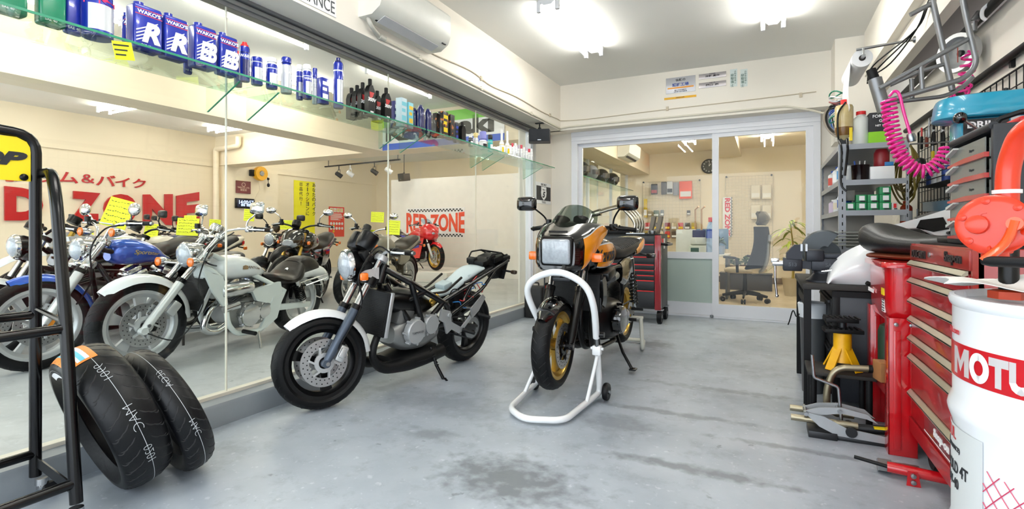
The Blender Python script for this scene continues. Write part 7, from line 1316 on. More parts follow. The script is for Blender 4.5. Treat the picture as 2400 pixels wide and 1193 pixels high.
for i in range(3): tag((lambda b: (b.cyl(p+V((-.02+.02*i, .01*i, .012)), p+V((-.035+.035*i, .02, .15)), .006), b)[1])(MB()).build('hand_tool', STEEL if i else BBL, base=True), ('blue handled tool standing in the beaker', 'steel rod standing in the beaker, middle', 'steel rod standing in the beaker, right')[i], 'tool', 'tools in the beaker')
for i, (px, m, lb) in enumerate(((1996, mat('#C9CFD2', .3), 'crumpled clear bag behind the beaker'), (2032, mat('#8F9396', .3, .7), 'steel cup behind the beaker'), (2066, mat('#8E1E28', .35), 'dark red jar on top of the white carton'))):
    q = on_rack(px, RZ[1] if i < 2 else RZ[1]+.1, RY0+.22 if i < 2 else RY0+.1); tag((lambda b: (b.lathe([(.045, 0), (.05, .01), (.05, .10), (.035, .13), (.001, .132)], q, (0, 0, 1), 18), b)[1])(MB()).build(('clear_bag', 'steel_cup', 'jar')[i], m, base=True), lb, ('bag', 'cup', 'jar')[i])
box_at('crate', 'grey translucent crate above the leftmost green box', 'crate', 1982, 2004, 24, RZ[2]+.075, RY0+.04, mat('#6E6C66', .4), None, None, .1)
# wire baskets
o = thing('wire_basket', 'stack of wire tray baskets on the lower rack shelf', 'basket', (.68, 5.0, RZ[3])); 
for i in range(5): add(o, 'wire_tray', mat('#9B9D94', .35, .7), lambda b: (b.tube(fillet([(RX0-.05, RY0-.05, RZ[3]+.02+.025*i), (.92, RY0-.05, RZ[3]+.02+.025*i), (.92, 5.5, RZ[3]+.02+.025*i), (RX0-.05, 5.5, RZ[3]+.02+.025*i)], .03, closed=True), .004, 6, closed=True), [b.tube([(RX0-.05, y, RZ[3]+.02+.025*i), (RX0-.02, y, RZ[3]+.003+.025*i), (.9, y, RZ[3]+.003+.025*i)], .003, 5) for y in (4.7, 4.85, 5.0, 5.15, 5.3)]))
# top of the rack
p = on_rack(1978, RZ[0], RY0+.10); t = thing('dispenser_bottle', 'cloudy bottle of brown fluid with red tap hanging over the rack', 'bottle', p+V((0, 0, .06))); MB().lathe([(.006, -.02), (.02, 0), (.05, .02), (.062, .06), (.062, .24), (.055, .255), (.001, .255)], seg=28).build('body', mat('#B89A5A', .25, var=.2, vs=12, col2='#D9CFA4', coat=.4), t); MB().lathe([(.006, -.018), (.0202, .001), (.0505, .0205), (.0625, .06), (.0625, .085)], seg=28).build('fluid', mat('#7A5522', .3), t, label='brown fluid'); MB().cyl((0, 0, .255), (0, 0, .30), .022).build('tap', REDL, t); b = MB(); b.tube(spline([(.005, -.06, .27), (-.045, -.066, .18), (-.045, -.07, .0), (-.03, -.13, -.10), (-.035, -.14, -.35), (.0, -.15, -.42)], 6), .007, 8); b.tube([(.01, -.07, -.02), (.01, -.13, -.1), (-.01, -.14, -.3)], .008, 8); b.build('hose', BLACK, t); MB().bx(-.03, .03, -.01, .05, -.06, .0).build('stand', DARKST, t)
p = on_rack(2018, RZ[0], RY0+.10); bottle('white plastic bottle with red cap on top of the rack', p.x, p.y, p.z, .058, .26, mat('#DCE0DA', .4), REDL, None); p = on_rack(2003, RZ[0], RY0+.2); bottle('tall pale bottle behind the white one on top of the rack', p.x+.05, p.y, p.z, .05, .22, mat('#E6E8E4', .4), WHT, None)
p = on_rack(2062, RZ[0], RY0+.09); t = thing('oil_can', 'black and lime green square oil can on top of the rack', 'can', p); MB().box((0, 0, .115), (.155, .13, .23), None, .008).build('body', INK, t); MB().bx(-.0785, .0785, -.066, .0, .0, .085).build('green_base', mat('#8CCF1E', .35), t, label='lime green base'); b = MB(); b.text('FORK OIL', .022, (.01, -.0655, .20), (1, 0, 0), (0, 0, 1), .001, .02); b.text('G10', .022, (.01, -.0655, .165), (1, 0, 0), (0, 0, 1), .001, .02); b.text('NET 1000ml', .014, (.01, -.0655, .13), (1, 0, 0), (0, 0, 1), .001, .02); b.build('lettering', WHT, t); MB().bx(.055, .0785, -.066, -.0655, .1, .2).build('side_print', mat('#C9D2C0', .4), t)
tag(MB().bx(.565, .585, RY0-.012, RY0-.008, 1.76, 1.86).build('yellow_tag', YEL, base=True), 'small yellow tag beside the fluid bottle on the rack', 'tag')
# cable bundle by the column
for i in range(5):
    b = MB(); b.tube(spline([(.66+.02*i, 6.225, 2.42-.01*i), (.55+.015*i, 6.15, 2.30), (.53+.02*i, 6.0-.05*i, 2.15-.03*i), (.60+.02*i, 5.75-.1*i, 1.98), (.70, 5.5-.1*i, 1.95)], 6), .012-.0015*i, 8); tag(b.build('cable', [mat('#8E857A', .5), MATBLK, mat('#5A6068', .5), mat('#2E5A9E', .5), MATBLK][i], base=True), 'thick cable of the bundle sagging from the door head to the rack', 'cable', 'cable bundle beside the door head')
for i in range(7):
    z = 2.33-.035*i; c_ = [mat('#2A7A5E', .5), WHT, mat('#7A3A3A', .5), MATBLK, mat('#35509A', .5), mat('#C9CFC9', .5), mat('#2A7A5E', .5)][i]; b = MB(); b.tube([(.55+.065*math.cos(a), 5.1+.05*math.sin(a)+.03*math.cos(a*2), z-.10+.02*math.sin(a*2+i)) for a in [2*PI*k/20 for k in range(20)]], .006, 6, closed=True); tag(b.build('wire_coil', c_, base=True), 'loop of coloured wire hanging behind the paper roll', 'wire', 'coiled wires behind the paper roll')
# paper roll on its rod
o = thing('paper_roll', 'white paper towel roll hanging on a steel rod below the beam', 'paper roll', (.64, 4.9, 2.3)); add(o, 'rod', STEEL, lambda b: (b.cyl((.60, 4.54, 2.42), (.965, 4.54, 2.44), .010), b.cyl((.64, 4.52, 2.42), (.64, 4.52, 2.36), .008), b.cyl((.64, 4.50, 2.36), (.64, 5.2, 2.36), .012), b.lathe([(.025, 0), (.02, .012)], (.95, 4.54, 2.44), (-1, 0, 0), 14))); rl = add(o, 'roll', WHT, lambda b: b.lathe([(.022, 0), (.066, 0), (.066, .58), (.022, .58)], (.64, 4.56, 2.36), (0, 1, 0), 32, loop=True)); add(o, 'core', mat('#2A2420', .8), lambda b: b.lathe([(.012, -.001), (.022, -.001), (.022, .58), (.012, .58)], (.64, 4.56, 2.36), (0, 1, 0), 20, loop=True)); add(o, 'loose_sheet', WHT, lambda b: b.sheet(lambda u, v: V((.574-.02*math.sin(3*v)*v, 4.62+.34*u, 2.37-.36*v-.04*v*math.sin(4*u))), 6, 12, .002))
# bare motorcycle frame hung at the wall
o = thing('tubular_chassis', 'bare silver tubular motorcycle frame hanging above the pink air hose', 'frame', (.85, 3.65, 1.75)); FR = mat('#8F9194', .38, .75, var=.12); Y1, Y2 = 3.60, 3.80
def fp(L, Y): return [onY(px, py, Y) for px, py in L]
add(o, 'head_tube', FR, lambda b: b.tube(fp([(2050, 185), (2073, 262)], 3.70), .036, 20)); add(o, 'bearing_cup', MATBLK, lambda b: b.tube(fp([(2041, 163), (2050, 188)], 3.70), [.026, .028], 18))
add(o, 'upper_rail', FR, lambda b: b.tube(fp([(2062, 207), (2268, 92)], Y1), .013, 12)); add(o, 'loop_rail', FR, lambda b: b.tube(fillet(fp([(2075, 238), (2262, 184), (2290, 150), (2262, 30), (2250, -40)], Y1), .06, 8), .0145, 12)); add(o, 'upper_rail', FR, lambda b: b.tube(fp([(2085, 200), (2150, 170), (2220, 148)], Y2), .012, 12)); add(o, 'loop_rail', FR, lambda b: b.tube(fillet(fp([(2090, 240), (2220, 225), (2262, 200), (2280, 180)], Y2), .05, 6), .012, 12)); add(o, 'seat_post', FR, lambda b: b.tube(fp([(2185, 0), (2212, 120), (2232, 212)], Y2), .0165, 12)); add(o, 'gusset_tube', FR, lambda b: b.tube(fp([(2158, 155), (2162, 212)], Y1), .012, 10)); add(o, 'gusset_tube', FR, lambda b: b.tube(fp([(2136, 185), (2138, 230)], Y2), .012, 10)); add(o, 'cross_tube', FR, lambda b: b.tube([onY(2268, 92, Y1), onY(2220, 120, Y2)], .010, 8)); add(o, 'footrest_tube', FR, lambda b: b.tube(fp([(2133, 35), (2165, 18), (2185, 8)], Y2), .014, 10))
add(o, 'hanger', MATBLK, lambda b: b.tube([onY(2192, 8, Y2), V((onY(2192, 8, Y2).x, Y2, 2.6))], .006, 6))
# pink coiled air hose
PK = mat('#EE1C93', .3, coat=.5, var=.03); o = thing('air_hose', 'bright pink coiled air hose looping down in front of the rack', 'hose', (.85, 3.4, 1.5))
def coil(b, path, r0, pitch, wr):
    P = [V(p) for p in spline([tuple(p) for p in path], 14)]; L = [0]
    for a, c in zip(P, P[1:]): L.append(L[-1]+(c-a).length)
    tot = L[-1]; n = int(tot/pitch*12); pts = []; k = 0; N = V((0, 1, 0))
    for i in range(n+1):
        s = tot*i/n
        while k < len(L)-2 and L[k+1] < s: k += 1
        f = (s-L[k])/max(1e-9, L[k+1]-L[k]); p = P[k].lerp(P[k+1], f); d = (P[k+1]-P[k]).normalized(); N = (N-d*N.dot(d)).normalized(); B = d.cross(N); a = 2*PI*s/pitch; pts.append(p+(N*math.cos(a)+B*math.sin(a))*r0)
    b.tube(pts, wr, 7)
pth = fp([(2082, 232), (2087, 280), (2096, 325), (2112, 365), (2136, 392), (2165, 402), (2195, 388), (2214, 365), (2222, 345)], 3.30)
add(o, 'coil', PK, lambda b: coil(b, pth, .031, .0235, .0072)); add(o, 'straight_end', PK, lambda b: b.tube(spline([tuple(p) for p in fp([(2084, 226), (2096, 214), (2108, 222), (2118, 262), (2134, 316)], 3.30)], 6), .0075, 8)); cp = fp([(2134, 314), (2138, 332)], 3.30); add(o, 'coupler', STEEL, lambda b: b.tube([cp[0], cp[0].lerp(cp[1], .5), cp[1]], [.018, .022, .018], 14))
pth2 = [onX(px, py, 1.08) for px, py in [(2272, 118), (2270, 150), (2262, 185), (2258, 210), (2245, 228)]]; add(o, 'upper_coil', PK, lambda b: coil(b, pth2, .034, .05, .0075))
# olive cords hung on the wall
o = thing('extension_cord', 'bundle of olive yellow cord loops with plug hung on the wall grid', 'cord', (1.0, 4.8, 1.3)); OL = mat('#8C7A2E', .5, var=.15); rnd = random.Random(4); top = onX(2132, 340, 1.0)
for i in range(8):
    x0, x1 = rnd.uniform(2084, 2115), rnd.uniform(2128, 2165); yb = rnd.uniform(425, 482); Xw = .98+.012*i; add(o, 'cord_loop', OL, lambda b: b.tube(spline([tuple(onX(px, py, Xw)) for px, py in [(2128, 345), ((2128+x0)/2-4, 375), (x0, 425), ((x0+2135)/2, yb), (2135+rnd.uniform(-10, 10), yb-15), (x1, 415), ((x1+2135)/2+6, 372), (2136, 345)]], 6, True), .008, 7, closed=True))
add(o, 'plug', YEL, lambda b: b.ell(onX(2150, 385, .96), (.04, .05, .035), 16, 9)); add(o, 'plug_body', MATBLK, lambda b: b.ell(onX(2156, 383, .955), (.035, .045, .04), 16, 9)); add(o, 'hanger', STEEL, lambda b: b.cyl(onX(2132, 338, .95), onX(2132, 338, .95)+V((.28, 0, 0)), .006))
# wall grid, rails, pipes
o = thing('wire_grid', 'black wire grid panel on the wall behind the drill press', 'wire grid', (1.225, 4.2, 1.15)); y0, y1, z0, z1 = 2.2, 5.75, 1.15, 1.96
add(o, 'grid_frame', MATBLK, lambda b: b.tube([(1.225, y0, z0), (1.225, y1, z0), (1.225, y1, z1), (1.225, y0, z1)], .006, 6, closed=True)); gw = add(o, 'grid_wires', MATBLK, lambda b: ([b.bx(1.222, 1.227, y0+.09*i-.0025, y0+.09*i+.0025, z0, z1) for i in range(1, 40)], [b.bx(1.222, 1.227, y0, y1, z0+.09*i-.0025, z0+.09*i+.0025) for i in range(1, 9)])); gw['kind'] = 'stuff'
b = MB(); b.tube([(1.215, 1.6, 2.045), (1.215, 6.15, 2.045)], .022, 12); [b.box((1.23, y, 2.02), (.02, .03, .06)) for y in (2.6, 3.8, 5.2)]; tag(b.build('wall_pipe', MATBLK, base=True), 'long black pipe clipped along the wall above the wire grid', 'pipe')
b = MB(); b.tube([(1.19, 1.6, 2.43), (1.19, 4.1, 2.40), (1.19, 6.1, 2.40)], .028, 12); tag(b.build('wall_pipe', MATBLK, base=True), 'thick black air pipe high up under the beam', 'pipe'); q = onX(2283, 50, 1.15); b = MB(); b.cyl(q+V((.03, 0, .05)), q+V((0, 0, .0)), .022); b.cyl(q, q-V((0, 0, .06)), .016); tag(b.build('air_outlet', STEEL, base=True), 'small metal air outlet below the thick black pipe', 'air outlet'); q = onX(2305, 20, 1.15); b = MB(); b.tube(spline([tuple(q+V((.05, 0, .04))), tuple(q), tuple(q+V((0, .02, -.04))), tuple(q+V((.02, .03, -.06)))], 5), .010, 8); tag(b.build('wall_hook', WHT, base=True), 'white plastic hook beside the air outlet', 'hook')
q = onX(2248, 125, 1.12); o = thing('pressure_gauge', 'round clear faced gauge on the wall behind the hanging frame', 'gauge', q-V((0, 0, .12))); add(o, 'rim', SILV, lambda b: b.lathe([(.10, -.02), (.125, -.02), (.125, .03), (.10, .03)], q, (-.8, -.6, 0), 32, loop=True)); add(o, 'dial', mat('#C6C9C9', .3, var=.1), lambda b: b.lathe([(.10, -.015), (.001, -.015)], q, (-.8, -.6, 0), 32)); add(o, 'needle', mat('#B04A3A', .4), lambda b: b.beam(q+V((-.01, -.01, -.06)), q+V((-.01, -.01, .06)), .006, .004)); add(o, 'bracket', DARKST, lambda b: b.cyl(q, q+V((.12, .05, 0)), .02))
# upper wall pipe and wires
b = MB(); b.tube([(.935, -.9, 2.69), (.935, 6.1, 2.66), ], .045, 14); tag(b.build('wall_pipe', CREAM, base=True), 'cream painted pipe running along the upper beam', 'pipe')
for i in range(3): b = MB(); b.tube(spline([(.925, -.5+.02*i, 2.60-.012*i), (.925, 2.2, 2.595-.014*i), (.925, 3.9, 2.56-.012*i), (.91, 4.3, 2.44), (.80-.05*i, 4.5, 2.28), (.68, 4.62, 2.22-.02*i)], 6), .005, 6); tag(b.build('wire', MATBLK, base=True), 'thin black wire running along the beam towards the paper roll', 'wire', 'black wires along the beam')
# hand tools on the grid
def tool(kind, label, px, py, hpx, m, m2=None, X=1.19):
    c = onX(px, py, X); t = (X/ray(px, py).x)/FPX; h = hpx*t; o = thing(kind, label, 'tool', c-V((0, 0, h/2)), 0, 'tools on the wall grid')
    if kind == 'pliers':
        for s in (-1, 1): MB().tube(spline([(0, s*.02, 0), (0, s*.024, h*.4), (0, s*.006, h*.62), (0, -s*.010, h*.8), (0, -s*.003, h)], 4), .009, 8).build('handle', m, o)
        MB().tube([(0, 0, h*.6), (0, 0, h)], [.016, .006], 8).build('jaws', STEEL, o)
    else: MB().box((0, 0, h*.3), (.02, .03, h*.6), None, .006).build('handle', m, o); MB().box((0, 0, h*.8), (.012, .02, h*.42), None, .004).build('blade', m2 or STEEL, o)
    MB().cyl((0, 0, h*.85), (.03, 0, h*.87), .003).build('hook', DARKST, o); return o
tool('pliers', 'black handled pliers hanging beside the yellow tool', 2188, 315, 52, MATBLK); tool('pliers', 'black handled pliers next to the drill press', 2210, 315, 52, MATBLK); tool('cutter', 'yellow handled cutter hanging under the pliers', 2186, 360, 58, YEL); tool('brush', 'red-brown brush hanging left of the pliers', 2172, 325, 40, mat('#7A2E1C', .6)); tool('screwdriver', 'black and red screwdriver left of the red-brown brush', 2160, 325, 50, MATBLK, RED); tool('spanner', 'chrome spanner hanging beside the teal bar', 2178, 300, 46, STEEL); tool('rasp', 'slim brass coloured tool low on the wall grid', 2150, 515, 50, mat('#7E6A3E', .5))
b = MB(); p0, p1 = onX(2166, 485, 1.17), onX(2228, 481, 1.17); b.beam(p0, p1, .02, .075); tag(b.build('magnetic_bar', mat('#2E7FA6', .35, coat=.3), base=True), 'flat teal bar fixed across the wall grid', 'bar')
o = thing('wire_shelf', 'wire basket on the wall grid holding small spray bottles', 'basket', onX(2200, 440, 1.1)); p0, p1 = onX(2172, 440, 1.15), onX(2240, 440, 1.15)
for dz in (0, .04, .08): add(o, 'basket_wire', MATBLK, lambda b: b.tube([V((1.22, p0.y, p0.z+dz)), V((1.10, p0.y, p0.z+dz)), V((1.10, p1.y, p0.z+dz)), V((1.22, p1.y, p0.z+dz))], .004, 5))
add(o, 'basket_floor', MATBLK, lambda b: b.bx(1.10, 1.22, p1.y, p0.y, p0.z-.004, p0.z))
for i, (px, m, cp_, lb) in enumerate(((2182, mat('#1E3A7A', .4), INK, 'navy bottle at the far end of the wire basket'), (2195, BW, BBL, 'white bottle with blue cap in the wire basket'), (2208, mat('#D8D4CC', .4), REDL, 'pale bottle with red cap in the wire basket'), (2220, mat('#24408A', .4), WHT, 'blue bottle with white cap in the wire basket'))): q = onX(px, 435, 1.16); bottle(lb, 1.16, q.y, p0.z, .032, .14, m, cp_, 'bottles in the wire basket')
q = onX(2124, 530, 1.0); bottle('orange-red spray bottle standing by the rack', q.x, q.y, q.z, .04, .20, mat('#C2421C', .35), mat('#C2421C', .35), None, WHT); tag(MB().bx(.955, 1.2, 4.64, 5.6, 0, q.z-.001).build('side_cupboard', DIRT, base=True), 'dark cupboard between rack and wall under the spray bottle', 'cupboard') if q.y > 4.64 else None
o = thing('letter_tray', 'black wire tray of papers low on the wall grid', 'tray', onX(2190, 530, 1.1)); p0, p1 = onX(2160, 520, 1.12), onX(2225, 520, 1.12)
for i in range(6): add(o, 'tray_wire', MATBLK, lambda b: b.tube([V((1.22, p0.y+(p1.y-p0.y)*i/5, p0.z+.06)), V((1.06, p0.y+(p1.y-p0.y)*i/5, p0.z))], .004, 5))
add(o, 'paper', PAPER, lambda b: b.box(((1.14), (p0.y+p1.y)/2, p0.z+.06), (.16, abs(p1.y-p0.y)*.7, .004), (0, -.4, .1)))
b = MB(); b.tube(spline([tuple(onX(px, py, .95)) for px, py in [(2170, 572), (2185, 556), (2205, 550), (2228, 545)]], 6), .010, 8); tag(b.build('cable', MATBLK, base=True), 'black cable curving over the teal tool case', 'cable'); q = onX(2200, 570, .95)
tag(MB().box((.95, 2.90, 1.06), (.22, .17, .065), None, .012).build('tool_case', mat('#2F84AE', .35, coat=.3), base=True), 'small teal tool case behind the organiser on the red cabinet', 'case') if False else None
# ================================================================== BY THE DOOR: ROLLER CHEST, EXTINGUISHER, CASE
TX0, TX1, TY0, TY1, TZ0, TZ1 = -2.18, -1.085, 6.05, 6.52, .17, 1.03
o = thing('tool_chest', 'dark grey roller tool chest with red corner posts and drawer lines by the door', 'tool chest', (-1.63, 6.28, 0)); TG = mat('#1E2024', .4, var=.05); TRD = mat('#8E0F1E', .25, coat=.5)
add(o, 'body', mat('#3A3D3B', .45), lambda b: b.bx(TX0, TX1, TY0+.02, TY1, TZ0, TZ1, .004)); add(o, 'top_mat', MATBLK, lambda b: b.bx(TX0, TX1, TY0, TY1, TZ1, TZ1+.012, .004))
for x in (TX0+.03, TX1-.03): add(o, 'corner_post', TRD, lambda b: b.bx(x-.035, x+.035, TY0-.012, TY0+.03, TZ0-.005, TZ1, .006))
zl = [1.02, .93, .785, .695, .63, .57, .51, .39, .18]
for i in range(8):
    d = add(o, 'drawer', TG, lambda b: b.bx(TX0+.07, TX1-.07, TY0, TY0+.02, zl[i+1]+.008, zl[i]-.004, .003))
    if i: add(o, 'drawer_trim', REDL, lambda b: b.bx(TX0+.075, TX1-.075, TY0-.010, TY0, zl[i]-.016, zl[i]-.006), parent=d, label='red trim line')
h_ = add(o, 'side_handle', BLACK, lambda b: b.tube(fillet([(TX1, TY0+.05, .93), (TX1+.06, TY0+.05, .92), (TX1+.06, TY1-.05, .92), (TX1, TY1-.05, .93)], .03), .016, 12)); add(o, 'side_label', REDL, lambda b: b.bx(TX1, TX1+.004, TY0+.08, TY0+.18, .94, .99)); add(o, 'side_label', WHT, lambda b: b.bx(TX1, TX1+.004, TY0+.2, TY0+.27, .87, .99))
for x in (TX0+.1, TX1-.02):
    for y in (TY0+.07, TY1-.05): w_ = add(o, 'caster_wheel', RUBBER, lambda b: b.lathe([(.02, -.025), (.075, -.025), (.082, -.015), (.082, .015), (.075, .025), (.02, .025)], (x, y, .082), (1, 0, 0), 28, loop=True)); add(o, 'caster_hub', STEEL, lambda b: (b.cyl((x-.028, y, .082), (x+.028, y, .082), .02), b.bx(x-.04, x+.04, y-.04, y+.04, .155, .172)), parent=w_)
ZT = TZ1+.0125
o = thing('exhaust_manifold', 'chrome four-into-one exhaust pipes standing on the dark tool chest', 'exhaust', (-1.5, 6.3, ZT))
for i in range(4):
    L_ = [(1408-3*i, 497), (1432, 490-1*i), (1455+4*i, 487-2*i), (1476+5*i, 505-3*i), (1488+6*i, 525-1*i), (1484+6*i, 545), (1478+6*i, 551)]
    add(o, 'pipe', mat('#B8B2A4', .18, 1.), lambda b: b.tube(spline([tuple(onY(px, py, 6.15+.07*i)) for px, py in L_], 6), .020, 14))
add(o, 'collector', mat('#B8B2A4', .18, 1.), lambda b: b.tube([onY(1408, 497, 6.25), onY(1385, 503, 6.25)], [.045, .035], 18)); add(o, 'flange', STEEL, lambda b: b.bx(-1.50, -1.28, 6.12, 6.42, ZT, ZT+.012))
q = onY(1400, 543, 6.2); tag(MB().box((-1.68, 6.25, ZT+.035), (.34, .22, .07), None, .012).build('tool_case', MATBLK, base=True), 'flat black case lying on the dark tool chest', 'case')
for px, lb in ((1524, 'grey curved brake shoe standing on the chest, left of two'), (1540, 'grey curved brake shoe standing on the chest, right of two')):
    q = onY(px, 550, 6.3); b = MB(); P = [(.00+.05*math.sin(t*1.2), .21*t) for t in [k/8 for k in range(9)]]; b.prism([(x-.025, z) for x, z in P]+[(x+.02, z) for x, z in reversed(P)], (q.x, 6.3, ZT), (1, 0, 0), (0, 0, 1), .10); tag(b.build('brake_shoe', mat('#6E665A', .45, .5), base=True), lb, 'brake shoe', 'brake shoes on the chest')
b = MB(); b.lathe([(.04, 0), (.045, .03), (.045, .04), (.001, .042)], (-1.20, 6.2, ZT), (0, 0, 1), 20); tag(b.build('small_tin', STEEL, base=True), 'small round metal tin on the chest edge', 'tin')
o = thing('fire_extinguisher', 'red fire extinguisher with yellow label on the floor behind the orange striped bike', 'fire extinguisher', (-2.50, 6.05, 0)); MB().lathe([(.062, 0), (.065, .01), (.065, .30), (.055, .34), (.022, .365), (.02, .39), (.001, .392)], seg=26).build('cylinder', RED, o); MB().lathe([(.0655, .10), (.0655, .24)], seg=26).build('label', YEL, o, label='yellow label'); MB().box((0, 0, .405), (.03, .09, .03), None, .006).build('valve', BLACK, o); b = MB(); b.tube(spline([(0, .03, .40), (.05, .04, .38), (.085, .0, .25), (.08, 0, .12)], 5), .008, 8); b.build('hose', BLACK, o); MB().lathe([(.067, .14), (.067, .20)], seg=8, a0=3.9, a1=5.0, ref=(1, 0, 0)).build('blue_emblem', BBL, o)
o = thing('carrying_case', 'black plastic carrying case standing against the glazing end', 'case', (-2.575, 5.86, 0)); MB().box((0, 0, .20), (.24, .14, .40), None, .025, 3).build('shell', mat('#1D1D1E', .5, bump=.15, bs=150), o); MB().box((0, 0, .2), (.246, .012, .37), None, .01).build('seam', HOLE, o); b = MB(); b.tube(fillet([(-.05, 0, .395), (-.05, 0, .435), (.05, 0, .435), (.05, 0, .395)], .015), .009, 8); b.build('handle', BLACK, o)
# ================================================================== OFFICE BEHIND THE DOOR
YW = YO-.012
c = onY(1662, 390, YW); o = thing('wall_clock', 'round black wall clock with white figures in the office', 'clock', c-V((0, 0, .15))); ax = (0, -1, 0)
add(o, 'case', BLACK, lambda b: b.lathe([(.001, 0), (.15, 0), (.155, .02), (.15, .035), (.138, .03), (.001, .03)], c, ax, 40)); add(o, 'dial', mat('#3E4038', .5), lambda b: b.lathe([(.135, .031), (.001, .032)], c, ax, 40)); add(o, 'numerals', WHT, lambda b: [b.text(str(k), .030, c+V((.108*math.sin(2*PI*k/12), -.034, .108*math.cos(2*PI*k/12))), (1, 0, 0), (0, 0, 1), .001, .02) for k in range(1, 13)]); add(o, 'hands', WHT, lambda b: (b.beam(c+V((0, -.036, 0)), c+V((.035, -.036, .05)), .004, .010), b.beam(c+V((0, -.038, 0)), c+V((.01, -.038, .105)), .004, .007)))
def wall_grid(label, px0, py0, px1, py1, n, m_):
    a, c = onY(px0, py1, YW-.03), onY(px1, py0, YW-.03); o = thing('display_grid', label, 'display grid', ((a.x+c.x)/2, YW, a.z)); w, h = c.x-a.x, c.z-a.z
    add(o, 'grid_frame', m_, lambda b: b.tube([(a.x, a.y, a.z), (c.x, a.y, a.z), (c.x, a.y, c.z), (a.x, a.y, c.z)], .007, 6, closed=True)); g = add(o, 'grid_wires', m_, lambda b: ([b.bx(a.x+w*i/n-.002, a.x+w*i/n+.002, a.y-.003, a.y+.002, a.z, c.z) for i in range(1, n)], [b.bx(a.x, c.x, a.y-.003, a.y+.002, a.z+h*i/int(n*h/w)-.002, a.z+h*i/int(n*h/w)+.002) for i in range(1, int(n*h/w))])); g['kind'] = 'stuff'
    for x in (a.x+.02, c.x-.02): add(o, 'wall_peg', DARKST, lambda b: b.cyl((x, a.y-.01, c.z), (x, YO, c.z), .018))
    return o
WG = mat('#D9CDB4', .4, .3); wall_grid('cream wire display grid hung with accessories on the office wall', 1506, 422, 1642, 640, 17, WG); wall_grid('cream wire display grid with paper pockets right of the office clock', 1700, 410, 1811, 620, 14, WG)
rnd = random.Random(12)
def hung(px0, py0, px1, py1, m, label, name='blister_pack', cat='accessory', group='accessories hung on the office grid', m2=None, d=.04):
    a, c = onY(px0, py1, YW-.07), onY(px1, py0, YW-.07); t = thing(name, label, cat, ((a.x+c.x)/2, YW-.07, a.z), 0, group); w, h = c.x-a.x, c.z-a.z; MB().box((0, 0, h/2), (w, d, h), None, min(w, h)*.08).build('pack', m, t); MB().cyl((0, 0, h*.9), (0, .06, h*.95), .004, seg=6).build('peg', DARKST, t)
    if m2: MB().bx(-w*.42, w*.42, -d/2-.002, -d/2, h*.12, h*.42).build('print', m2, t)
    return t
hung(1526, 431, 1541, 456, mat('#2A2220', .5), 'black boxed accessory on the office grid', m2=mat('#A03A34', .5))
hung(1550, 426, 1562, 456, mat('#4A4642', .5), 'dark accessory pack left of the white one'); hung(1563, 425, 1577, 455, mat('#D6D8DC', .5), 'white accessory pack between two dark ones', m2=INK); hung(1578, 427, 1590, 458, mat('#8C8E98', .5), 'grey accessory pack beside the orange poster')
a = onY(1589, 466, YW-.09); o = hung(1592, 424, 1622, 466, mat('#EE5A30', .5), 'orange and white poster pack at the grid top', 'poster', 'poster', 'accessories hung on the office grid', WHT, .006)
for i, (x0, y0, x1, y1, cc, lb) in enumerate(((1509, 466, 1517, 510, '#D8B52A', 'yellow strip of small packs at the grid edge'), (1519, 495, 1528, 506, '#A89C88', 'small beige pack beside the yellow strip'), (1532, 493, 1544, 508, '#5E6E58', 'small green pack in the middle of the office grid'), (1548, 492, 1556, 506, '#7E8488', 'small grey pack right of the green one'), (1610, 493, 1618, 504, '#3E3C3A', 'small dark pack near the grid right edge'))): hung(x0, y0, x1, y1, mat(cc, .5), lb, m2=WHT)
for r_, (yy, n) in enumerate(((522, 8), (542, 7))):
    for i in range(n): x0 = 1512+15.5*i; hung(x0, yy, x0+12, yy+16, mat(['#C23A30', '#5A4A3A', '#B8A24A', '#8A2A2A', '#D8C8A8'][(i+r_*2) % 5], .5), 'small boxed part in the %s row low on the office grid' % ('upper', 'lower')[r_], 'blister_pack', 'accessory', ('upper row of boxed parts on the office grid', 'lower row of boxed parts on the office grid')[r_], mat('#F0D040', .5) if i % 2 else WHT)
for i, (x0, y0, lb) in enumerate(((1760, 433, 'upper left'), (1786, 433, 'upper right'), (1760, 480, 'lower left'), (1786, 480, 'lower right'))): hung(x0, y0, x0+22, y0+34, mat('#E6DCC6', .5), '%s paper pocket on the right office grid' % lb, 'paper_pocket', 'pocket', 'paper pockets on the right office grid', mat('#F4F0E6', .5))
o = hung(1694, 462, 1716, 555, WHT, 'reflection of an outdoor RED ZONE banner, built as a white banner in the office', 'banner', 'banner', None, None, .004)  # stands in for an outside banner mirrored in the door glass
a, c = onY(1694, 555, YW-.07), onY(1716, 462, YW-.07); add(o, 'lettering', mat('#D8304A', .5), lambda b: b.text('RED ZONE', .10, ((a.x+c.x)/2, YW-.075, (a.z+c.z)/2), (0, 0, -1), (1, 0, 0), .002, .04, sx=1.25)); add(o, 'chequer_border', INK, lambda b: [b.bx(c.x-.03+.015*(i % 2), c.x-.015+.015*(i % 2), YW-.0745, YW-.0715, a.z+(c.z-a.z)*i/26, a.z+(c.z-a.z)*(i+1)/26) for i in range(26)])
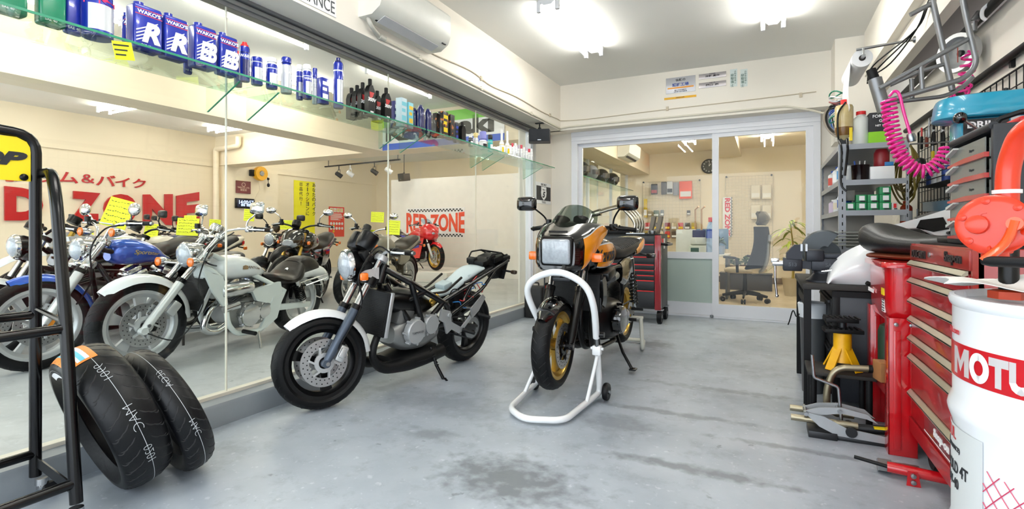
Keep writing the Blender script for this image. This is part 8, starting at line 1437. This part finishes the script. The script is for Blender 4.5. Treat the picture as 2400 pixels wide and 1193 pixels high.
# counter behind the fixed panel
o = thing('counter', 'pale counter behind the fixed glass panel', 'counter', (-1.5, 7.5, .02)); add(o, 'worktop', mat('#E8E4D8', .4), lambda b: b.bx(-2.5, -.62, 7.2, 7.8, .72, .76, .004)); add(o, 'front', mat('#C9D2CC', .5), lambda b: b.bx(-2.48, -.64, 7.23, 7.78, .02, .72))
def ctr(px): p = onY(px, 580, 7.45); return V((p.x, 7.45, .7605))
p = ctr(1637); o = thing('cash_register', 'pale cash register on the counter', 'cash register', p); MB().box((0, 0, .06), (.22, .26, .12), None, .01).build('base', mat('#E1E0D4', .5), o); MB().box((.0, .04, .16), (.20, .14, .10), (-.4, 0, 0), .01).build('keypad_housing', mat('#D9D8CC', .5), o); MB().bx(-.085, .02, -.132, -.128, .03, .09).build('display', mat('#3A5A50', .3), o); MB().box((0, .06, .27), (.17, .02, .12), None, .006).build('customer_display', mat('#3C3F66', .4), o)
p = ctr(1655); o = thing('spray_bottle', 'blue and clear bottle with red cap on the counter', 'bottle', p+V((.06, -.05, 0))); MB().lathe([(.05, 0), (.055, .01), (.05, .2), (.05, .36), (.03, .42), (.02, .44)], seg=20).build('body', mat('#AFC6E4', .3), o); MB().lathe([(.0555, .22), (.0515, .34)], seg=20).build('label', mat('#2C4FB0', .4), o); MB().cyl((0, 0, .44), (0, 0, .50), .028).build('cap', REDL, o)
p = ctr(1605); tag(MB().box(p+V((0, .1, .17)), (.26, .04, .34), (-.15, 0, 0), .004).build('display_board', mat('#E8E6DC', .5), base=True), 'pale leaflet board standing on the counter', 'board')
for i, px in enumerate((1640, 1625)): p = ctr(px)+V((0, .22, 0)); tag((lambda b: (b.tube([p, p+V((0, 0, .62)), p+V((.05, -.05, .66))], .012, 8), b)[1])(MB()).build('lamp_stem', mat('#C9A27A', .4, .4), base=True), ('slim brass coloured stand on the counter, right of two', 'slim brass coloured stand on the counter, left of two')[i], 'stand', 'slim stands on the counter')
def leaf_mesh(b, base, d, L, w, droop):
    d = V(d).normalized(); s = d.cross(V((0, 0, 1))); s = s.normalized() if s.length > 1e-3 else V((1, 0, 0))
    b.sheet(lambda u, v: V(base)+d*(L*u)+s*((v-.5)*w*math.sin(PI*min(.98, u*.9+.08)))-V((0, 0, droop*L*u*u)), 6, 2, .001)
def shrub(label, p, r, n, leafc, potc, seed, group):
    rnd = random.Random(seed); o = thing('potted_shrub', label, 'potted plant', p, 0, group); MB().lathe([(r*.5, 0), (r*.6, r*.8), (r*.64, r*.82), (r*.55, r*.82), (.001, r*.75)], seg=20).build('pot', potc, o); b = MB()
    for i in range(n): d = V((rnd.gauss(0, 1), rnd.gauss(0, 1), rnd.uniform(-.2, 1.2))).normalized(); leaf_mesh(b, V((0, 0, r*1.2))+d*r*.35*rnd.random(), d, r*rnd.uniform(.4, .7), r*.25, .3)
    l_ = b.build('foliage', leafc, o); l_['kind'] = 'stuff'; return o
LG = mat('#2C5A2A', .5, var=.25, vs=30)
p = ctr(1672); shrub('small bushy plant in a pale blue pot at the counter end', p+V((.06, .1, 0)), .14, 70, LG, mat('#A9BBD8', .4), 3, None)
# office chair, desk, tall plant, cabinets
o = thing('office_chair', 'black high backed mesh office chair seen through the sliding door', 'office chair', (-.28, 8.45, .02), -.6)
for i in range(5):
    a = 2*PI*i/5+.25; e = V((math.cos(a)*.32, math.sin(a)*.32, .075)); l_ = MB(); l_.tube([V((0, 0, .14)), V((math.cos(a)*.16, math.sin(a)*.16, .125)), e+V((0, 0, .02))], [.034, .028, .02], 8, flat=.7); lg = l_.build('leg', MATBLK, o)
    c_ = MB(); c_.lathe([(.006, -.03), (.036, -.03), (.036, -.008), (.012, -.004), (.012, .004), (.036, .008), (.036, .03), (.006, .03)], e-V((0, 0, .039)), (-math.sin(a), math.cos(a), 0), 16, loop=True); c_.build('caster', BLACK, lg)
MB().tube([(0, 0, .10), (0, 0, .28), (0, 0, .44)], [.04, .03, .022], 12).build('gas_lift', MATBLK, o); s_ = MB(); s_.sloft([(-.24, .44, .50, .16), (-.16, .42, .52, .23, 3), (.10, .43, .52, .24, 3), (.24, .44, .51, .18)], 20, 3); s_.build('seat', mat('#B9A98C', .7), o)
b = MB(); b.sheet(lambda u, v: V((.22+.06*math.sin(PI*u)*1.0+.10*u-.05*(2*v-1)**2, (v-.5)*(.44-.12*u), .50+.62*u)), 14, 8, .03); b.build('backrest', mat('#070708', .7, spec=.1), o); b = MB(); b.sheet(lambda u, v: V((.30+.05*math.sin(PI*u)-.03*(2*v-1)**2, (v-.5)*(.26-.10*abs(u-.5)), 1.14+.20*u)), 8, 6, .05); b.build('headrest', BLKGLOSS, o)
for sg in (-1, 1): b = MB(); b.tube(fillet([(.05, sg*.24, .45), (.06, sg*.27, .66), (-.16, sg*.27, .67)], .04), .02, 10); b.build('armrest', MATBLK, o)
b = MB(); b.tube(fillet([(.12, 0, .44), (.28, 0, .46), (.36, 0, .62), (.40, 0, 1.0)], .08), .025, 10); b.build('back_bracket', CAST, o)
o = thing('desk', 'low white desk end beside the office chair', 'desk', (-.72, 8.2, .02)); add(o, 'worktop', mat('#D9D8D2', .4), lambda b: b.bx(-1.4, -.52, 8.55, 9.2, .68, .71, .004)); add(o, 'leg_panel', mat('#3C3F46', .5), lambda b: b.bx(-.56, -.53, 8.57, 9.18, .02, .68)); add(o, 'leg_panel', mat('#3C3F46', .5), lambda b: b.bx(-1.38, -1.35, 8.57, 9.18, .02, .68))
o = thing('monitor', 'dark computer monitor on the white desk', 'monitor', (-.78, 8.8, .711)); MB().box((0, 0, .24), (.5, .03, .32), (-.1, 0, 0), .006).build('screen', mat('#4F6E8E', .25, coat=.4), o); MB().tube([(0, .05, 0), (0, .05, .2)], .02, 8).build('stand', BLACK, o); MB().box((0, .05, .006), (.2, .16, .012), None, .004).build('foot', BLACK, o)
o = thing('low_cabinet', 'long low dark board along the office floor behind the chair', 'cabinet', (-.3, 10.2, .02)); add(o, 'case', mat('#39383C', .5), lambda b: b.bx(-.75, .1, 10.05, 10.35, .02, .30, .005)); add(o, 'top', mat('#2B2A2E', .4), lambda b: b.bx(-.76, .11, 10.04, 10.36, .30, .32))
for i, (px, lb) in enumerate(((1712, 'left of three'), (1728, 'middle of three'), (1748, 'right of three'))): q = onY(px, 545, 10.2); shrub('dark clipped bush in a small pot on the low board, %s' % lb, V((q.x, 10.2, .3205)), .15 if i < 2 else .17, 60, LG, mat('#6B4A34', .6), 20+i, 'clipped bushes in the office')
rnd = random.Random(8); q = onY(1858, 640, 9.6); o = thing('potted_plant', 'tall leafy yellow-green plant by the office wall', 'potted plant', (q.x, 9.6, .02)); MB().lathe([(.12, 0), (.16, .28), (.17, .29), (.15, .29), (.001, .26)], seg=24).build('pot', mat('#C9BCA4', .5), o); b = MB(); st = [V((0, 0, .25)), V((.02, 0, .7)), V((-.03, .02, 1.15))]; b.tube(st, [.02, .016, .008], 8); b.build('stem', mat('#A08A3E', .6), o); b = MB()
for i in range(46): z = rnd.uniform(.45, 1.2); d = V((rnd.gauss(0, 1), rnd.gauss(0, .7), rnd.uniform(.1, 1.0))); leaf_mesh(b, (-.03*z, 0, z), d, rnd.uniform(.22, .42), .05, .7)
b.build('leaves', mat('#7F9A32', .5, var=.2, vs=20, col2='#B5B84A'), o)['kind'] = 'stuff'
o = thing('office_cabinet', 'tall pale office cabinet at the right office wall', 'cabinet', (.82, 9.6, .02)); OC = mat('#D8CFBA', .5); add(o, 'carcass', OC, lambda b: b.bx(.72, .97, 8.6, 10.6, .02, .95, .005)); add(o, 'upper_unit', OC, lambda b: b.bx(.78, .97, 9.0, 10.9, 1.2, 2.1, .005))
for i in range(3): d = add(o, 'door', mat('#CFC5AE', .5), lambda b: b.bx(.71, .72, 8.63+.66*i, 9.26+.66*i, .06, .92, .003)); add(o, 'door_vent', mat('#A89E88', .6), lambda b: [b.bx(.706, .71, 8.75+.66*i, 9.1+.66*i, .7+.03*k, .71+.03*k) for k in range(5)], parent=d)
o = thing('side_lamp', 'small pale wall lamp above the plant', 'lamp', (.86, 10.95, 1.6)); MB().cyl((0, 0, 0), (0, 0, .3), .03).build('tube_shade', WHT, o); MB().box((.03, 0, .15), (.06, .05, .05)).build('bracket', OC, o); MB().cyl((.04, 0, .15), (.13, 0, .15), .015).build('wall_arm', OC, o)
# helmets on the glass shelf of the office partition
o = thing('glass_shelf', 'glass shelf on the office side partition carrying helmets', 'shelf', (-2.62, 8.2, 1.9)); add(o, 'shelf_board', SHELFGL, lambda b: b.bx(-2.76, -2.45, 7.1, 10.6, 1.90, 1.91)); add(o, 'shelf_edge', GREENEDGE, lambda b: b.bx(-2.45, -2.447, 7.1, 10.6, 1.90, 1.91))
for i, (y, m) in enumerate(((7.25, mat('#B9BCC0', .25, coat=.6)), (7.7, BLKGLOSS), (8.2, mat('#8E9298', .25, coat=.6)), (8.8, BLKGLOSS), (9.5, BLKGLOSS))):
    o = thing('helmet', ['grey helmet nearest the glazed door', 'black helmet second from the door', 'silver helmet in the middle of the shelf', 'black helmet fourth on the office shelf', 'black helmet furthest on the office shelf'][i], 'helmet', (-2.60, y, 1.911), 0, 'helmets on the office shelf'); b = MB(); b.ell((0, 0, .13), (.14, .12, .13), 22, 12); b.build('shell', m, o); b = MB(); b.sheet(lambda u, v: V((.145*math.cos((u-.5)*2.2), .125*math.sin((u-.5)*2.2), .09+.08*v)), 10, 4, .004); b.build('visor', mat('#2A2E34', .1, coat=.8), o)
o = thing('air_conditioner', 'white wall air conditioner on the office beam', 'air conditioner', (-2.2, 9.2, 2.36)); add(o, 'housing', AC, lambda b: b.prism([(-2.3, 2.36), (-2.18, 2.36), (-2.1, 2.42), (-2.08, 2.62), (-2.3, 2.64)], (0, 9.2, 0), (1, 0, 0), (0, 0, 1), .85)); add(o, 'outlet_slot', HOLE, lambda b: b.beam((-2.16, 8.85, 2.368), (-2.16, 9.55, 2.368), .04, .004, (-.6, 0, 1)))
strip_lamp((-1.25, 7.8, 2.76), 0, 1.2, 'added unseen twin tube lamp brightening the office, just behind the door beam', 'office lamps'); strip_lamp((.3, 7.8, 2.76), 0, 1.2, 'added unseen twin tube lamp brightening the office, behind the door beam on the rack side', 'office lamps')  # both lamps added out of view to brighten the office
